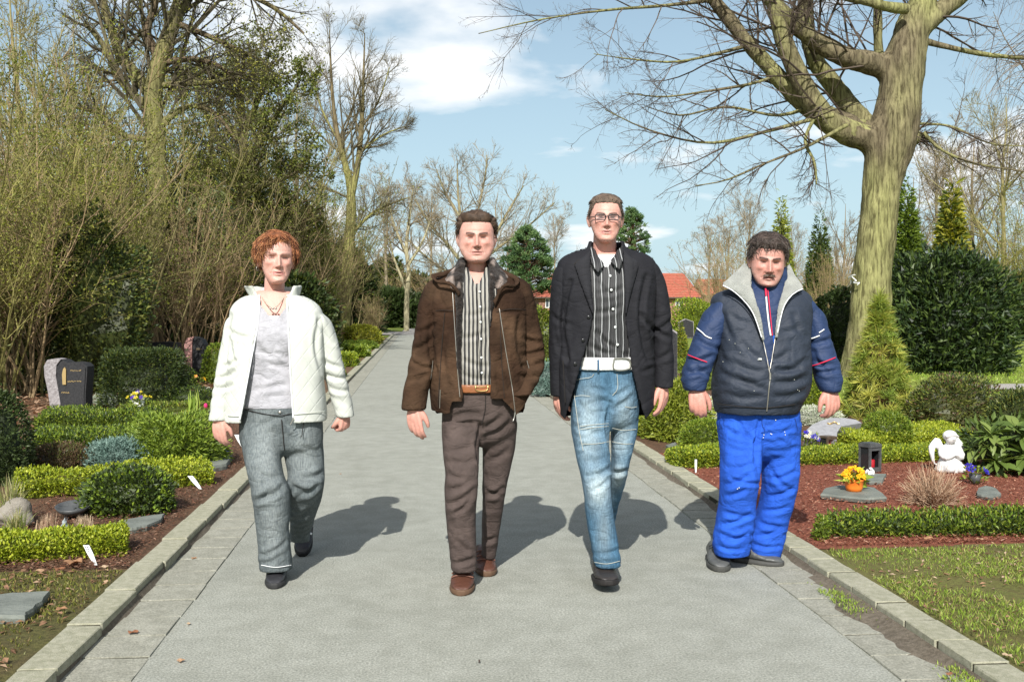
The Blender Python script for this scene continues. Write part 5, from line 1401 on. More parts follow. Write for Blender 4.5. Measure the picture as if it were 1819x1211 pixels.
# daffodil leaves and the pink tulip
def blades(name, label, cat, px, yb, n, L, cols, seed, wd=.02):
    rng = np.random.default_rng(seed); c = G(px, yb); rt = thing(name, label, cat, c)
    th = rng.uniform(0, 6.283, n); lean = rng.uniform(0, .22, n)
    s = np.linspace(0, 1, 5); Ls = L * rng.uniform(.65, 1.1, n)
    ctr = c + np.stack([(lean * np.cos(th) * Ls)[:, None] * s ** 1.5, (lean * np.sin(th) * Ls)[:, None] * s ** 1.5, Ls[:, None] * s], -1) + np.concatenate([rng.normal(0, .03, (n, 1, 2)), np.zeros((n, 1, 1))], -1)
    sd = np.stack([np.cos(th + 1.5), np.sin(th + 1.5), 0 * th], 1)[:, None] * (wd / 2 * np.array([.7, 1, 1, .8, .1]))[None, :, None]
    V = np.stack([ctr - sd, ctr + sd], 2).reshape(-1, 3); i = (np.arange(n) * 10)[:, None] + np.arange(4)[None] * 2
    stuff(mk('blades', V, np.stack([i, i + 1, i + 3, i + 2], -1).reshape(-1, 4), LEAF, rt, col=lcol(n, cols, rng, 10)))
    return rt, c
GB = [(0.28, 0.38, 0.06), (0.36, 0.44, 0.09), (0.2, 0.3, 0.05)]
blades('daffodil_shoots', 'upright green daffodil shoots left of the pink tulip', 'plant', 346, 744, 22, .33, GB, 31)
rt, c = blades('tulip', 'single pink tulip beside the white sleeve cuff', 'flower', 364, 744, 6, .13, GB, 32, .03)
V, Fc = ellipsoid(c + [0.01, 0, .155], (.022, .022, .032)); mk('flower', V, Fc, PETAL, rt, True, np.tile((.7, .05, .22), (len(V), 1)))
V, Fc = tubes(np.array([[c, c + [.008, 0, .08], c + [.01, 0, .13]]]), np.full((1, 3), .005), 5); mk('stalk', V, Fc, LEAF, rt, True, np.tile((.2, .3, .05), (len(V), 1)))
# plant labels
def marker(label, px, yt, yb, wpx, lean, seed):
    b = G(px, yb); Y = b[1]; h = (yb - yt) / F_PX * Y; w = wpx / F_PX * Y
    c = b.copy(); root = thing('plant_marker', label, 'plant label', c)
    O = np.array([[-w * .25, 0, -.01], [w * .25, 0, -.01], [w * .5, 0, h * .55], [w * .5, 0, h], [-w * .5, 0, h], [-w * .5, 0, h * .55]])
    O[:, 0] += O[:, 2] * lean; V, Fc = prism(O + c, (0, .003, 0)); mk('tag_blade', V, Fc, M_TAG, root)
    parts = [box(c + [lean * h * f + dx_ * w, -.0015, h * f], (w * .16, .002, h * .05)) for f, dx_ in ((.9, -.2), (.9, .1), (.8, -.15), (.8, .15), (.7, 0))]
    V, Fc = join(*parts); mk('handwriting', V, Fc, M_INK, root)
marker('white plant label leaning at the front box hedge', 169, 968, 1001, 10, -0.45, 1)
marker('white plant label before the second box hedge', 356, 845, 868, 9, -0.75, 2)
marker('white plant label at the thigh of the grey jeans', 433, 772, 796, 8, -0.5, 3)
marker('thin grey plant label at the golden hedge left of the blue trousers', 1236, 815, 840, 4, 0.0, 4)
# field stone, round dish, stone bird
def rock(label, px, yb, r, seed, name='field_stone'):
    b = G(px, yb); V, Fc = ellipsoid((0, 0, 0), r, 24, 16)
    V = V * lump(nrm(V), seed, .28, 2.2)[:, None] * (1 + .06 * fnoise(V / max(r), seed, 1.5, 3))[:, None]
    o = mk(name, V + b + [0, r[1], r[2] * .6], Fc, M_FIELD, None, True, loc=b); tag(o, label, 'stone')
rock('rough brown stone among the grass at the left edge', 16, 938, (.10, .08, .095), 3)
b = G(118, 925)
rt = thing('round_dish', 'dark round metal dish with dead leaves behind the stone bird', 'dish', b)
V, Fc = lathe([(0.001, .02), (.05, .02), (.085, .035), (.10, .055), (.105, .055), (.09, .03), (.05, .0), (0.001, 0)], b + [0, .12, 0], 24); V[:, 2] += (V[:, 1] - b[1]) * .15; mk('bowl', V, Fc, M_PEWTER, rt, True)
for k in range(3):
    V, Fc = box(b + [.05 * math.cos(k * 2.1), .12 + .05 * math.sin(k * 2.1), .008], (.02, .02, .04)); mk('foot', V, Fc, M_PEWTER, rt)
b = G(115, 948)
P = [tuple(ellipsoid(b + [0, 0, .035], (.022, .03, .03))), tuple(ellipsoid(b + [.004, -.012, .07], (.014, .016, .016))), tubec([b + [.004, -.02, .075], b + [.012, -.03, .10]], [.008, .002], 8), tubec([b + [-.005, .02, .04], b + [-.02, .06, .015]], [.014, .004], 8)]
V, Fc, Nn = fuse('bird', P, 0.004, 2); o = mk('bird_figure', V, Fc, mat('blue_grey_stone', (0.28, 0.33, 0.34), (0.4, 0.44, 0.44), scale=30, rough=.8), None, True, loc=b); tag(o, 'little blue-grey stone bird between the hedges on the left', 'figurine')
# terracotta pot far on lawn
b = G(1602, 676); rt = thing('terracotta_pot', 'small terracotta pot at the foot of the yew', 'flower pot', b)
V, Fc = lathe([(0.001, 0), (.05, 0), (.08, .14), (.09, .14), (.09, .17), (.07, .17), (0.001, .13)], b, 16); mk('pot', V, Fc, M_POT, rt, True)
V, Fc = lathe([(.088, .142), (.096, .142), (.096, .175), (.084, .175)], b, 16); mk('rim', V, Fc, M_POT, rt, True)

# ---------------------------------------------------------------- the red-roofed house
def house():
    Y = 74.0
    M_ROOF = mat('roof_tiles', (0.31, 0.085, 0.052), (0.40, 0.13, 0.085), scale=6, rough=0.85, bump=0.4, bscale=12)
    M_BRICK = mat('house_brick', (0.26, 0.13, 0.09), (0.34, 0.19, 0.14), scale=4, rough=0.9, bump=0.3, bscale=20)
    M_WHITE = mat('white_frame', (0.75, 0.75, 0.73), rough=0.5)
    M_PANE = mat('window_pane', (0.05, 0.06, 0.07), rough=0.08, spec=0.6)
    M_GUT = mat('gutter', (0.08, 0.06, 0.05), rough=0.5)
    x0, x1 = at(950, 520, Y)[0], at(1246, 520, Y)[0]; ze, zr = at(0, 525, Y)[2], at(0, 481, Y + 4)[2]
    root = thing('red_roofed_house', 'low brick house with a red hipped roof behind the men', 'house', ((x0 + x1) / 2, Y + 4, 0))
    V, Fc = box(((x0 + x1) / 2, Y + 4, ze / 2), (x1 - x0 - .7, 7.4, ze)); mk('wall', V, Fc, M_BRICK, root)
    e = 0.0
    V = np.array([[x0, Y, ze], [x1, Y, ze], [x1, Y + 8, ze], [x0, Y + 8, ze], [at(984, 483, Y + 4)[0], Y + 4, zr], [at(1214, 483, Y + 4)[0], Y + 4, zr], [x0, Y, ze - .12], [x1, Y, ze - .12], [x1, Y + 8, ze - .12], [x0, Y + 8, ze - .12]])
    ro = mk('roof', V, [np.array([[0, 1, 5, 4], [2, 3, 4, 5], [6, 7, 1, 0], [7, 8, 2, 1], [8, 9, 3, 2], [9, 6, 0, 3], [9, 8, 7, 6]]), np.array([[1, 2, 5], [3, 0, 4]])], M_ROOF, root)
    # tile courses
    crs = []
    for k in range(1, 15):
        t = k / 15; a_ = V[0] * (1 - t) + V[4] * t; b_ = V[1] * (1 - t) + V[5] * t
        crs.append(tubes(np.array([[a_ + [0, 0, .015], b_ + [0, 0, .015]]]), np.full((1, 2), .035), 4))
    v, f = join(*crs); mk('tile_courses', v, f, M_ROOF, ro)
    V, Fc = box(((x0 + x1) / 2, Y - .04, ze - .1), (x1 - x0, .1, .1)); mk('rain_gutter', V, Fc, M_GUT, root)
    for px in (1206, 1130, 1050, 975):
        c = at(px, 538, Y + .29); 
        w = mk('window', *box((c[0], Y + .28, c[2]), (.55, .08, .75)), M_WHITE, root)
        for sx in (-1, 1):
            mk('pane', *box((c[0] + sx * .125, Y + .235, c[2]), (.2, .03, .6)), M_PANE, w)
    x2, x3 = at(1248, 520, Y + 16)[0], at(1330, 520, Y + 16)[0]
    root2 = thing('red_roofed_shed', 'second red roof just left of the grey fleece collar', 'house', ((x2 + x3) / 2, Y + 18, 0))
    ze2, zr2 = at(0, 522, Y + 16)[2], at(0, 492, Y + 18)[2]
    mk('wall', *box(((x2 + x3) / 2, Y + 18, ze2 / 2), (x3 - x2 - .4, 4, ze2)), M_BRICK, root2)
    V = np.array([[x2, Y + 15.7, ze2], [x3, Y + 15.7, ze2], [x3, Y + 20.3, ze2], [x2, Y + 20.3, ze2], [x2, Y + 18, zr2], [x3, Y + 18, zr2]])
    mk('roof', V, [np.array([[0, 1, 5, 4], [2, 3, 4, 5], [3, 2, 1, 0]]), np.array([[1, 2, 5], [3, 0, 4]])], M_ROOF, root2)
    # white house glimpsed at the end of the path
    Y3 = 98; x4, x5 = at(728, 560, Y3)[0], at(800, 560, Y3)[0]
    root3 = thing('white_house', 'white house glimpsed at the end of the path', 'house', ((x4 + x5) / 2, Y3 + 3, 0)); z3 = at(0, 535, Y3)[2]
    wl = mk('wall', *box(((x4 + x5) / 2, Y3 + 3, z3 / 2), (x5 - x4, 6, z3)), M_WHITE, root3)
    V = np.array([[x4 - .3, Y3 - .3, z3], [x5 + .3, Y3 - .3, z3], [x5 + .3, Y3 + 6.3, z3], [x4 - .3, Y3 + 6.3, z3], [x4 - .3, Y3 + 3, z3 + 2], [x5 + .3, Y3 + 3, z3 + 2]])
    mk('roof', V, [np.array([[0, 1, 5, 4], [2, 3, 4, 5], [3, 2, 1, 0]]), np.array([[1, 2, 5], [3, 0, 4]])], M_GUT, root3)
    for px in (737, 752):
        c = at(px, 548, Y3); mk('window', *box((c[0], Y3 - .02, c[2]), (.7, .06, .9)), M_PANE, root3)
house()

# ---------------------------------------------------------------- litter, chips, grass
def scatter_xy(n, x0, x1, y0, y1, rng, bias=1.0):
    return np.stack([rng.uniform(x0, x1, n), y0 + (y1 - y0) * rng.uniform(0, 1, n) ** bias], 1)
def chips(name, label, n, x0, x1, y0, y1, L, Wd, cols, seed, z=ZB, bias=1.4):
    rng = np.random.default_rng(seed)
    xy = scatter_xy(n, x0, x1, y0, y1, rng, bias)
    P = np.concatenate([xy, np.full((n, 1), z) + rng.uniform(-.004, .008, (n, 1))], 1)
    th = rng.uniform(0, 6.283, n)
    V, Fc = leaves(P, np.stack([np.cos(th), np.sin(th), rng.normal(.12, .22, n)], 1), L, Wd, rng, fold=.12, jit=.05, flat=.75)
    o = mk(name, V, Fc, LEAF, None, col=lcol(n, cols, rng, jit=.3)); tag(o, label, 'litter', kind='stuff')
MUL = [(0.25, 0.09, 0.052), (0.33, 0.14, 0.085), (0.15, 0.055, 0.033), (0.42, 0.24, 0.16), (0.21, 0.075, 0.043)]
chips('bark_chips', 'reddish bark mulch chips covering the right beds', 20000, KR + .16, 6.5, 5.15, 8.6, .022, .010, MUL, 51)
chips('bark_chips', 'dark red-brown mulch along the left kerb', 12000, -2.5, KL - .17, 5.05, 11.5, .02, .010, [(0.14, 0.06, 0.035), (0.2, 0.095, 0.055), (0.09, 0.045, 0.03), (0.25, 0.15, 0.10)], 52)
chips('leaf_litter', 'brown leaf litter under the left thicket', 14000, -10, -2.2, 8.0, 26, .09, .055, [(0.24, 0.13, 0.075), (0.34, 0.2, 0.12), (0.17, 0.09, 0.05), (0.42, 0.28, 0.18)], 53, bias=1.2)
chips('leaf_litter', 'small dead leaves in the moss at the front left', 900, -3.2, KL - .17, 2.6, 5.0, .035, .02, [(0.3, 0.17, 0.10), (0.2, 0.11, 0.06), (0.4, 0.27, 0.17)], 54, bias=1)
chips('leaf_litter', 'dead leaves and bark bits on the right lawn', 2600, KR + .17, 5.5, 2.6, 5.1, .026, .012, [(0.3, 0.17, 0.10), (0.2, 0.11, 0.06), (0.4, 0.29, 0.2), (0.16, 0.08, 0.05)], 55, bias=1)
def grass(name, label, n, x0, x1, y0, y1, L, cols, seed, thr=0.0, f=0.9, wd=.004, z=ZB, keep=None):
    rng = np.random.default_rng(seed)
    xy = scatter_xy(n, x0, x1, y0, y1, rng, 1.15)
    P = np.concatenate([xy, np.full((n, 1), z - .01)], 1)
    k = fnoise(P, seed, f, 4) + rng.normal(0, .16, n) > thr
    if keep: k &= keep(P)
    P = P[k]; n = len(P)
    D = rng.normal(0, .55, (n, 3)); D[:, 2] = 1
    V, Fc = leaves(P, D, L, wd, rng, fold=.1, jit=.1)
    o = mk(name, V, Fc, LEAF, None, col=lcol(n, cols, rng, jit=.25)); tag(o, label, 'grass', kind='stuff')
GR = [(0.20, 0.30, 0.03), (0.27, 0.37, 0.05), (0.14, 0.22, 0.025), (0.33, 0.39, 0.08)]
grass('grass', 'patchy short grass of the front lawn on the right', 62000, KR + .17, 4.9, 2.6, 5.05, .028, GR + [(0.3, 0.25, 0.1), (0.12, 0.16, 0.03)], 61, -.3, 1.5, .0032)
grass('moss', 'mossy ground cover at the front left', 24000, -3.6, KL - .17, 2.6, 5.0, .02, [(0.16, 0.17, 0.03), (0.12, 0.13, 0.025), (0.22, 0.22, 0.05), (0.2, 0.14, 0.06)], 62, -.4, 1.4, .006)
grass('grass', 'lawn grass around the yew on the right', 24000, 5.6, 22, 13.4, 30, .07, GR, 63, -.8, .5, .02, keep=lambda P: np.abs(P[:, 1] - (15.6 - .035 * (P[:, 0] - 9))) > .75)
grass('grass', 'weeds sprouting in the dirt along the right kerb', 4000, KR - .13, KR - .01, 2.6, 4.6, .018, GR, 64, .3, 1.8, z=.025)
# single fallen leaves
def lobed_leaf(label, px, py, z, size, seed, col):
    r = random.Random(seed); b = gnd(px, py, z); k = 15; O = []
    for i in range(k):
        a_ = i / k * 6.283; rr = size * (0.55 + 0.45 * abs(math.sin(a_ * 2.5 + .4))) * r.uniform(.8, 1.1) * (1.25 if abs(a_ - 1.57) < .5 else 1)
        O.append([rr * math.cos(a_), rr * math.sin(a_) * .8, .30 * size * abs(math.cos(a_ * 1.5 + seed)) + .003])
    V = np.array([[0, 0, .10 * size]] + [[x * .5, y * .5, z_ * .4 + .004] for x, y, z_ in O] + O); th = seed * 1.7
    V = V @ np.array([[math.cos(th), math.sin(th), 0], [-math.sin(th), math.cos(th), 0], [0, 0, 1]])
    i = np.arange(k); j = (i + 1) % k
    V2 = np.concatenate([V, V - [0, 0, .0015]]); n = len(V)
    Ft = np.stack([np.zeros(k, int), i + 1, j + 1], 1); Fq = np.stack([i + 1, i + 1 + k, j + 1 + k, j + 1], 1)
    rim = np.stack([i + 1 + k, i + 1 + k + n, j + 1 + k + n, j + 1 + k], 1)
    o = mk('fallen_leaf', V2 + b, [np.concatenate([Ft, Ft[:, ::-1] + n]), np.concatenate([Fq, Fq[:, ::-1] + n, rim])], PETAL, None, False, np.tile(col, (len(V2), 1)) * np.random.default_rng(seed).uniform(.75, 1.2, (len(V2), 1)), loc=b)
    tag(o, label, 'leaf', 'fallen leaves')
LC = [(0.42, 0.24, 0.13), (0.5, 0.33, 0.2), (0.32, 0.15, 0.08), (0.55, 0.42, 0.28)]
for i, (px, py, z, s, lab) in enumerate([
        (133, 1000, ZB + .01, .055, 'large tan dead leaf left of the front plant label'),
        (72, 1015, ZB + .005, .03, 'curled pale dead leaf below the front hedge, left of the large tan one'),
        (105, 1012, ZB + .005, .03, 'pale lobed dead leaf just below the large tan leaf'),
        (186, 1008, ZB + .005, .026, 'reddish dead leaf right of the front plant label'),
        (110, 1082, ZB + .005, .026, 'pale dead leaf right of the large slate slab'),
        (12, 1097, ZB + .005, .026, 'pale dead leaf below the large slate slab'),
        (225, 1080, .012, .018, 'yellow-brown leaf lying against the foot of the left kerb'),
        (384, 913, .012, .028, 'red-brown leaf leaning on the left kerb beside the gutter'),
        (345, 992, .004, .018, 'brown leaf flat on the path left of the front sneaker'),
        (320, 1174, .004, .018, 'long brown leaf on the asphalt at the lower left'),
        (236, 1124, .012, .024, 'tan leaf on the gutter stones at the lower left'),
        (335, 1108, .004, .012, 'small brown stalk leaf on the asphalt above the long one'),
        (1648, 957, ZB + .02, .035, 'tan dead leaf at the front of the low box edging'),
        (1740, 958, ZB + .01, .022, 'brown dead leaf at the box edging near the right edge'),
        (1687, 1198, .03, .016, 'reddish dead leaf in the dirt of the lower right gutter'),
        (1790, 1165, ZB + .005, .022, 'tan dead leaf on the lawn beside the lower right kerb'),
        (605, 842, .004, .010, 'tiny leaf on the path beside the shadow of the woman')]):
    lobed_leaf(lab, px, py, z, s, i + 1, np.array(LC[i % 4]))
o = mk('tree_bark_stub', *tubec([G(0, 0) * 0 + gnd(850, 1176, .004) + [0, 0, .006], gnd(853, 1176, .004) + [0, 0, .006]], [.006, .005], 6), BARK, None, False, np.tile((.08, .06, .05), (12, 1))); tag(o, 'tiny dark twig on the asphalt at the lower middle', 'twig'); o.name = 'fallen_twig'
# ================================================================ people
def gmat(name, rough=0.85, bump=0.25, bscale=220, sheen=0.0, spec=0.2, stretch=None, c1=(0.82, 0.82, 0.82), c2=(1.15, 1.15, 1.15), scale=14):
    return mat(name, c1, c2, scale=scale, rough=rough, bump=bump, bscale=bscale, attr=True, sheen=sheen, spec=spec, stretch=stretch)
def wrinkle(m, scale=6.0, strength=0.5, dist=0.02, st=(1, 1, 1.6), second=3.2):
    """sharp cloth creases: ridged noise as relief"""
    t = m.node_tree; b = t.nodes['Principled BSDF']; tcn = N(t, 'ShaderNodeTexCoord'); mp = N(t, 'ShaderNodeMapping'); mp.inputs['Scale'].default_value = st; mp.inputs['Rotation'].default_value = (0.0, 0.35, 0.3); t.links.new(tcn.outputs['Object'], mp.inputs[0]); acc = None
    for s_, w in ((scale, 1.0), (scale * second, 0.35)):
        nz_ = N(t, 'ShaderNodeTexNoise', inp={'Scale': s_, 'Detail': 1.5, 'Roughness': 0.4, 'Distortion': 0.9}); t.links.new(mp.outputs[0], nz_.inputs['Vector'])
        a = N(t, 'ShaderNodeMath', operation='SUBTRACT', inp={1: 0.5}); t.links.new(nz_.outputs['Fac'], a.inputs[0]); ab = N(t, 'ShaderNodeMath', operation='ABSOLUTE'); t.links.new(a.outputs[0], ab.inputs[0])
        pw = N(t, 'ShaderNodeMath', operation='POWER', inp={1: 0.6}); t.links.new(ab.outputs[0], pw.inputs[0]); ml = N(t, 'ShaderNodeMath', operation='MULTIPLY', inp={1: w}); t.links.new(pw.outputs[0], ml.inputs[0])
        if acc is None: acc = ml
        else:
            ad = N(t, 'ShaderNodeMath', operation='ADD'); t.links.new(acc.outputs[0], ad.inputs[0]); t.links.new(ml.outputs[0], ad.inputs[1]); acc = ad
    bp = N(t, 'ShaderNodeBump', inp={'Strength': strength, 'Distance': dist}); t.links.new(acc.outputs[0], bp.inputs['Height'])
    old = [n for n in t.nodes if n.type == 'BUMP' and n is not bp]
    if old: t.links.new(bp.outputs[0], old[0].inputs['Normal'])
    else: t.links.new(bp.outputs[0], b.inputs['Normal'])
    return m
G_COTTON = gmat('cotton'); G_QUILT = gmat('quilted_nylon', 0.7, 0.1, 90, c1=(0.95, 0.95, 0.95), c2=(1.03, 1.03, 1.03)); G_SUEDE = gmat('suede', 0.95, 0.35, 60, 0.0, 0.1, c1=(0.7, 0.7, 0.7), c2=(1.35, 1.3, 1.25), scale=9)
G_WOOL = gmat('fine_wool', 0.8, 0.1, 300, c1=(0.9, 0.9, 0.9), c2=(1.1, 1.1, 1.1)); G_DENIM = gmat('denim', 0.9, 0.4, 160, stretch=(3.0, 3.0, 0.35), c1=(0.72, 0.74, 0.76), c2=(1.3, 1.28, 1.25), scale=60)
G_NYLON = gmat('nylon', 0.68, 0.15, 40, spec=0.4, c1=(0.92, 0.92, 0.92), c2=(1.08, 1.08, 1.08)); G_WORK = gmat('work_cotton', 0.85, 0.25, 120, c1=(0.88, 0.88, 0.88), c2=(1.12, 1.12, 1.1)); G_FLEECE = gmat('fleece', 1.0, 0.8, 130, 0.3, 0.05)
G_FUR = gmat('fur', 1.0, 1.0, 60, 0.1, 0.05, c1=(0.5, 0.5, 0.5), c2=(1.6, 1.55, 1.5), scale=28); G_LEATHER = gmat('leather', 0.4, 0.2, 90, spec=0.5); G_RUBBER = gmat('rubber', 0.6, 0.1)
G_HAIR = gmat('hair', 0.62, 0.2, 200, spec=0.25, c1=(0.7, 0.7, 0.7), c2=(1.3, 1.3, 1.3), scale=40)
G_METAL = mat('zip_metal', (0.40, 0.38, 0.34), rough=0.4, metal=0.8); G_BRASS = mat('brass', (0.6, 0.4, 0.16), rough=0.3, metal=0.9); G_BTN = mat('button', (0.6, 0.62, 0.6), rough=0.3)
G_WHITE = mat('white_piping', (0.75, 0.76, 0.76), rough=0.6); G_RED = mat('red_piping', (0.55, 0.02, 0.06), rough=0.6); G_BLACK = mat('black_plastic', (0.012, 0.012, 0.013), rough=0.25, spec=0.5)
G_DARK = mat('dark_stitch', (0.02, 0.017, 0.015), rough=0.9)
wrinkle(G_COTTON, 5.5, .45, .03); wrinkle(G_WOOL, 4.5, .35, .03); wrinkle(G_DENIM, 6, .45, .03); wrinkle(G_NYLON, 5.5, .34, .03); wrinkle(G_WORK, 4.5, .4, .04); wrinkle(G_SUEDE, 5, .45, .03)
def quilt_bump(m):
    t = m.node_tree; b = t.nodes['Principled BSDF']; tcn = N(t, 'ShaderNodeTexCoord'); sp = N(t, 'ShaderNodeSeparateXYZ'); t.links.new(tcn.outputs['Object'], sp.inputs[0]); prev = None
    for sg in (1, -1):
        ma = N(t, 'ShaderNodeMath', operation='MULTIPLY_ADD', inp={1: 0.75 * sg}); t.links.new(sp.outputs['Z'], ma.inputs[0]); t.links.new(sp.outputs['X'], ma.inputs[2])
        mu = N(t, 'ShaderNodeMath', operation='MULTIPLY', inp={1: 17.0}); t.links.new(ma.outputs[0], mu.inputs[0]); fr = N(t, 'ShaderNodeMath', operation='PINGPONG', inp={1: 0.5}); t.links.new(mu.outputs[0], fr.inputs[0])
        rp = N(t, 'ShaderNodeMapRange', inp={2: 0.09}); t.links.new(fr.outputs[0], rp.inputs[0])
        if prev is None: prev = rp
        else:
            mn = N(t, 'ShaderNodeMath', operation='MINIMUM'); t.links.new(prev.outputs[0], mn.inputs[0]); t.links.new(rp.outputs[0], mn.inputs[1]); prev = mn
    bp = N(t, 'ShaderNodeBump', inp={'Strength': 0.26, 'Distance': 0.006}); t.links.new(prev.outputs[0], bp.inputs['Height']); t.links.new(bp.outputs[0], b.inputs['Normal'])
quilt_bump(G_QUILT); wrinkle(G_QUILT, 7, .3, .02)
def skin_mat():
    m = mat('skin', (0.93, 0.93, 0.93), (1.06, 1.05, 1.05), scale=30, rough=0.5, bump=0.12, bscale=120, attr=True, spec=0.35)
    b = m.node_tree.nodes['Principled BSDF']; b.inputs['Subsurface Weight'].default_value = 0.04
    b.inputs['Subsurface Radius'].default_value = (0.012, 0.005, 0.003); b.inputs['Subsurface Scale'].default_value = 0.6
    return m
G_SKIN = skin_mat()
def stripe_mat(name, freq, stops, noise=0.012, warp=9.0, x0=0.0):
    """vertical woven stripes across the object's x"""
    m = bpy.data.materials.new(name); m.use_nodes = True; t = m.node_tree; b = t.nodes['Principled BSDF']; b.inputs['Roughness'].default_value = 0.7
    tcn = N(t, 'ShaderNodeTexCoord'); sp = N(t, 'ShaderNodeSeparateXYZ'); t.links.new(tcn.outputs['Object'], sp.inputs[0])
    nz_ = N(t, 'ShaderNodeTexNoise', inp={'Scale': warp, 'Detail': 2.0}); t.links.new(tcn.outputs['Object'], nz_.inputs['Vector'])
    ml = N(t, 'ShaderNodeMath', operation='MULTIPLY_ADD', inp={1: noise, 2: x0}); t.links.new(nz_.outputs['Fac'], ml.inputs[0])
    ad = N(t, 'ShaderNodeMath', operation='ADD'); t.links.new(sp.outputs['X'], ad.inputs[0]); t.links.new(ml.outputs[0], ad.inputs[1])
    mu = N(t, 'ShaderNodeMath', operation='MULTIPLY', inp={1: freq}); t.links.new(ad.outputs[0], mu.inputs[0])
    fr = N(t, 'ShaderNodeMath', operation='FRACT'); t.links.new(mu.outputs[0], fr.inputs[0])
    rp = N(t, 'ShaderNodeValToRGB'); ramp(rp, stops); rp.color_ramp.interpolation = 'CONSTANT'; t.links.new(fr.outputs[0], rp.inputs[0]); t.links.new(rp.outputs[0], b.inputs['Base Color'])
    return m
# ---------------------------------------------------------------- builders
def proj(V):
    d = (np.asarray(V) - np.array([0, 0, CAM_H])) @ RM
    return np.stack([CX + F_PX * d[:, 0] / -d[:, 2], CY - F_PX * d[:, 1] / -d[:, 2]], 1)
def trim(V, Fc, g_):
    """drop what lies beyond g_>0 and draw the border verts onto the line g_=0"""
    kill = g_ > 0; acc = np.zeros_like(V); cnt = np.zeros(len(V))
    for f in Fc:
        for a in range(f.shape[1]):
            for i, j in ((f[:, a], f[:, (a + 1) % f.shape[1]]), (f[:, (a + 1) % f.shape[1]], f[:, a])):
                k = kill[i] & ~kill[j]; i_, j_ = i[k], j[k]
                t = (-g_[j_] / np.maximum(g_[i_] - g_[j_], 1e-6))[:, None]
                np.add.at(acc, i_, V[j_] + (V[i_] - V[j_]) * t); np.add.at(cnt, i_, 1)
    b = cnt > 0; V = V.copy(); V[b] = acc[b] / cnt[b][:, None]
    dead = kill & ~b
    return V, [f[~(dead[f].any(1) | kill[f].all(1))] for f in Fc]
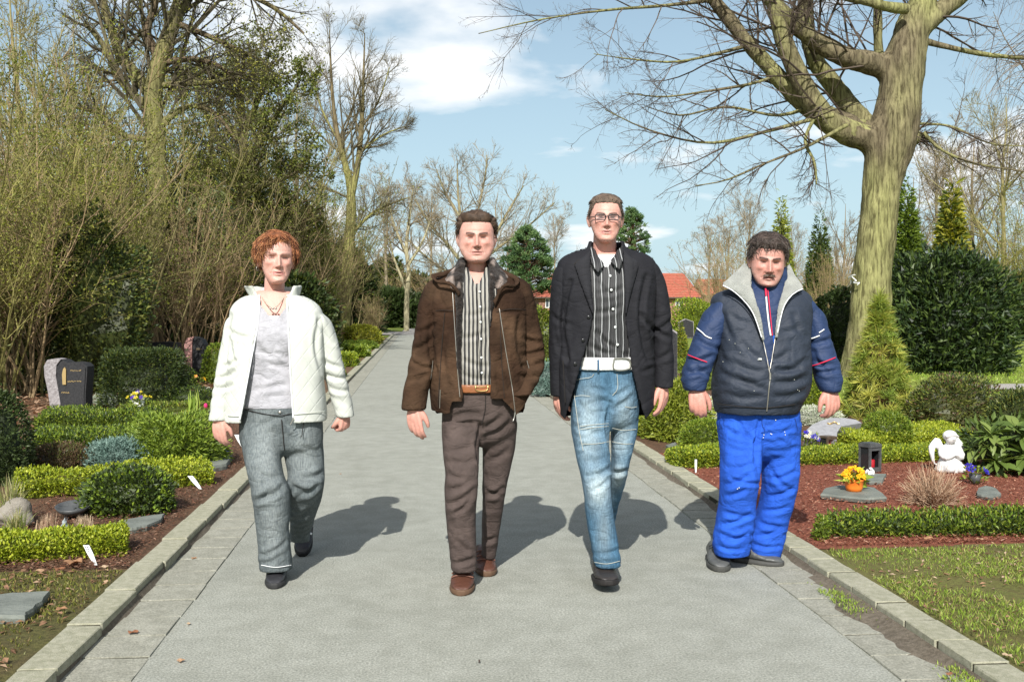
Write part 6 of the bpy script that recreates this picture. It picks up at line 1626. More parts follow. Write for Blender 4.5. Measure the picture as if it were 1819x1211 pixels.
class Person:
    def __init__(s, label, Y0, foot, mid=0):
        s.Y0 = Y0; s.mid = mid; s.root = thing('person', label, 'person', foot, 'four people walking along the path'); s.base = np.array(foot)
    def P(s, px, py, off=0.0): return at(px, py, s.Y0 + off)
    def ring(s, py, xl, xr, off, dep, p=2.5):
        a = s.P((xl + xr) / 2, py, off); return (a[0], a[1], a[2], (xr - xl) / 2 / F_PX * (s.Y0 + off), dep, p)
    def fill(s, secs, n):
        """densify pixel sections by smooth interpolation"""
        A = np.array([list(x) for x in secs], float); u = np.linspace(0, len(A) - 1, n); out = []
        for q in u:
            i = int(min(q, len(A) - 2)); t = q - i
            p0, p1, p2, p3 = A[max(i - 1, 0)], A[i], A[i + 1], A[min(i + 2, len(A) - 1)]
            out.append(0.5 * (2 * p1 + (p2 - p0) * t + (2 * p0 - 5 * p1 + 4 * p2 - p3) * t * t + (3 * p1 - p0 - 3 * p2 + p3) * t ** 3))
        return np.array(out)
    def stack(s, secs, k=30, p=2.5, n=None, shrink=1.0):
        A = s.fill([x[:5] for x in secs], n or len(secs) * 3)
        R = [s.ring(*a, p) for a in A]
        if shrink != 1.0: R = [(r[0], r[1], r[2], r[3] * shrink, r[4] * shrink, r[5]) for r in R]
        return stack(R[::-1], k)
    def arm(s, secs, p=2.3):
        y, l, r, o, d = secs[0]; m = (l + r) / 2; w = (r - l) / 2; y1 = secs[1][0]; q = (y1 - y) * .28
        i_ = 1 if m < s.mid else -1; sh_ = lambda f, k: (m + i_ * w * k - f * w, m + i_ * w * k + f * w)
        return s.stack([(y - 3, *sh_(.25, .45), o, d * .35), (y + 1, *sh_(.6, .3), o, d * .7), (y + 9, *sh_(.86, .10), o, d * .93), (y + max(q, 17), l, r, o, d)] + list(secs[1:]), p=p)
    def shell(s, secs, t=0.014, p=2.5, k=56, n=None):
        A = s.fill(secs, n or len(secs) * 3)[::-1]; rings = []
        th0 = np.linspace(-math.pi, 0, 400)
        for py, xl, xr, off, dep, oL, oR in A:
            x, y, z, a, b, _ = s.ring(py, xl, xr, off, dep)
            c, sn = np.cos(th0), np.sin(th0); r = 1 / (np.abs(c) ** p + np.abs(sn) ** p) ** (1 / p)
            xs = proj(np.stack([x + a * c * r, y + b * sn * r, np.full(400, z)], 1))[:, 0]
            tL = np.interp(oL, xs, th0); tR = np.interp(oR, xs, th0)
            th = np.linspace(tR, tL + 2 * math.pi, k); c, sn = np.cos(th), np.sin(th); r = 1 / (np.abs(c) ** p + np.abs(sn) ** p) ** (1 / p)
            o = np.stack([x + a * c * r, y + b * sn * r, np.full(k, z)], 1); i = np.stack([x + (a - t) * c * r, y + (b - t) * sn * r, np.full(k, z)], 1)
            rings.append(np.concatenate([o, i[::-1]]))
        m = len(rings); K = 2 * k; V = np.concatenate(rings)
        j = np.arange(m - 1)[:, None]; q = np.arange(K)[None, :]; q2 = (q + 1) % K
        Fq = np.stack([j * K + q, j * K + q2, (j + 1) * K + q2, (j + 1) * K + q], -1).reshape(-1, 4)
        q = np.arange(k - 1); cap = np.stack([q, q + 1, K - 2 - q, K - 1 - q], 1)
        return V, [np.concatenate([Fq, cap[:, ::-1], cap + (m - 1) * K])]
    def strip(s, A, B, t=0.006, n=24, m=6, bulge=.012):
        """solid strip between two edges given as (px,py,off)"""
        a = resample(np.array([s.P(*q) for q in A]), n); b = resample(np.array([s.P(*q) for q in B]), n)
        u = np.linspace(0, 1, m)[None, :, None]; S = a[:, None] * (1 - u) + b[:, None] * u
        S[..., 1] -= (bulge * np.sin(np.pi * u[..., 0]))
        nn = np.cross(np.gradient(S, axis=0), np.gradient(S, axis=1)); nn = nrm(nn); 
        T = np.concatenate([(S + nn * t / 2).reshape(-1, 3), (S - nn * t / 2).reshape(-1, 3)]); o = n * m
        i = np.arange(n - 1)[:, None] * m + np.arange(m - 1)[None, :]
        Fq = np.stack([i, i + 1, i + m + 1, i + m], -1).reshape(-1, 4)
        e = [[k, k + 1] for k in range(m - 1)] + [[k * m + m - 1, (k + 1) * m + m - 1] for k in range(n - 1)] + [[(n - 1) * m + k + 1, (n - 1) * m + k] for k in range(m - 1)] + [[(k + 1) * m, k * m] for k in range(n - 1)]
        e = np.array(e); rim = np.stack([e[:, 0], e[:, 0] + o, e[:, 1] + o, e[:, 1]], 1)
        return T, [np.concatenate([Fq, Fq[:, ::-1] + o, rim])]
    def garment(s, name, pieces, m, col, voxel=0.009, sm=3, creases=(), wr=0.0, wf=6.0, seed=1, colfn=None, dispfn=None, cut=None, parent=None, ring_wr=(), hollow=False):
        V, Fc, Nn = fuse(name, pieces, voxel, sm)
        px = proj(V); front = np.clip(-Nn[:, 1] * 1.6, 0, 1)
        D = np.zeros(len(V))
        for (x0, y0, x1, y1, w, d) in creases:
            a = np.array([x0, y0]); e = np.array([x1 - x0, y1 - y0]); L2 = (e ** 2).sum()
            tt = ((px - a) @ e) / L2; tc_ = np.clip(tt, 0, 1)
            bow = np.array([-e[1], e[0]]) * 0.08 * np.sin(np.pi * tc_)[:, None]
            ds = np.linalg.norm(px - (a + e * tc_[:, None] + bow), axis=1)
            taper = np.sin(np.pi * np.clip(0.12 + 0.76 * tc_, 0, 1)) ** 0.6
            D += front * taper * (-d * np.exp(-(ds / w) ** 2) + 0.55 * d * np.exp(-((ds - 2.0 * w) / (1.1 * w)) ** 2))
        for (yc, h, amp, f, sl, xa, xb) in ring_wr:        # ring folds round a limb: centre row, half height, depth, folds, slant
            msk = np.exp(-((px[:, 1] - yc) / h) ** 2) * ((px[:, 0] > xa) & (px[:, 0] < xb))
            ph = (px[:, 1] - yc) / h * f + (px[:, 0] - xa) / max(xb - xa, 1) * sl + 1.4 * fnoise(V, seed + int(yc), 3.0, 2)
            D += msk * amp * (np.abs(np.sin(ph)) ** 0.7 - 0.55)
        if wr:
            D += wr * fnoise(V * np.array([1, 1, 0.6]), seed, wf, 3) * 0.8
        if dispfn is not None: D += dispfn(V, Nn, px)
        V = V + Nn * D[:, None]
        C = np.tile(np.array(col, float), (len(V), 1))
        if colfn is not None: C = colfn(V, Nn, px, C)
        if hollow:
            inn = ((V[:, 0] - s.base[0]) * Nn[:, 0] + (V[:, 1] - s.Y0) * Nn[:, 1]) < -.25 * np.hypot(V[:, 0] - s.base[0], V[:, 1] - s.Y0); Fc = [f[~inn[f].all(1)] for f in Fc]
        if cut is not None:
            g_ = np.asarray(cut(V, Nn, px), float); V, Fc = trim(V, Fc, g_)
        o = mk(name, V, Fc, m, parent or s.root, True, C)
        s.last = (V, Nn, px)
        return o
    def trousers(s, name, pel, lg, rg, m, col, **kw):
        y, l, r, o, d = pel[-1]
        return s.garment(name, [s.stack(list(pel) + [(y + 16, l + 14, r - 14, o, d * .55)]), s.stack(lg), s.stack(rg)], m, col, voxel=.0082, sm=2, **kw)
    def sleeves(s, arms, m, col, parent, **kw):
        for a in arms: s.garment('sleeve', [s.arm(a, 2.3)], m, col, parent=parent, **kw)
    def on(s, x, y, surf=None, lift=0.004):
        V, Nn, px = surf or s.last
        d = (px[:, 0] - x) ** 2 + (px[:, 1] - y) ** 2
        c = np.argsort(d)[:40]; c = c[d[c] < max(36, d[c].min() * 4)]
        k = V[c, 1].min(); w = at(x, y, k)
        return at(x, y, k - lift)
    def line(s, name, pts, r, m, parent, surf=None, n=None, lift=0.003, k=5):
        Q = resample(np.array([list(p) for p in pts], float), n or max(6, int(sum(math.hypot(pts[i + 1][0] - pts[i][0], pts[i + 1][1] - pts[i][1]) for i in range(len(pts) - 1)) / 5)))
        W = np.array([s.on(q[0], q[1], surf, lift) for q in Q])
        if len(W) > 4:
            W2 = W.copy(); W2[1:-1, 1] = (W[:-2, 1] + W[1:-1, 1] * 2 + W[2:, 1]) / 4; W = W2
        V, Fc = tubes(W[None], np.full((1, len(W)), r), k)
        return mk(name, V, Fc, m, parent, True)
    def disc(s, name, x, y, r, m, parent, surf=None, lift=0.003):
        c = s.on(x, y, surf, lift)
        V, Fc = ellipsoid(c, (r, r * 0.35, r), 12, 8)
        return mk(name, V, Fc, m, parent, True)
# ---------------------------------------------------------------- head
HEAD = [(0.0, .10, -.375, -.16), (.025, .15, -.41, -.10), (.06, .19, -.425, -.04), (.12, .228, -.425, .02), (.19, .262, -.42, .08), (.28, .295, -.415, .14), (.37, .318, -.41, .24), (.46, .330, -.405, .33),
        (.56, .336, -.412, .39), (.66, .338, -.41, .42), (.75, .328, -.385, .42), (.83, .30, -.335, .38), (.90, .245, -.255, .30), (.955, .165, -.15, .2), (.99, .08, -.05, .1), (1.0, .03, .0, .05)]
def g2(x, z, cx, cz, sx, sz): return np.exp(-((x - cx) / sx) ** 2 - ((z - cz) / sz) ** 2)
def make_head(cx, chin, H, yaw, pitch, roll, person, off, jaw=1.0, wide=1.0, nose=1.0, mouth=0.0, brow=(0.06, 0.04, 0.03), skin=(0.56, 0.33, 0.25), stubble=0.0, neck=1.0, lips=(0.45, 0.17, 0.15), age=0.5, squint=0.6, browth=1.0, necklen=0.62):
    secs = []
    for z, w, f, b in HEAD:
        ww = w * wide * (jaw if z < .3 else 1 + (jaw - 1) * max(0, (.5 - z) / .2))
        secs.append((0, (f + b) / 2, z, ww, (b - f) / 2, 2.25))
    P = [stack(secs, 36)]
    P.append(tubec([(0, .10, .30), (0, .10, .10), (0, .13, -.12), (0, .15, -.4), (0, .16, -necklen)], np.array([.24, .245, .25, .265, .30]) * neck, 20, n=12))
    for sx in (-1, 1):
        P.append(tubec([(sx * .325 * wide, .03, .34), (sx * .352 * wide, .06, .40), (sx * .375 * wide, .09, .50), (sx * .372 * wide, .06, .56), (sx * .345 * wide, .01, .56), (sx * .33 * wide, .0, .48), (sx * .33 * wide, .0, .38)], [.028, .03, .03, .028, .024, .02, .02], 8, n=16))
        P.append(tuple(ellipsoid((sx * .345 * wide, .04, .46), (.025, .06, .10), 10, 8)))
    V, Fc, Nn = fuse('head', P, 0.0145, 2)
    x, y, z = V.T; fr = np.clip((-y - .12) / .15, 0, 1)
    D = np.zeros(len(V)); ax = np.abs(x)
    na = np.interp(z, [.275, .298, .312, .335, .40, .48, .53, .58], [0, .025, .12, .155, .12, .07, .035, .0]) * nose
    ns = np.interp(z, [.3, .36, .5], [.052, .045, .034])
    D += na * np.exp(-(x / ns) ** 2)
    D += .035 * nose * g2(ax, z, .062, .315, .026, .026)
    D -= .072 * g2(ax, z, .125, .503, .07, .034)
    D += .02 * g2(ax, z, .13, .49, .045, .026)
    D += .03 * g2(ax, z, .12, .572, .10, .03) + .012 * g2(x, z, 0, .57, .05, .04)
    D += .036 * g2(ax, z, .19, .39, .075, .05)
    D -= .026 * g2(ax, z, .20, .25, .06, .07)
    mw = .10
    D += .03 * g2(x, z, 0, .224, mw * .8, .02) + .034 * g2(x, z, 0, .170, mw * .75, .022) - .034 * g2(x, z, 0, .198, mw, .009) - .016 * g2(x, z, 0, .127, .07, .022)
    D += .045 * g2(x, z, 0, .055, .085, .05)
    fold = np.exp(-((ax - (.085 + (.31 - z) * .42)) / .014) ** 2) * ((z > .17) & (z < .33))
    D -= .020 * age * fold
    D -= .008 * age * g2(ax, z, .12, .445, .07, .010)
    V[:, 1] -= D * fr
    V[:, 2] += mouth * .03 * g2(ax, z, .08, .2, .03, .03) * fr
    # colours
    C = np.tile(np.array(skin), (len(V), 1)); x, y, z = V.T
    def mixc_(w, c):
        nonlocal C
        w = np.clip(w, 0, 1)[:, None]; C = C * (1 - w) + np.array(c) * w
    mixc_(.4 * fr * (g2(ax, z, .17, .37, .09, .06) + g2(x, z, 0, .33, .06, .05)), (skin[0] * 1.0, skin[1] * .68, skin[2] * .64))
    C = C * (1 + .09 * np.stack([.5 * fnoise(V, 77, 3.5, 3), fnoise(V, 77, 3.5, 3), fnoise(V, 77, 3.5, 3)], 1))
    mixc_(.22 * age * fr * (np.abs(np.sin(z * 95)) > .93) * (z > .62) * (z < .76) * (ax < .2), (skin[0] * .6, skin[1] * .5, skin[2] * .45))
    mixc_(.35 * age * fr * fold[:len(V)], (skin[0] * .6, skin[1] * .45, skin[2] * .4))  # crease shade painted into the carved cheek folds
    if stubble: mixc_(stubble * fr * ((z < .25) & (ax < .3)) * (1 - g2(x, z, 0, .2, .08, .05)), (.28, .20, .17))
    mixc_(.95 * fr * ((ax < mw * 1.0) * np.exp(-((z - .197 - .012 * np.cos(ax * 25)) / .026) ** 2)), lips)
    mixc_(.9 * fr * np.exp(-((z - .198) / .010) ** 2) * (ax < mw * 1.05), (.12, .035, .03))
    ez = .492; ew = np.sqrt(np.clip(1 - ((ax - .13) / .058) ** 2, 0, 1)); op = .022 * squint
    mixc_(.92 * fr * np.exp(-((z - ez) / (.012 + .008 * squint)) ** 2) * np.clip(ew * 1.6, 0, 1), (.055, .03, .025))
    mixc_(.55 * fr * np.exp(-((z - ez) / .011) ** 2) * np.exp(-((ax - .165) / .013) ** 2) * squint, (.45, .40, .38))
    mixc_(.4 * fr * np.exp(-((z - ez + op * ew + .012) / .014) ** 2) * (ew > .05), (.27, .12, .09))
    mixc_(.22 * fr * g2(ax, z, .13, .525, .06, .016), (skin[0] * .55, skin[1] * .45, skin[2] * .42))  # eye-socket shade painted over the upper lids
    bz = .565 + .02 * np.sin((ax - .05) * 14)
    mixc_(1.0 * fr * browth * np.exp(-((z - bz) / .019) ** 2) * (ax > .05) * (ax < .215), brow)
    mixc_(.85 * fr * g2(ax, z, .03, .294, .022, .012), (.12, .045, .04))  # shadow under the nose painted in at the nostrils
    L = V.copy()
    cy, sy, cp, sp_, cr_, sr = math.cos(yaw), math.sin(yaw), math.cos(pitch), math.sin(pitch), math.cos(roll), math.sin(roll)
    Rz = np.array([[cy, -sy, 0], [sy, cy, 0], [0, 0, 1]]); Rx = np.array([[1, 0, 0], [0, cp, -sp_], [0, sp_, cp]]); Ry = np.array([[cr_, 0, sr], [0, 1, 0], [-sr, 0, cr_]])
    M = Rz @ Ry @ Rx; piv = np.array([0, .12, 0.0]); O = person.P(cx, chin, off)
    # the neck below the jaw turns less than the head
    wgt = np.clip((L[:, 2] + .25) / .3, 0, 1)[:, None]
    def tf(q, w=1.0): return O + H * (((q - piv) @ M.T + piv) * w + q * (1 - w))
    W = tf(L, wgt)
    person.head = dict(L=L, F=Fc, tf=tf, H=H, N=nrm(Nn @ M.T), C=C)
    return W, Fc, C
def hand(wrist, d, back, thumb_side, s=1.0, curl=(.35, .45, .3), tcurl=.3, spread=.10, fist=False):
    """pieces of one hand: d finger direction, back = back-of-hand normal, thumb_side = direction of the thumb"""
    d = nrm(np.array(d, float)); b = np.array(back, float); b = nrm(b - d * (b @ d)); t = np.array(thumb_side, float); t = nrm(np.cross(b, d)) * np.sign(np.cross(b, d) @ t)
    w = np.asarray(wrist, float); P = []
    P.append(tubec([w - d * .07 * s, w - d * .02 * s, w + d * .02 * s], np.array([.030, .027, .026]) * s, 12))
    for i, (tx, kl, L) in enumerate([(.028, .088, .074), (.009, .092, .082), (-.011, .088, .076), (-.029, .080, .060)]):
        L = L * s; k = w + d * kl * s + t * tx * s
        dirs = []; a = 0; dd = nrm(d + t * tx * spread * 18 * .3)
        pts = [w + t * tx * .6 * s + d * .01 * s, w + (d * kl * .55 + t * tx * .85) * s + b * .004 * s, k]
        for seg, c_ in zip((.46, .31, .25), curl):
            a += c_ * (1 + .14 * i); q = dd * math.cos(a) - b * math.sin(a); pts.append(pts[-1] + q * L * seg)
        P.append(tubec(pts, np.array([.0155, .0145, .0115, .0098, .0088, .0072]) * s, 10, n=14))
    m0 = w + (d * .015 + t * .02 - b * .004) * s; m1 = w + (d * .05 + t * .044 - b * .014) * s; m2 = m1 + (d * math.cos(tcurl) + t * .25 - b * math.sin(tcurl) * .8) * .032 * s; m3 = m2 + (d * math.cos(tcurl * 1.6) - t * .2 * tcurl - b * math.sin(tcurl * 1.6) * .8) * .028 * s
    P.append(tubec([m0, m1, m2, m3], np.array([.017, .0145, .0115, .0085]) * s, 10, n=10))
    P.append(tuple(ellipsoid(w + (d * .05 - b * .004) * s, np.array([.030, .024, .036]) * s, 14, 10)))
    return P
def shoe_pieces(heel, toe, W, hgt, lift=0.0, k=22):
    """loft from heel to toe; returns upper pieces and sole pieces"""
    heel = np.asarray(heel, float); toe = np.asarray(toe, float); ax = toe - heel; L = np.linalg.norm(ax); ax = ax / L
    sd = nrm(np.cross(ax, [0, 0, 1.0])); up = np.cross(sd, ax)
    us = np.array([0, .03, .12, .3, .45, .6, .75, .87, .95, 1.0]); ws = np.array([.35, .62, .82, .84, .9, 1.0, .98, .84, .62, .3]) * W; hs = np.array([.55, .8, 1.0, 1.0, .88, .68, .54, .46, .38, .25]) * hgt
    th = np.arange(k) * 2 * math.pi / k; rows, srow = [], []
    for u, w, h in zip(us, ws, hs):
        c, sn = np.cos(th), np.sin(th); p = 2.6; r = 1 / (np.abs(c) ** p + np.abs(sn) ** p) ** (1 / p)
        nar = np.where(sn > 0, 1 - .35 * np.clip(sn, 0, 1) * (h > .5 * hgt), 1)
        base = heel + ax * (u * L)
        rows.append(base + sd * (w * c * r * nar)[:, None] + up * (.022 + (h - .022) / 2 + (h - .022) / 2 * sn * r)[:, None])
        wt = 1.08 * w
        srow.append(base + ax * (u - .5) * .012 + sd * (wt * c * r)[:, None] + up * (.014 + .014 * np.clip(sn * r * 1.6, -1, 1))[:, None])
    def cl(rows):
        m = len(rows); V = np.concatenate(rows); j = np.arange(m - 1)[:, None]; q = np.arange(k)[None]; q2 = (q + 1) % k
        return V, [np.stack([j * k + q, j * k + q2, (j + 1) * k + q2, (j + 1) * k + q], -1).reshape(-1, 4), np.arange(k)[None, ::-1], (np.arange(k) + (m - 1) * k)[None]]
    return cl(rows), cl(srow), (heel, ax, sd, up, L)
def make_shoe(pr, heel, toe, W, hgt, col, sole, m=None, decor=None, creases=()):
    u, s_, fr = shoe_pieces(heel, toe, W, hgt)
    V, Fc, Nn = fuse('shoe', [u], 0.0045, 2)
    V = V + Nn * (.0012 * fnoise(V, 7, 14, 2))[:, None]
    sh = mk('shoe', V, Fc, m or G_LEATHER, pr.root, True, np.tile(col, (len(V), 1)))
    V2, F2, N2 = fuse('sole', [s_], 0.005, 1)
    mk('sole', V2, F2, G_RUBBER, sh, True, np.tile(sole, (len(V2), 1)))
    if decor: decor(sh, V, Nn, fr)
    return sh
def cross_straps(us, r, mt, nm, span=.8):
    def f(sh, V, Nn, fr):
        heel, ax, sd, up, L = fr; loc = V - heel; U = loc @ ax / L; S = loc @ sd; Z = loc @ up
        for u in us:
            k = np.abs(U - u) < .035
            if k.sum() < 6: continue
            ss = np.linspace(S[k].min() * span, S[k].max() * span, 11); pts = []
            for q in ss:
                kk = k & (np.abs(S - q) < .012)
                if not kk.any(): kk = k
                pts.append(heel + ax * u * L + sd * q + up * (Z[kk].max() + .0015))
            v, f_ = tubes(np.array(pts)[None], np.full((1, 11), r), 6); mk(nm, v, f_, mt, sh, True)
    return f
def body_mesh(pr, head, hands, stacks, skin):
    """one mesh: head, neck, hands and the body inside the clothes"""
    pieces = [(head[0], head[1])]; cols = [head[2]]
    V, Fc, Nn = fuse('body', stacks, 0.022, 2); pieces.append((V, Fc)); cols.append(np.tile(skin, (len(V), 1)))
    for h in hands:
        V, Fc, Nn = fuse('hand', h, 0.0047, 1)
        c = np.tile(np.array(skin), (len(V), 1)) * np.array([1.0, .92, .9]) * (1 + .06 * fnoise(V, 5, 12, 2))[:, None]; pieces.append((V, Fc)); cols.append(c)
    V, Fc = join(*pieces)
    return mk('body', V, Fc, G_SKIN, pr.root, True, np.concatenate(cols))
def make_hair(pr, line, thick, col, n, L, rad, comb, seed, curl=0.0, up=.4, cols=None, shellamp=.25, hug=.8, wave=0.0, lift=.03, wisp=.3):
    """hair: a shell grown from the scalp above line(x,y,z) and many short locks"""
    rng = np.random.default_rng(seed); h = pr.head; Lc, H = h['L'], h['H']
    cut = line(*Lc.T); inside = cut > 0
    edge = np.clip(cut / .07, 0, 1)
    cen = np.array([0, .02, .55]); nd = nrm(Lc - cen)
    lm = 1 + shellamp * fnoise(Lc, seed, 3.2, 3)
    S = Lc + nd * (thick(*Lc.T) * edge ** .7 * lm)[:, None] - nd * (.012 * (1 - edge))[:, None]
    Fk = [f[inside[f].all(1)] for f in h['F']]
    W = h['tf'](S, np.ones((len(S), 1)))
    C = np.tile(col, (len(W), 1)) * (1 + .3 * fnoise(Lc * [1, 1, .5], seed + 3, 6, 2))[:, None]
    root = mk('hair', W, Fk, G_HAIR, pr.root, True, C)
    idx = np.flatnonzero(inside & (cut > .01)); idx = rng.choice(idx, n)
    p = S[idx] - nd[idx] * .015; d = nrm(nd[idx] * up + comb(Lc[idx], rng) + rng.normal(0, .18, (n, 3))); k = 5
    pts = [p]; seg = (L / (k - 1) * rng.uniform(.6, 1.3, n))[:, None]; ax2 = nrm(rng.normal(0, 1, (n, 3))); r0 = np.linalg.norm(p - cen, axis=1, keepdims=True); phs = rng.uniform(0, 6.28, (n, 1))
    for st_ in range(k - 1):
        d = nrm(d + curl * np.cross(ax2, d) + np.array([0, 0, -.10]))
        rd = nrm(pts[-1] - cen); d = nrm(d - rd * np.sum(d * rd, 1, keepdims=True) * hug)
        nx = pts[-1] + d * seg + np.cross(rd, d) * wave * np.sin(phs + st_ * 2.2)
        q = nx - cen; rr = np.linalg.norm(q, axis=1, keepdims=True); nx = cen + q / rr * (rr * (1 - hug) + hug * np.minimum(rr, r0 + lift * (st_ + 1) / k)); pts.append(nx)
    Q = np.stack(pts, 1); Q = h['tf'](Q.reshape(-1, 3), np.ones((n * k, 1))).reshape(n, k, 3)
    R = np.tile(rad * np.array([1, 1, .9, .65, .2]), (n, 1)) * rng.uniform(.6, 1.2, (n, 1))
    ne = 420; ie = np.flatnonzero(inside & (cut < .06) & (Lc[:, 1] < .15)); ie = rng.choice(ie, ne); d0 = nrm(nd[ie] * .35 + comb(Lc[ie], rng) + rng.normal(0, .35, (ne, 3)) + [0, 0, wisp]); p0 = Lc[ie] + nd[ie] * .004
    E = np.stack([p0 + d0 * q_ * .075 * rng.uniform(.5, 1.2, (ne, 1)) + nd[ie] * .012 * math.sin(q_ * 3) for q_ in (0, .25, .5, .75, 1)], 1); E = h['tf'](E.reshape(-1, 3), np.ones((ne * 5, 1))).reshape(ne, 5, 3)
    Q = np.concatenate([Q, E]); R = np.concatenate([R, np.tile(rad * .6 * np.array([1, 1, .8, .5, .2]), (ne, 1))]); n += ne
    V, Fc = tubes(Q, R, 3)
    stuff(mk('locks', V, Fc, G_HAIR, root, True, lcol(n, cols or [col], rng, k * 3, .3)))
    return root
def short_line(front=.80, side=.52, temple=.245, nape=.22):
    """scalp area: above the hairline in front, round the ears and down to the nape"""
    def f(x, y, z):
        ax = np.abs(x)
        hl = np.where(y < -.12, front - .10 * np.clip((ax - temple) / .05, 0, 3), 0)
        hl = np.where((y >= -.12) & (y < .10), side + .06 * np.clip((.04 - y) / .1, -1, 1), hl)
        hl = np.where(y >= .10, nape + (side - nape) * np.clip((.16 - y) / .06, 0, 1), hl)
        c = z - hl
        return np.where((ax > .347) & (z < .6), -1, c)
    return f
# ================================================================ the woman in the white jacket
def rnd_creases(seed, x0, x1, y0, y1, n, ang, L, w, d):
    r = random.Random(seed); out = []
    for _ in range(n):
        x, y, a = r.uniform(x0, x1), r.uniform(y0, y1), ang + r.gauss(0, .35); l = L * r.uniform(.6, 1.3)
        out.append((x - l / 2 * math.cos(a), y - l / 2 * math.sin(a), x + l / 2 * math.cos(a), y + l / 2 * math.sin(a), w * r.uniform(.7, 1.2), d * r.uniform(.5, 1.2)))
    return out
def woman():
    f = gnd(500, 1030); p = Person('woman with red-brown curly hair in a white quilted jacket and grey jeans', 4.95, (f[0], 5.0, 0), 490)
    skin = (0.56, 0.315, 0.255)
    hd = make_head(486, 506, .250, .26, -.04, .05, p, .03, jaw=.93, wide=.97, nose=.9, skin=skin, brow=(.10, .045, .03), age=.9, squint=.45, neck=.80, lips=(.50, .17, .16), mouth=.6, browth=.6)
    top = [(524, 452, 518, .02, .06), (535, 436, 540, .015, .075), (550, 430, 552, .01, .095), (600, 426, 558, -.005, .115), (650, 430, 553, 0, .10), (700, 428, 556, 0, .105), (724, 427, 560, 0, .112)]
    pel = [(712, 433, 564, 0, .10), (740, 429, 570, 0, .112), (770, 428, 572, 0, .113), (792, 432, 570, 0, .10)]
    lg = [(750, 429, 501, -.01, .095), (800, 433, 498, -.06, .09), (840, 441, 502, -.10, .08), (870, 447, 513, -.12, .072), (900, 452, 514, -.12, .068), (940, 456, 513, -.10, .066), (980, 460, 516, -.08, .068), (1010, 463, 519, -.07, .073)]
    rg = [(750, 500, 571, .02, .095), (800, 505, 574, .02, .088), (840, 512, 576, .0, .076), (860, 511, 575, -.02, .072), (885, 514, 571, .03, .067), (915, 515, 561, .13, .062), (945, 516, 551, .26, .058), (960, 518, 551, .32, .056)]
    la = [(540, 414, 452, .02, .06), (570, 403, 446, .02, .062), (600, 396, 436, .02, .058), (640, 388, 424, .01, .054), (680, 382, 414, -.01, .05), (715, 376, 407, -.03, .047), (746, 372, 405, -.04, .045)]
    ra = [(538, 537, 572, .02, .06), (570, 550, 587, .03, .062), (600, 559, 598, .04, .058), (640, 569, 608, .05, .054), (680, 580, 617, .06, .05), (712, 590, 625, .07, .047), (740, 598, 630, .07, .045)]
    jk = [(522, 448, 526, .03, .065, 462, 509), (530, 430, 547, .03, .085, 461, 510), (545, 415, 566, .025, .105, 459, 511), (570, 410, 575, .02, .122, 457, 512), (600, 409, 574, .01, .132, 452, 513), (640, 408, 573, 0, .135, 444, 515), (680, 405, 574, 0, .14, 437, 517), (715, 403, 577, 0, .148, 431, 519), (747, 402, 578, 0, .152, 425, 521)]
    chest = [(516, 455, 515, .03, .05), (535, 440, 537, .018, .064), (550, 434, 546, .012, .082), (575, 436, 548, .008, .09), (600, 440, 544, .01, .08), (720, 445, 540, .01, .07)]
    body_mesh(p, hd, [hand(p.P(389, 742, -.05), (.06, -.10, -1), (-.35, -.85, .1), (.6, -.6, 0), .92, (.35, .5, .4), .4),
                      hand(p.P(612, 734, .07), (-.05, .05, -1), (.6, -.6, 0), (-.6, -.6, 0), .86, (1.2, 1.3, .8), .7)],
              [p.stack(chest, shrink=1.0), p.stack(pel, shrink=.85), p.stack(lg, shrink=.72), p.stack(rg, shrink=.72), p.stack(la, shrink=.55), p.stack(ra, shrink=.55)], skin)
    # top and camisole
    def neckcut(V, Nn, px):
        return np.where(Nn[:, 1] < .2, 572 - np.abs(px[:, 0] - 487) * 1.25 - px[:, 1], -5)
    tp = p.garment('top', [p.stack(top)], G_COTTON, (.36, .355, .38), sm=4, creases=[(470, 640, 520, 655, 4, .006), (455, 690, 510, 676, 4, .005), (448, 600, 470, 625, 5, .006), (500, 610, 515, 640, 4, .004)] + rnd_creases(3, 445, 515, 620, 715, 8, .2, 40, 3.5, .003), wr=.003, cut=neckcut)
    cam_ = [(x[0], x[1] + 3, x[2] - 3, x[3], x[4] - .004) for x in top]
    p.garment('camisole', [p.stack(cam_)], stripe_mat_h, (1, 1, 1), sm=4, cut=lambda V, Nn, px: np.where(Nn[:, 1] > 0, 5, np.maximum(561 - px[:, 1], px[:, 1] - 590)))
    # jeans
    def jc(V, Nn, px, C):
        C = C * (1 + .22 * fnoise(V * [3, 3, .5], 4, 7, 3))[:, None]
        for cx_, cy_, sx, sy in ((470, 800, 22, 75), (540, 800, 22, 60), (483, 940, 18, 60)):
            w = .5 * g2(px[:, 0], px[:, 1], cx_, cy_, sx, sy)[:, None]; C = C * (1 - w) + np.array((.30, .33, .33)) * w
        return C
    jn = p.trousers('jeans', pel, lg, rg, G_DENIM, (.095, .112, .116), wr=.003, colfn=jc,
        creases=[(455, 885, 500, 868, 5, .012), (452, 893, 478, 872, 4, .010), (500, 862, 513, 880, 4, .008), (500, 740, 470, 755, 5, .008), (500, 745, 540, 762, 5, .007), (515, 862, 545, 872, 5, .014), (540, 850, 575, 838, 5, .012), (530, 880, 565, 862, 4, .012), (470, 985, 510, 960, 4, .007), (465, 1000, 500, 985, 4, .006), (460, 840, 490, 850, 5, .006), (520, 925, 550, 905, 4, .008)] + rnd_creases(5, 445, 570, 770, 860, 10, .3, 30, 3.5, .003),
        ring_wr=[(995, 18, .003, 2.6, 3, 455, 525), (945, 24, .004, 2.6, 3, 510, 560)])
    sj = p.last
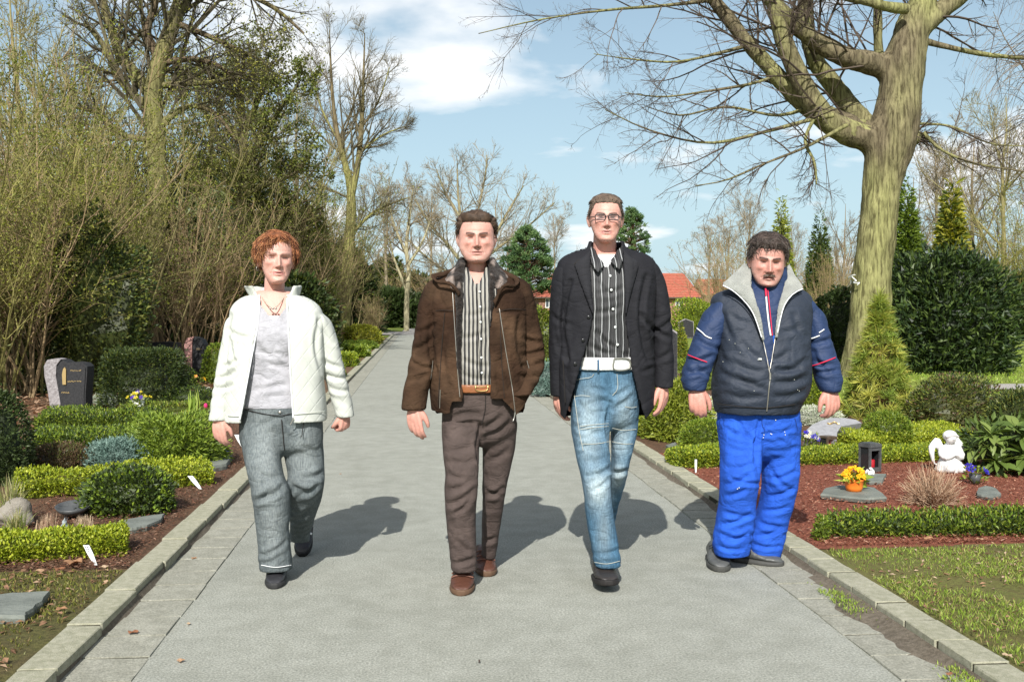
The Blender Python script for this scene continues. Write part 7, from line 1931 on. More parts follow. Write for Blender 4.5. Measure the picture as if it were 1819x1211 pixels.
    p.line('seam', [(500, 745), (503, 775), (505, 800)], .0022, G_DARK, jn, sj); p.line('hem_stitch', [(464, 1003), (490, 1007), (517, 1003)], .0018, G_WHITE, jn, sj)
    p.disc('button', 497, 732, .007, G_METAL, jn, sj)
    p.line('waist_seam', [(436, 727), (470, 735), (498, 738), (518, 734)], .002, G_DARK, jn, sj)
    # jacket with raised quilting
    def quilt(V, Nn, px):
        u = (px[:, 0] * .80 + px[:, 1] * .6) / 21.0; v = (px[:, 0] * .80 - px[:, 1] * .6) / 21.0
        q = np.minimum(np.abs((u % 1) - .5), np.abs((v % 1) - .5)) * 2
        puff = 1 - np.exp(-((.5 - np.abs((u % 1) - .5)) / .09) ** 2)
        puff2 = 1 - np.exp(-((.5 - np.abs((v % 1) - .5)) / .09) ** 2)
        return .0028 * (puff * puff2 - .8) * .25 * ((px[:, 1] > 545) & (px[:, 1] < 735))
    col_ = p.shell([(540, 448, 528, .025, .085, 463, 508), (528, 446, 528, .03, .088, 459, 513), (518, 440, 531, .04, .098, 452, 519), (508, 435, 533, .045, .11, 447, 523)], .013)
    jkc = [(405, 585, 440, 600, 4, .008), (398, 650, 418, 640, 3.5, .010), (390, 672, 415, 660, 3.5, .010), (385, 690, 412, 684, 3.5, .008), (565, 560, 590, 610, 4, .006), (575, 640, 605, 652, 3.5, .009), (580, 665, 612, 672, 3.5, .009), (588, 690, 618, 694, 3.5, .008), (410, 560, 415, 640, 4, .010), (566, 570, 572, 660, 4, .010)]
    jo = p.garment('jacket', [p.shell(jk)], G_QUILT, hollow=True, col=(.49, .505, .46), voxel=.0082, sm=3, creases=jkc, wr=.003, wf=6)
    sjk = p.last
    p.sleeves((la, ra), G_QUILT, (.49, .505, .46), jo, voxel=.0082, sm=2, creases=jkc, wr=.003, ring_wr=[(690, 60, .005, 8, 1, 368, 420), (680, 60, .005, 8, -1, 565, 632)])
    p.garment('collar', [col_], G_QUILT, (.49, .505, .46), voxel=.006, sm=3, wr=.008, wf=6, parent=jo)
    p.line('zip', [(461, 530), (458, 575), (446, 640), (432, 715), (426, 745)], .004, G_WHITE, jo, sjk, lift=.001); p.line('zip', [(510, 530), (513, 600), (517, 680), (521, 742)], .004, G_WHITE, jo, sjk, lift=.001)
    p.line('zip_pull', [(521, 742), (519, 748), (516, 754)], .003, G_METAL, jo, sjk, lift=.01)
    p.line('drawstring', [(541, 742), (538, 760), (536, 776)], .002, G_DARK, jo, sj, lift=.012)
    p.line('hem_seam', [(404, 738), (415, 739), (426, 739)], .0018, G_COTDARK, jo, sjk); p.line('hem_seam', [(522, 736), (550, 733), (575, 730)], .0018, G_COTDARK, jo, sjk)
    # hair, earring, necklace
    def ln(x, y, z):
        ax = np.abs(x); hl = np.where(y < -.13, .80 - .06 * np.clip(-x / .15, -1, 1) - .34 * np.clip((ax - .2) / .12, 0, 1), np.where(y < .12, .53, .30)); return z - hl
    make_hair(p, ln, lambda x, y, z: .05 + .04 * np.clip((np.abs(x) - .1) / .25, 0, 1) * (z < .78) + .03 * (z > .85), (.17, .062, .026), 2400, .19, .0018, lambda q, r: np.stack([np.sign(q[:, 0]) * .5, -.35 + 0 * q[:, 0], -.45 + 0 * q[:, 0]], 1), 11, curl=.25, up=.35, hug=.75, wave=.02, lift=.07, wisp=-.5, cols=[(.20, .07, .028), (.42, .20, .09), (.11, .042, .022), (.28, .10, .04)])
    tf = p.head['tf']; e = tf(np.array([[-.35, .03, .33]]))[0]
    th = np.linspace(0, 6.283, 14); V, Fc = tubes((e + np.stack([.003 * np.cos(th), .011 * np.cos(th), .011 * np.sin(th) - .008], 1))[None], np.full((1, 14), .0018), 5); mk('earring', V, Fc, G_METAL, p.root, True)
    q = np.linspace(-1, 1, 26); nk = np.array([p.P(485 + 23 * a, 548 - 26 * abs(a) ** 1.6, -.105 + .10 * abs(a) ** 1.8) for a in q])
    V, Fc = tubes(nk[None], np.full((1, 26), .0026), 6); n_ = mk('necklace', V, Fc, mat('bead_chain', (.30, .20, .14), (.5, .42, .34), scale=200, rough=.4), p.root, True)
    for k in range(3):
        V, Fc = ellipsoid(p.P(480 + k * 5, 548, -.110), (.0055, .005, .0055), 10, 8); mk('bead', V, Fc, G_METAL, n_, True)
    dec = cross_straps([.42, .5], .0022, G_BLACK, 'lace')
    def dec1(sh, V, Nn, fr):
        dec(sh, V, Nn, fr); cross_straps([.56], .006, G_WHITE, 'white_stripe', .98)(sh, V, Nn, fr)
    make_shoe(p, gnd(494, 1018, 0) * [1, 1, 0] + [0, .03, .0], gnd(487, 1046, .0), .048, .10, (.025, .025, .028), (.03, .03, .03), decor=dec1)
    t = gnd(537, 988, .0); make_shoe(p, t + [.0, .20, .12], t, .046, .095, (.02, .02, .022), (.02, .02, .02), decor=dec1)
G_COTDARK = mat('pale_stitch', (.55, .57, .50), rough=.8)
def hstripe():
    m = stripe_mat('camisole_stripes', 60, [(0, (.62, .62, .66)), (.5, (.82, .82, .84))], 0.0)
    t = m.node_tree; sp = [n for n in t.nodes if n.type == 'SEPXYZ'][0]; ad = [n for n in t.nodes if n.type == 'MATH' and n.operation == 'ADD'][0]; t.links.new(sp.outputs['Z'], ad.inputs[0]); return m
stripe_mat_h = hstripe()
woman()
def speckle(n, x0, x1, y0, y1, seed):
    r = random.Random(seed); return [(r.uniform(x0, x1), r.uniform(y0, y1)) for _ in range(n)]
def glasses(p):
    tf = p.head['tf']; e = []
    rt = None
    for sx in (-1, 1):
        th = np.linspace(0, 2 * math.pi, 25); c, sn = np.cos(th), np.sin(th); pe = 4; r = 1 / (np.abs(c) ** pe + np.abs(sn) ** pe) ** (1 / pe)
        L = np.stack([sx * .135 + .105 * c * r, -.455 - .0 * c + .05 * np.abs(sx * .135 + .105 * c * r) ** 1.0 * .6, .492 + .055 * sn * r], 1)
        W = tf(L, np.ones((25, 1))); V, Fc = tubes(W[None], np.full((1, 25), .0026), 6)
        fr = mk('glasses', V, Fc, G_BLACK, p.root, True) if rt is None else mk('rim', V, Fc, G_BLACK, rt, True)
        if rt is None: rt = fr
        T = tf(np.array([[sx * .235, -.41, .51], [sx * .33, -.25, .51], [sx * .355, .05, .50]]), np.ones((3, 1)))
        V, Fc = tubes(T[None], np.full((1, 3), .0024), 5); mk('temple', V, Fc, G_BLACK, rt, True)
        c_ = tf(np.array([[sx * .135, -.448, .492]]), np.ones((1, 1)))
        V = np.concatenate([c_, W[:-1]]); i = np.arange(1, 25); mk('lens', V, np.stack([np.zeros(24, int), i, i % 24 + 1], 1), M_LENS, rt, True)
    T = tf(np.array([[-.035, -.475, .505], [0, -.49, .512], [.035, -.475, .505]]), np.ones((3, 1))); V, Fc = tubes(T[None], np.full((1, 3), .0024), 5); mk('bridge', V, Fc, G_BLACK, rt, True)
def lens_mat():
    m = bpy.data.materials.new('spectacle_lens'); m.use_nodes = True; t = m.node_tree; b = t.nodes['Principled BSDF']
    tr = N(t, 'ShaderNodeBsdfTransparent'); gl = N(t, 'ShaderNodeBsdfGlossy', inp={'Roughness': .05}); mx_ = N(t, 'ShaderNodeMixShader', inp={0: .12})
    t.links.new(tr.outputs[0], mx_.inputs[1]); t.links.new(gl.outputs[0], mx_.inputs[2]); t.links.new(mx_.outputs[0], t.nodes['Material Output'].inputs['Surface']); return m
M_LENS = lens_mat()
COMB_BACK = lambda q, r: np.stack([q[:, 0] * .6, .55 + 0 * q[:, 0], .15 - .5 * (q[:, 2] < .75)], 1)
# ================================================================ the man in the brown suede jacket
def man_brown():
    f = gnd(840, 1038); p = Person('man in a brown suede jacket and striped shirt with one hand in his pocket', 4.80, (f[0], 4.80, 0), 847); skin = (.53, .285, .23)
    hd = make_head(847, 468, .240, -.04, .0, .0, p, .03, jaw=1.12, wide=1.05, nose=1.05, skin=skin, brow=(.022, .015, .011), age=1.0, stubble=.25, squint=.5, neck=1.0, lips=(.46, .18, .16))
    sh = [(478, 822, 872, .03, .065), (492, 806, 888, .01, .085), (518, 792, 903, .0, .113), (560, 788, 906, -.01, .126), (620, 790, 905, -.015, .128), (660, 792, 904, -.015, .128), (692, 795, 902, -.01, .122)]
    pel = [(684, 796, 903, 0, .118), (715, 786, 915, 0, .124), (750, 784, 918, .01, .112), (775, 788, 914, .02, .09)]
    lg = [(750, 784, 855, -.02, .105), (800, 786, 851, -.07, .095), (840, 791, 850, -.11, .085), (870, 790, 848, -.13, .08), (900, 791, 846, -.13, .076), (950, 795, 845, -.11, .071), (990, 799, 846, -.10, .071), (1012, 801, 847, -.10, .075)]
    rg = [(750, 854, 919, .03, .10), (800, 857, 914, .07, .092), (840, 858, 905, .08, .083), (870, 857, 898, .09, .078), (900, 857, 894, .12, .072), (950, 856, 886, .18, .066), (988, 855, 880, .22, .066)]
    la = [(496, 752, 792, .02, .075), (540, 744, 790, .02, .078), (580, 738, 785, .01, .073), (620, 731, 778, -.01, .07), (660, 724, 769, -.03, .064), (700, 717, 760, -.05, .06), (727, 713, 757, -.06, .057)]
    ra = [(496, 905, 945, .02, .075), (540, 913, 952, .02, .078), (580, 921, 960, .03, .074), (620, 926, 967, .03, .07), (650, 923, 966, .0, .066), (680, 914, 955, -.05, .06), (702, 900, 942, -.10, .055)]
    jk = [(482, 806, 890, .04, .075, 822, 872), (490, 786, 910, .04, .095, 819, 876), (501, 768, 929, .035, .115, 817, 877), (516, 759, 939, .03, .13, 816, 877), (535, 759, 939, .02, .14, 816, 876), (570, 763, 935, .01, .148, 814, 872), (620, 765, 934, 0, .152, 815, 870), (670, 764, 940, 0, .158, 819, 871), (705, 764, 944, 0, .162, 820, 872), (738, 768, 940, 0, .158, 802, 892)]
    body_mesh(p, hd, [hand(p.P(735, 722, -.07), (.08, -.14, -1), (-.45, -.8, .1), (.7, -.6, 0), 1.0, (.3, .4, .3), .35)],
              [p.stack([(482, 822, 872, .03, .05), (505, 812, 884, .02, .07), (540, 805, 890, .0, .10), (600, 815, 880, .0, .08), (690, 810, 885, 0, .08)]), p.stack(pel, shrink=.85), p.stack(lg, shrink=.72), p.stack(rg, shrink=.72), p.stack(la, shrink=.55), p.stack(ra, shrink=.55)], skin)
    so = p.garment('shirt', [p.stack(sh), p.shell([(494, 822, 873, .02, .075, 838, 857), (482, 823, 872, .03, .075, 836, 859), (474, 826, 869, .04, .07, 834, 861)], .008)], M_STR2, (1, 1, 1), sm=3, wr=.003,
        creases=[(820, 600, 860, 590, 4, .005), (825, 640, 868, 650, 4, .006), (822, 665, 866, 672, 4, .005), (830, 560, 865, 552, 4, .004)], cut=lambda V, Nn, px: np.where((Nn[:, 1] < .3) & (np.abs(px[:, 0] - 847) < 18), 512 - np.abs(px[:, 0] - 847) * 2.3 - px[:, 1], -5))
    ss = p.last
    for k, y in enumerate((518, 545, 572, 602, 635, 662)): p.disc('button', 852 + k * .8, y, .0055, G_BTN, so, ss)
    p.line('placket', [(846, 510), (848, 560), (851, 620), (853, 675)], .0015, G_DARK, so, ss)
    bl = p.garment('belt', [p.stack([(680, 793, 905, -.01, .131), (694, 793, 906, -.01, .131)], n=4)], G_LEATHER, (.24, .085, .028), sm=1, voxel=.006); sb = p.last
    p.line('buckle', [(846, 681), (864, 681), (865, 693), (846, 693), (846, 681)], .0032, G_BRASS, bl, sb, n=22); p.line('buckle_pin', [(846, 687), (862, 687)], .002, G_BRASS, bl, sb)
    def tc(V, Nn, px, C): return C * (1 + .10 * fnoise(V, 8, 4, 3))[:, None]
    tr = p.trousers('trousers', pel, lg, rg, G_COTTON, (.070, .052, .046), wr=.003, colfn=tc,
        creases=[(850, 735, 800, 742, 5, .010), (852, 750, 805, 765, 5, .010), (855, 760, 890, 740, 5, .010), (858, 775, 905, 752, 5, .010), (795, 870, 840, 852, 5, .010), (800, 895, 842, 868, 5, .012), (810, 910, 835, 885, 4, .010), (790, 840, 830, 852, 5, .008), (860, 880, 893, 868, 4, .012), (860, 868, 890, 880, 4, .010), (803, 1000, 842, 990, 4, .010), (812, 960, 840, 980, 4, .008), (858, 960, 880, 955, 4, .010), (790, 800, 840, 790, 5, .006), (800, 820, 848, 815, 5, .006), (862, 820, 900, 800, 5, .008), (853, 755, 856, 830, 4, .016)] + rnd_creases(12, 795, 845, 900, 990, 6, 1.3, 40, 4, .004),
        ring_wr=[(1000, 16, .004, 2.4, 3, 795, 850), (975, 18, .004, 2.4, 3, 850, 890)]); st_ = p.last
    p.line('fly_seam', [(862, 697), (862, 725), (856, 752)], .002, G_DARK, tr, st_)
    def hem(V, Nn, px):
        x, y = px.T; yh = np.interp(x, [762, 768, 790, 799, 801, 830, 870, 893, 896, 918, 930, 948], [722, 728, 735, 733, 713, 712, 708, 708, 712, 737, 722, 690])
        return np.where((Nn[:, 1] < .5) & (x > 762), y - yh, -5)
    jc = [(775, 552, 800, 552, 3, .006), (885, 552, 930, 550, 3, .006), (740, 590, 775, 575, 4, .012), (735, 620, 770, 600, 4, .012), (728, 640, 765, 655, 4, .010), (722, 675, 760, 665, 4, .010), (930, 600, 960, 608, 4, .012), (932, 630, 965, 622, 4, .014), (928, 650, 962, 645, 4, .012), (925, 668, 955, 668, 4, .010), (768, 560, 775, 660, 5, .012), (925, 560, 932, 650, 5, .012), (790, 600, 800, 690, 5, .008), (900, 590, 905, 690, 5, .008), (780, 520, 790, 545, 4, .006), (885, 640, 900, 720, 5, .008)]
    def scol(V, Nn, px, C):
        w = np.clip(.5 + 1.1 * fnoise(V, 21, 2.6, 4), 0, 1)[:, None]; C = C * (1 - w) + np.array((.06, .036, .022)) * w
        return C
    jo = p.garment('jacket', [p.shell(jk, .016)], G_SUEDE, (.028, .0155, .0098), voxel=.0088, sm=3, creases=jc, wr=.005, wf=5, colfn=scol, cut=hem, hollow=True); sj = p.last
    p.sleeves((la, ra), G_SUEDE, (.028, .0155, .0098), jo, voxel=.0085, sm=2, creases=jc, wr=.004, wf=5, colfn=scol, ring_wr=[(640, 60, .006, 6, 2, 715, 780), (645, 45, .007, 5, -2, 915, 970)])
    for nm, pts, m in (('seam', [(774, 552), (785, 551), (806, 552)], G_DARK), ('seam', [(882, 554), (905, 549), (934, 550)], G_DARK), ('zip', [(804, 520), (809, 600), (813, 660), (817, 705)], G_METAL), ('zip', [(887, 548), (898, 620), (910, 690), (915, 732)], G_METAL),
                       ('pocket_zip', [(769, 640), (766, 668), (762, 682)], G_METAL), ('pocket_zip', [(936, 640), (940, 655), (945, 664)], G_METAL), ('side_zip', [(782, 692), (781, 725)], G_METAL), ('seam', [(790, 555), (783, 640), (778, 722)], G_DARK), ('seam', [(888, 556), (891, 640), (896, 706)], G_DARK)):
        p.line(nm, pts, (.0018 if m is G_METAL else .0014), m, jo, sj, lift=.002)
    p.line('zip_pull', [(915, 732), (914, 740), (911, 748)], .0035, G_METAL, jo, sj, lift=.006)
    # fur collar and lining
    fc = p.shell([(516, 786, 908, .03, .14, 819, 875), (504, 780, 914, .035, .138, 821, 873), (492, 788, 906, .04, .125, 822, 872), (478, 803, 892, .06, .11, 823, 871), (466, 812, 883, .075, .10, 826, 868), (459, 817, 878, .08, .09, 828, 866)], .022)
    lin_ = [tubec([p.P(819 - 2, 500, -.10), p.P(816, 540, -.128), p.P(815, 580, -.138), p.P(815, 630, -.143), p.P(818, 690, -.148)], [.017, .018, .016, .012, .008], 10, n=16), tubec([p.P(874, 498, -.10), p.P(874, 530, -.13), p.P(871, 580, -.14)], [.014, .010, .005], 10, n=10)]
    p.garment('fur_collar', [fc] + lin_, G_FUR, (.022, .018, .016), voxel=.006, sm=2, wr=.006, wf=12, parent=jo, colfn=lambda V, Nn, px, C: C * (1 + 16 * np.clip(fnoise(V * [1.6, 1, .5], 31, 8, 3) - .1, 0, 1) * (px[:, 1] < 512))[:, None])
    p.garment('collar_edge', [p.strip([(818, 470, .05), (790, 482, .0), (766, 488, -.05), (772, 497, -.09), (800, 502, -.12), (818, 520, -.135)], [(816, 472, .05), (795, 490, .0), (775, 494, -.05), (780, 503, -.09), (802, 508, -.12), (815, 528, -.135)], .01)], G_SUEDE, (.042, .025, .016), voxel=.006, sm=2, parent=jo)
    p.garment('collar_edge', [p.strip([(876, 470, .05), (900, 482, .0), (922, 494, -.05), (918, 506, -.09), (895, 505, -.12), (876, 535, -.135)], [(878, 472, .05), (897, 490, .0), (914, 500, -.05), (910, 511, -.09), (893, 512, -.12), (879, 545, -.135)], .01)], G_SUEDE, (.042, .025, .016), voxel=.006, sm=2, parent=jo)
    make_hair(p, short_line(.80, .42, .27, .2), lambda x, y, z: .05 + .05 * (z > .8) * np.clip((-y + .15) / .4, 0, 1) + .02 * (z > .7), (.055, .034, .022), 1700, .13, .0018, COMB_BACK, 12, curl=.05, up=.4, hug=.85, lift=.05, cols=[(.05, .032, .02), (.09, .055, .035), (.035, .024, .017), (.12, .08, .055)])
    br = (.085, .035, .022)
    make_shoe(p, gnd(826, 1032) * [1, 1, 0] + [0, .06, 0], gnd(819, 1058), .056, .10, br, (.11, .065, .04), decor=cross_straps([.42, .55, .66], .0045, mat('shoe_strap', (.13, .055, .035), rough=.45), 'strap', .92))
    t = gnd(867, 1024); make_shoe(p, t + [-.02, .29, .01], t, .054, .098, br, (.11, .065, .04), decor=cross_straps([.45, .58, .68], .0045, MATS['shoe_strap'], 'strap', .92))
M_STR2 = stripe_mat('shirt_stripes_brown', 52, [(0, (.015, .014, .014)), (.45, (.36, .34, .29)), (.62, (.06, .055, .05)), (.72, (.42, .40, .35)), (.88, (.02, .02, .02))], .010)
man_brown()
# ================================================================ the man in the black blazer
def man_blazer():
    f = gnd(1076, 1046); p = Person('tall man with glasses in a black blazer, white belt and faded jeans', 4.80, (f[0], 4.80, 0), 1077); skin = (.57, .305, .245)
    hd = make_head(1076, 433, .236, -.12, -.03, .02, p, .03, jaw=.98, wide=.98, nose=.95, skin=skin, brow=(.05, .032, .024), age=.7, stubble=.12, squint=.5, neck=.98, mouth=.7, lips=(.50, .2, .19))
    sh = [(448, 1052, 1104, .02, .062), (462, 1034, 1122, .01, .085), (490, 1018, 1142, 0, .116), (530, 1014, 1144, -.01, .124), (580, 1018, 1138, -.01, .12), (620, 1022, 1131, -.01, .117), (642, 1023, 1129, -.01, .115)]
    pel = [(638, 1025, 1129, 0, .114), (675, 1018, 1133, 0, .124), (715, 1014, 1136, 0, .122), (745, 1016, 1134, 0, .108)]
    lg = [(705, 1014, 1083, -.02, .105), (760, 1014, 1082, -.05, .1), (800, 1021, 1083, -.09, .09), (840, 1031, 1084, -.13, .08), (870, 1036, 1085, -.15, .076), (910, 1040, 1090, -.14, .072), (950, 1046, 1096, -.13, .072), (985, 1052, 1101, -.13, .076), (1003, 1054, 1103, -.13, .08)]
    rg = [(705, 1082, 1136, .02, .10), (760, 1085, 1132, .03, .093), (800, 1086, 1123, .03, .083), (830, 1086, 1116, .04, .075), (850, 1083, 1112, .08, .07), (880, 1077, 1103, .2, .064), (920, 1069, 1093, .36, .057), (955, 1064, 1088, .48, .055)]
    la = [(466, 984, 1024, .02, .075), (510, 979, 1020, .02, .075), (560, 976, 1016, .02, .07), (610, 975, 1012, .02, .064), (660, 976, 1007, .03, .058), (704, 977, 1004, .03, .054)]
    ra = [(462, 1134, 1172, .02, .075), (510, 1148, 1183, .02, .075), (560, 1155, 1191, .01, .07), (610, 1158, 1195, 0, .064), (650, 1160, 1197, -.01, .058), (688, 1161, 1196, -.02, .056)]
    jk = [(440, 1038, 1116, .04, .075, 1050, 1104), (447, 1018, 1137, .04, .095, 1048, 1106), (456, 1000, 1155, .035, .115, 1047, 1107), (468, 989, 1166, .03, .128, 1048, 1107), (492, 986, 1170, .02, .138, 1050, 1108), (530, 990, 1168, .01, .147, 1053, 1109), (560, 994, 1165, 0, .147, 1054, 1111), (600, 992, 1162, 0, .147, 1045, 1116), (650, 989, 1163, 0, .152, 1030, 1124), (700, 990, 1164, 0, .155, 1014, 1136), (742, 994, 1160, 0, .155, 1001, 1149)]
    body_mesh(p, hd, [hand(p.P(991, 697, .03), (.06, -.05, -1), (-.9, -.3, 0), (.3, -.9, 0), .95, (.35, .5, .4), .5), hand(p.P(1178, 682, -.03), (-.02, -.1, -1), (.75, -.6, 0), (-.6, -.75, 0), 1.0, (.3, .4, .3), .25)],
              [p.stack([(448, 1052, 1104, .03, .05), (470, 1045, 1112, .02, .075), (510, 1040, 1115, .01, .09), (640, 1045, 1110, 0, .08)]), p.stack(pel, shrink=.85), p.stack(lg, shrink=.72), p.stack(rg, shrink=.72), p.stack(la, shrink=.55), p.stack(ra, shrink=.55)], skin)
    p.garment('undershirt', [p.stack([(452, 1050, 1106, .02, .075), (465, 1040, 1115, .012, .092), (500, 1035, 1120, 0, .108), (540, 1040, 1115, 0, .1)])], G_COTTON, (.72, .73, .74), sm=2, cut=lambda V, Nn, px: 452 - px[:, 1])
    so = p.garment('shirt', [p.stack(sh)], M_STR3, (1, 1, 1), sm=3, wr=.003,
        creases=[(1060, 590, 1100, 620, 4, .012), (1050, 615, 1090, 628, 4, .008), (1060, 555, 1100, 545, 4, .005), (1065, 520, 1105, 512, 4, .005), (1070, 608, 1118, 632, 4, .008), (1060, 500, 1085, 520, 4, .005)], cut=lambda V, Nn, px: np.where((Nn[:, 1] < .3) & (np.abs(px[:, 0] - 1077) < 19), 478 - np.abs(px[:, 0] - 1077) * 1.5 - px[:, 1], -5))
    ss = p.last
    p.garment('shirt_collar', [p.strip([(1050, 436, .0), (1048, 450, -.06), (1051, 468, -.115), (1061, 484, -.135)], [(1058, 446, -.02), (1064, 458, -.07), (1073, 470, -.115), (1063, 484, -.135)], .007, 16, bulge=.003)], M_STR3, (1, 1, 1), voxel=.0045, sm=1, parent=so)
    p.garment('shirt_collar', [p.strip([(1106, 436, .0), (1107, 450, -.06), (1106, 464, -.115), (1101, 479, -.135)], [(1096, 446, -.02), (1091, 455, -.07), (1085, 464, -.115), (1099, 479, -.135)], .007, 16, bulge=.003)], M_STR3, (1, 1, 1), voxel=.0045, sm=1, parent=so)
    for x, y in ((1084, 490), (1086, 515), (1089, 549), (1093, 581), (1097, 612)): p.disc('button', x, y, .0065, G_BTN, so, ss)
    bl = p.garment('belt', [p.stack([(633, 1021, 1132, -.01, .125), (655, 1020, 1133, -.01, .127)], n=4)], G_LEATHER, (.72, .72, .70), sm=1, voxel=.006); sb = p.last
    p.line('buckle', [(1091, 637), (1117, 638), (1117, 655), (1091, 656), (1091, 637)], .0045, mat('dull_buckle', (.25, .25, .22), rough=.45, metal=.6), bl, sb, n=26)
    for x in (1063, 1030): p.line('belt_loop', [(x, 631), (x, 658)], .0055, mat('denim_loop', (.05, .10, .17), rough=.9), bl, sb)
    def jc(V, Nn, px, C):
        C = C * (1 + .25 * fnoise(V * [2.5, 2.5, .7], 4, 6, 3))[:, None]
        for cx_, cy_, sx, sy, a in ((1045, 760, 22, 70, .55), (1062, 868, 20, 30, .8), (1108, 740, 18, 55, .4), (1100, 845, 12, 22, .7), (1072, 940, 14, 50, .3), (1100, 790, 16, 25, .4)):
            w = a * g2(px[:, 0], px[:, 1], cx_, cy_, sx, sy)[:, None]; C = C * (1 - w) + np.array((.42, .50, .52)) * w
        return C
    jn = p.trousers('jeans', pel, lg, rg, G_DENIM, (.046, .112, .18), wr=.003, colfn=jc,
        creases=[(1084, 700, 1050, 690, 4, .008), (1084, 712, 1045, 718, 5, .009), (1086, 705, 1115, 690, 4, .008), (1088, 725, 1120, 705, 5, .009), (1030, 760, 1070, 772, 5, .006), (1045, 845, 1084, 830, 4, .014), (1048, 855, 1075, 842, 4, .010), (1055, 870, 1080, 850, 4, .010), (1040, 820, 1075, 810, 5, .006), (1088, 838, 1112, 836, 4, .014), (1060, 985, 1098, 975, 4, .007), (1085, 715, 1085, 800, 3.5, .018), (1062, 900, 1068, 980, 5, .005), (1020, 700, 1050, 735, 5, .005)] + rnd_creases(14, 1020, 1080, 740, 830, 8, .2, 34, 4, .004),
        ring_wr=[(990, 20, .005, 3, 2, 1045, 1110)]); sj = p.last
    ST = mat('pale_denim_stitch', (.45, .45, .38), rough=.9)
    for pts in ([(1020, 676), (1035, 672), (1050, 670), (1055, 664)], [(1030, 757), (1055, 754), (1081, 752)], [(1031, 762), (1056, 759), (1081, 757)], [(1033, 788), (1058, 788), (1082, 784)], [(1087, 760), (1108, 764), (1130, 762)], [(1087, 784), (1106, 788), (1124, 788)], [(1096, 664), (1097, 690), (1088, 702)], [(1020, 700), (1028, 760), (1036, 800)], [(1056, 998), (1078, 1001), (1101, 996)], [(1110, 722), (1122, 724), (1131, 722)], [(1020, 704), (1034, 702), (1048, 704)]):
        p.line('stitching', pts, .0013, ST, jn, sj, lift=.002)
    jcz = [(1140, 560, 1188, 600, 4, .012), (1155, 590, 1192, 570, 4, .010), (1158, 640, 1192, 625, 4, .008), (990, 600, 1008, 640, 4, .008), (980, 560, 1012, 575, 4, .008), (1148, 490, 1152, 640, 4, .014), (1014, 500, 1008, 640, 4, .014), (1120, 600, 1140, 720, 6, .006), (1020, 580, 1012, 700, 6, .006), (1140, 660, 1160, 650, 4, .006)]
    def hem(V, Nn, px):
        x, y = px.T; return np.where(Nn[:, 1] < .6, y - np.interp(x, [980, 1001, 1015, 1135, 1150, 1170], [722, 741, 760, 760, 741, 712]), -5)
    jo = p.garment('blazer', [p.shell(jk, .014)], G_WOOL, (.013, .013, .016), voxel=.0085, sm=6, creases=jcz, wr=.003, wf=4, cut=hem, hollow=True); sz = p.last
    p.sleeves((la, ra), G_WOOL, (.013, .013, .016), jo, voxel=.0085, sm=2, creases=jcz, wr=.004, wf=5, ring_wr=[(600, 60, .005, 5, 3, 1150, 1200), (600, 60, .004, 5, 3, 970, 1014)])
    def dd(x, y): return sz[0][:, 1].min()
    def lap(pts_o, pts_i):
        def o_(q): w = p.on(q[0], q[1], sz, .010); return (q[0], q[1], w[1] - p.Y0)
        return p.strip([o_(q) for q in pts_o], [o_(q) for q in pts_i], .006, 20)
    p.garment('lapel', [lap([(1047, 446), (1034, 458), (1024, 464), (1020, 470), (1030, 500), (1042, 532), (1052, 556)], [(1050, 444), (1049, 458), (1049, 470), (1050, 490), (1051, 510), (1053, 535), (1054, 558)])], G_WOOL, (.017, .017, .02), voxel=.005, sm=2, parent=jo)
    p.garment('lapel', [lap([(1108, 446), (1120, 456), (1131, 463), (1135, 470), (1127, 500), (1118, 532), (1112, 556)], [(1106, 444), (1107, 458), (1107, 470), (1108, 490), (1109, 510), (1110, 535), (1111, 558)])], G_WOOL, (.017, .017, .02), voxel=.005, sm=2, parent=jo)
    p.garment('collar', [p.shell([(456, 1030, 1124, .045, .10, 1047, 1107), (440, 1042, 1112, .06, .09, 1048, 1106), (428, 1046, 1108, .075, .08, 1050, 1104)], .01)], G_WOOL, (.014, .014, .017), voxel=.006, sm=2, parent=jo)
    for pts in ([(1020, 470), (1026, 463), (1034, 459)], [(1134, 470), (1128, 462), (1120, 457)], [(1000, 640), (1003, 690), (1004, 715)]): p.line('seam', pts, .0022, G_DARK, jo, sz, lift=.012)
    p.line('lapel_pin', [(1120, 495), (1122, 497)], .005, G_RED, jo, sz, lift=.016, n=4); p.line('lapel_pin', [(1120, 491), (1122, 493)], .004, G_WHITE, jo, sz, lift=.016, n=4)
    for x, y in ((1046, 563), (1036, 604), (1022, 646)): p.disc('button', x, y, .009, G_BLACK, jo, sz)
    make_hair(p, short_line(.79, .52, .22, .24), lambda x, y, z: .022 + .035 * (z > .8), (.10, .07, .05), 1500, .09, .0016, COMB_BACK, 13, curl=.03, up=.5, hug=.85, lift=.03, cols=[(.09, .065, .045), (.15, .11, .085), (.06, .045, .035), (.19, .15, .12)])
    glasses(p)
    dec = cross_straps([.4, .48, .56], .0025, G_BLACK, 'lace')
    t = gnd(1076, 1046); make_shoe(p, np.array([t[0] + .01, 4.80, .0]), np.array([t[0] - .005, 4.50, .045]), .058, .105, (.03, .026, .024), (.02, .018, .017), decor=dec)
    xb = p.P(1077, 980, .5)[0]; make_shoe(p, np.array([xb, 5.50, .12]), np.array([xb + .01, 5.27, .0]), .056, .10, (.03, .026, .024), (.02, .018, .017), decor=dec)
M_STR3 = stripe_mat('shirt_stripes_black', 29, [(0, (.012, .012, .013)), (.28, (.05, .05, .052)), (.34, (.016, .016, .017)), (.56, (.05, .05, .05)), (.62, (.015, .015, .016)), (.82, (.32, .33, .33)), (.93, (.012, .012, .013))], .014)
man_blazer()
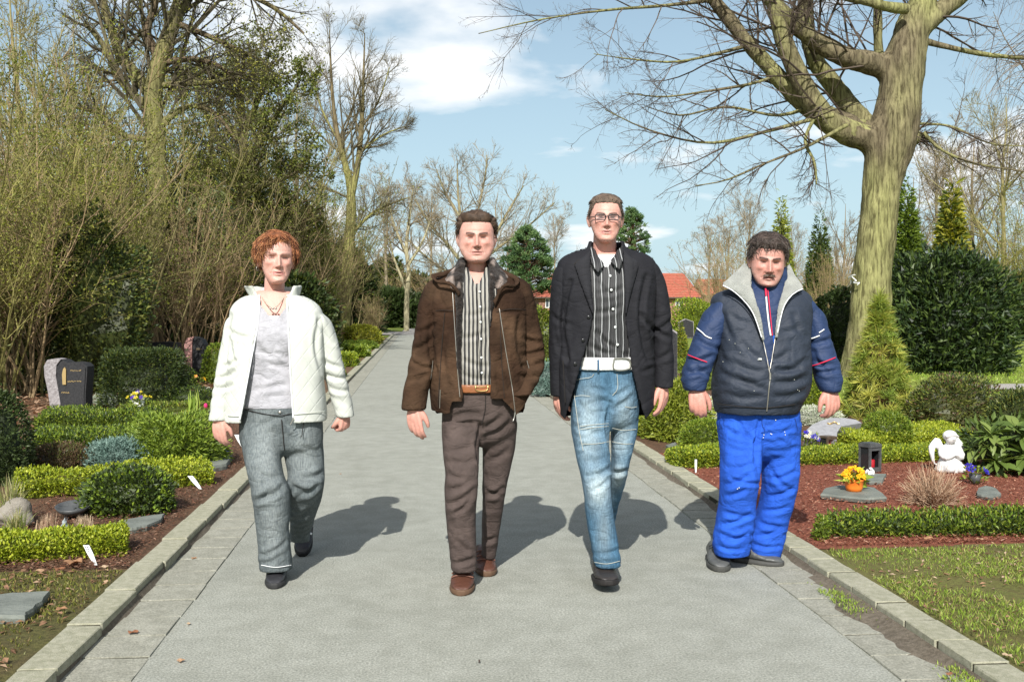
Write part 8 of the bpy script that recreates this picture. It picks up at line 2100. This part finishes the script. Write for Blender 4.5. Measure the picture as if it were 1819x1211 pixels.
# ================================================================ the man in the navy vest
def man_vest():
    f = gnd(1322, 1008); p = Person('stout man with a moustache in a navy vest and bright blue work trousers', 4.98, (f[0], 4.98, 0), 1355); skin = (.50, .255, .205)
    hd = make_head(1361, 506, .252, -.20, .12, .07, p, .0, jaw=1.05, wide=.99, nose=1.15, skin=skin, brow=(.022, .016, .013), age=1.2, stubble=.3, squint=.5, neck=1.1, lips=(.40, .14, .12), browth=1.1)
    sw = [(506, 1330, 1398, .03, .08), (522, 1300, 1425, .02, .105), (545, 1285, 1428, .01, .125), (600, 1290, 1420, 0, .145), (660, 1290, 1418, -.01, .16)]
    pel = [(712, 1273, 1419, 0, .15), (745, 1273, 1421, 0, .15), (775, 1277, 1420, 0, .142), (800, 1282, 1416, 0, .12)]
    lg = [(750, 1273, 1352, -.01, .125), (800, 1280, 1349, -.06, .115), (840, 1280, 1350, -.11, .105), (862, 1280, 1345, -.12, .10), (900, 1276, 1341, -.10, .095), (940, 1268, 1339, -.08, .09), (965, 1266, 1336, -.07, .088), (985, 1270, 1330, -.06, .08)]
    rg = [(750, 1347, 1421, .01, .125), (800, 1353, 1419, .01, .112), (850, 1354, 1418, .0, .103), (890, 1350, 1410, .02, .098), (930, 1338, 1399, .04, .09), (965, 1328, 1391, .05, .086), (988, 1330, 1386, .05, .08)]
    la = [(528, 1262, 1304, .02, .08), (560, 1247, 1296, .02, .082), (600, 1231, 1282, .0, .078), (640, 1218, 1270, -.03, .075), (668, 1211, 1260, -.05, .072), (684, 1212, 1256, -.06, .066), (694, 1217, 1252, -.07, .052)]
    ra = [(528, 1410, 1450, .02, .08), (560, 1422, 1463, .02, .082), (600, 1431, 1476, 0, .078), (640, 1438, 1488, -.03, .075), (668, 1447, 1495, -.05, .072), (686, 1452, 1494, -.06, .066), (696, 1458, 1490, -.07, .052)]
    vs = [(507, 1318, 1408, .04, .09, 1334, 1394), (516, 1284, 1432, .04, .11, 1337, 1392), (528, 1264, 1446, .035, .13, 1341, 1389), (550, 1262, 1447, .02, .152, 1346, 1385), (590, 1268, 1441, .005, .172, 1353, 1378), (630, 1268, 1440, -.01, .186, 1361, 1373), (660, 1265, 1441, -.02, .19, 1367, 1367.6), (690, 1263, 1438, -.02, .188, 1367, 1367.6), (712, 1266, 1427, -.02, .178, 1365, 1365.6), (733, 1271, 1414, -.02, .166, 1363, 1363.6)]
    body_mesh(p, hd, [hand(p.P(1236, 688, -.07), (.04, -.30, -1), (-.25, -.9, .25), (.9, -.3, 0), 1.12, (.55, .75, .5), .35), hand(p.P(1475, 690, -.07), (.02, -.30, -1), (.3, -.9, .25), (-.9, -.3, 0), 1.12, (.6, .8, .5), .35)],
              [p.stack([(500, 1335, 1392, .03, .06), (530, 1310, 1410, .02, .09), (600, 1310, 1400, 0, .11), (710, 1300, 1400, 0, .12)]), p.stack(pel, shrink=.85), p.stack(lg, shrink=.72), p.stack(rg, shrink=.72), p.stack(la, shrink=.55), p.stack(ra, shrink=.55)], skin)
    tk = p.shell([(512, 1326, 1402, .03, .098, 1359, 1361), (492, 1329, 1399, .03, .094, 1358, 1361), (474, 1331, 1396, .045, .088, 1356, 1362)], .01)
    wh = p.garment('sweater', [p.stack(sw), p.arm(la), p.arm(ra), tk], G_NYLON, (.013, .030, .085), voxel=.0088, sm=3, wr=.004, wf=5,
        creases=[(1235, 600, 1280, 620, 4, .010), (1225, 640, 1265, 632, 4, .012), (1220, 660, 1258, 655, 4, .012), (1235, 650, 1268, 668, 4, .010), (1435, 610, 1478, 600, 4, .010), (1440, 640, 1485, 648, 4, .012), (1450, 660, 1490, 655, 4, .012), (1445, 625, 1470, 660, 4, .010)],
        ring_wr=[(660, 34, .007, 5, 3, 1205, 1262), (662, 34, .007, 5, -3, 1440, 1500), (580, 40, .004, 4, 3, 1225, 1300), (580, 40, .004, 4, -3, 1420, 1480)]); sw_ = p.last
    for pts, m in (([(1238, 583), (1246, 589), (1254, 597), (1264, 601)], G_WHITE), ([(1222, 630), (1234, 635), (1256, 643)], G_RED), ([(1430, 604), (1443, 601), (1456, 596)], G_WHITE), ([(1455, 591), (1464, 585)], G_WHITE), ([(1436, 652), (1458, 645), (1484, 635)], G_RED)):
        p.line('piping', pts, .0032, m, wh, sw_, lift=.001)
    p.line('zip', [(1360, 512), (1362, 540), (1365, 570), (1369, 596)], .0045, G_WHITE, wh, sw_, lift=.002); p.line('zip_tape', [(1364, 516), (1367, 545), (1370, 575), (1372, 596)], .0028, G_RED, wh, sw_, lift=.002); p.line('zip_pull', [(1360, 512), (1361, 526)], .005, G_RED, wh, sw_, lift=.008)
    bib = p.garment('bib', [p.stack([(594, 1352, 1376, -.02, .145), (662, 1355, 1376, -.02, .158)])], G_WORK, (.03, .12, .50), sm=2)
    def wc(V, Nn, px, C): return C * (1 + .12 * fnoise(V, 8, 3, 3))[:, None]
    tr = p.trousers('work_trousers', pel, lg, rg, G_WORK, (.018, .085, .46), wr=.005, wf=4, colfn=wc,
        creases=[(c_[0], c_[1], c_[2], c_[3], c_[4] * .8, c_[5] * .75) for c_ in [(1290, 760, 1330, 775, 5, .012), (1310, 745, 1345, 790, 5, .014), (1285, 790, 1330, 800, 5, .008), (1290, 830, 1340, 822, 5, .010), (1282, 860, 1330, 845, 5, .016), (1300, 850, 1348, 858, 4, .016), (1285, 880, 1325, 870, 5, .014), (1280, 905, 1330, 915, 5, .012), (1275, 930, 1330, 915, 5, .014), (1272, 945, 1325, 955, 5, .014), (1290, 960, 1330, 945, 4, .012), (1272, 968, 1320, 975, 4, .010), (1365, 850, 1412, 838, 5, .014), (1370, 835, 1405, 870, 5, .012), (1360, 880, 1408, 868, 5, .014), (1350, 905, 1400, 900, 5, .014), (1345, 925, 1395, 935, 5, .014), (1335, 950, 1385, 940, 5, .014), (1335, 965, 1385, 970, 4, .012), (1360, 770, 1410, 760, 5, .008), (1365, 800, 1415, 795, 5, .008), (1350, 745, 1352, 850, 4, .022), (1342, 780, 1350, 860, 4, .012)] + rnd_creases(16, 1285, 1410, 750, 830, 12, .25, 36, 4, .005)],
        ring_wr=[(950, 34, .005, 3.6, 5, 1260, 1340), (950, 34, .005, 3.6, -5, 1328, 1400)]); st_ = p.last
    p.line('fly_seam', [(1354, 738), (1354, 755), (1360, 766), (1352, 768)], .0012, mat('navy_stitch', (.01, .03, .15), rough=.9), tr, st_)
    p.line('pocket_seam', [(1280, 738), (1276, 770), (1280, 790)], .0012, MATS['navy_stitch'], tr, st_); p.line('pocket_seam', [(1412, 742), (1418, 765)], .0012, MATS['navy_stitch'], tr, st_)
    PT = mat('paint_splash', (.6, .6, .52), rough=.7)
    for x, y in [(1394, 767), (1395, 772), (1369, 770), (1356, 777), (1357, 772), (1378, 746), (1310, 868), (1313, 866), (1371, 1 + 770)]: p.disc('paint_spot', x, y, .0028, PT, tr, st_, lift=.001)
    vc = [(1285, 560, 1300, 600, 5, .008), (1300, 640, 1350, 660, 5, .008), (1280, 660, 1340, 680, 5, .008), (1385, 660, 1430, 640, 5, .010), (1380, 680, 1430, 670, 5, .010), (1290, 700, 1350, 705, 5, .008), (1380, 705, 1425, 695, 5, .008), (1370, 640, 1400, 625, 5, .008), (1320, 610, 1355, 640, 5, .008), (1275, 620, 1300, 650, 5, .008), (1410, 560, 1430, 600, 5, .008), (1300, 560, 1330, 575, 5, .006), (1390, 590, 1420, 580, 5, .006), (1380, 655, 1420, 655, 4, .010), (1310, 670, 1360, 690, 5, .008)]
    vo = p.garment('vest', [p.shell(vs, .018)], G_NYLON, (.018, .025, .040), hollow=True, voxel=.0085, sm=3, creases=vc, wr=.006, wf=3.5, seed=5, ring_wr=[(690, 30, .004, 4, 3, 1262, 1430)]); sv = p.last
    p.line('zip', [(1366, 655), (1368, 670), (1366, 690), (1364, 712), (1362, 730)], .0034, G_METAL, vo, sv, lift=.002); p.line('zip', [(1341, 545), (1352, 590), (1360, 625), (1366, 655)], .0032, G_METAL, vo, sv, lift=.002); p.line('zip', [(1387, 545), (1380, 580), (1374, 620), (1368, 655)], .0032, G_METAL, vo, sv, lift=.002)
    p.line('zip_pull', [(1368, 662), (1368, 674)], .006, G_METAL, vo, sv, lift=.006); p.line('badge', [(1347, 638), (1353, 638)], .006, G_BTN, vo, sv, lift=.002, n=5)
    p.line('hem_seam', [(1272, 717), (1320, 722), (1362, 724), (1412, 718)], .0022, G_DARK, vo, sv)
    for x, y in speckle(6, 1280, 1345, 590, 720, 4) + speckle(3, 1380, 1430, 600, 700, 5): p.disc('paint_spot', x, y, .0017, PT, vo, sv, lift=.001)
    fl = [p.shell([(520, 1312, 1412, .05, .105, 1336, 1393), (500, 1316, 1408, .065, .10, 1334, 1395), (476, 1321, 1403, .08, .092, 1332, 1396)], .014),
          p.strip([(1322, 468, .06), (1302, 488, .0), (1284, 506, -.06), (1308, 520, -.11), (1336, 552, -.155), (1354, 604, -.185)], [(1338, 474, .05), (1335, 490, -.01), (1334, 506, -.07), (1341, 530, -.12), (1350, 565, -.155), (1356, 604, -.182)], .012, 30),
          p.strip([(1402, 470, .06), (1412, 490, .0), (1426, 512, -.06), (1408, 522, -.11), (1392, 545, -.155), (1379, 600, -.185)], [(1392, 476, .05), (1393, 492, -.01), (1393, 508, -.07), (1387, 528, -.12), (1381, 555, -.155), (1377, 600, -.182)], .012, 30)]
    p.garment('fleece_collar', fl, G_FLEECE, (.30, .31, .28), voxel=.006, sm=2, wr=.003, wf=10, parent=vo); sf = p.last
    p.line('collar_piping', [(1284, 507), (1308, 521), (1336, 553), (1353, 599)], .0028, G_WHITE, vo, sf, lift=.002); p.line('collar_piping', [(1426, 513), (1408, 523), (1392, 546), (1381, 591)], .0028, G_WHITE, vo, sf, lift=.002)
    make_hair(p, short_line(.76, .50, .25, .2), lambda x, y, z: .05 + .05 * (z > .78), (.05, .036, .03), 2000, .16, .0017, lambda q, r: np.stack([q[:, 0] * .6 + .25, -.25 + .5 * (q[:, 1] > 0), .1 - .4 * (q[:, 2] < .75)], 1) + r.normal(0, .35, (len(q), 3)), 14, curl=.25, up=.5, hug=.75, wave=.016, lift=.06, cols=[(.05, .036, .03), (.08, .06, .05), (.035, .027, .023), (.12, .10, .085)])
    tf = p.head['tf']; rng = np.random.default_rng(5); n = 110; x = rng.uniform(-.1, .1, n); z = .258 - .35 * x * x + rng.normal(0, .008, n); y = -.475 + 1.9 * x * x
    a = np.stack([x, y, z], 1); b = a + np.stack([np.sign(x) * .025, -.008 + 0 * x, -.028 + 0 * x], 1); Q = tf(np.stack([a, (a + b) / 2 + [0, -.01, 0], b], 1).reshape(-1, 3), np.ones((n * 3, 1))).reshape(n, 3, 3)
    V, Fc = tubes(Q, np.tile([.0013, .0012, .0005], (n, 1)), 3); mk('moustache', V, Fc, G_HAIR, p.root, True, lcol(n, [(.10, .07, .055), (.17, .13, .105)], rng, 9))
    sc = (.075, .078, .075); SL = (.06, .06, .055); dec = cross_straps([.42, .5], .0026, G_BLACK, 'lace')
    t = gnd(1281, 1016); make_shoe(p, t + [.05, .29, 0], t, .057, .11, sc, SL, decor=dec)
    t = gnd(1390, 1006); make_shoe(p, t + [-.215, .16, 0], t, .055, .105, sc, SL, decor=dec)
man_vest()
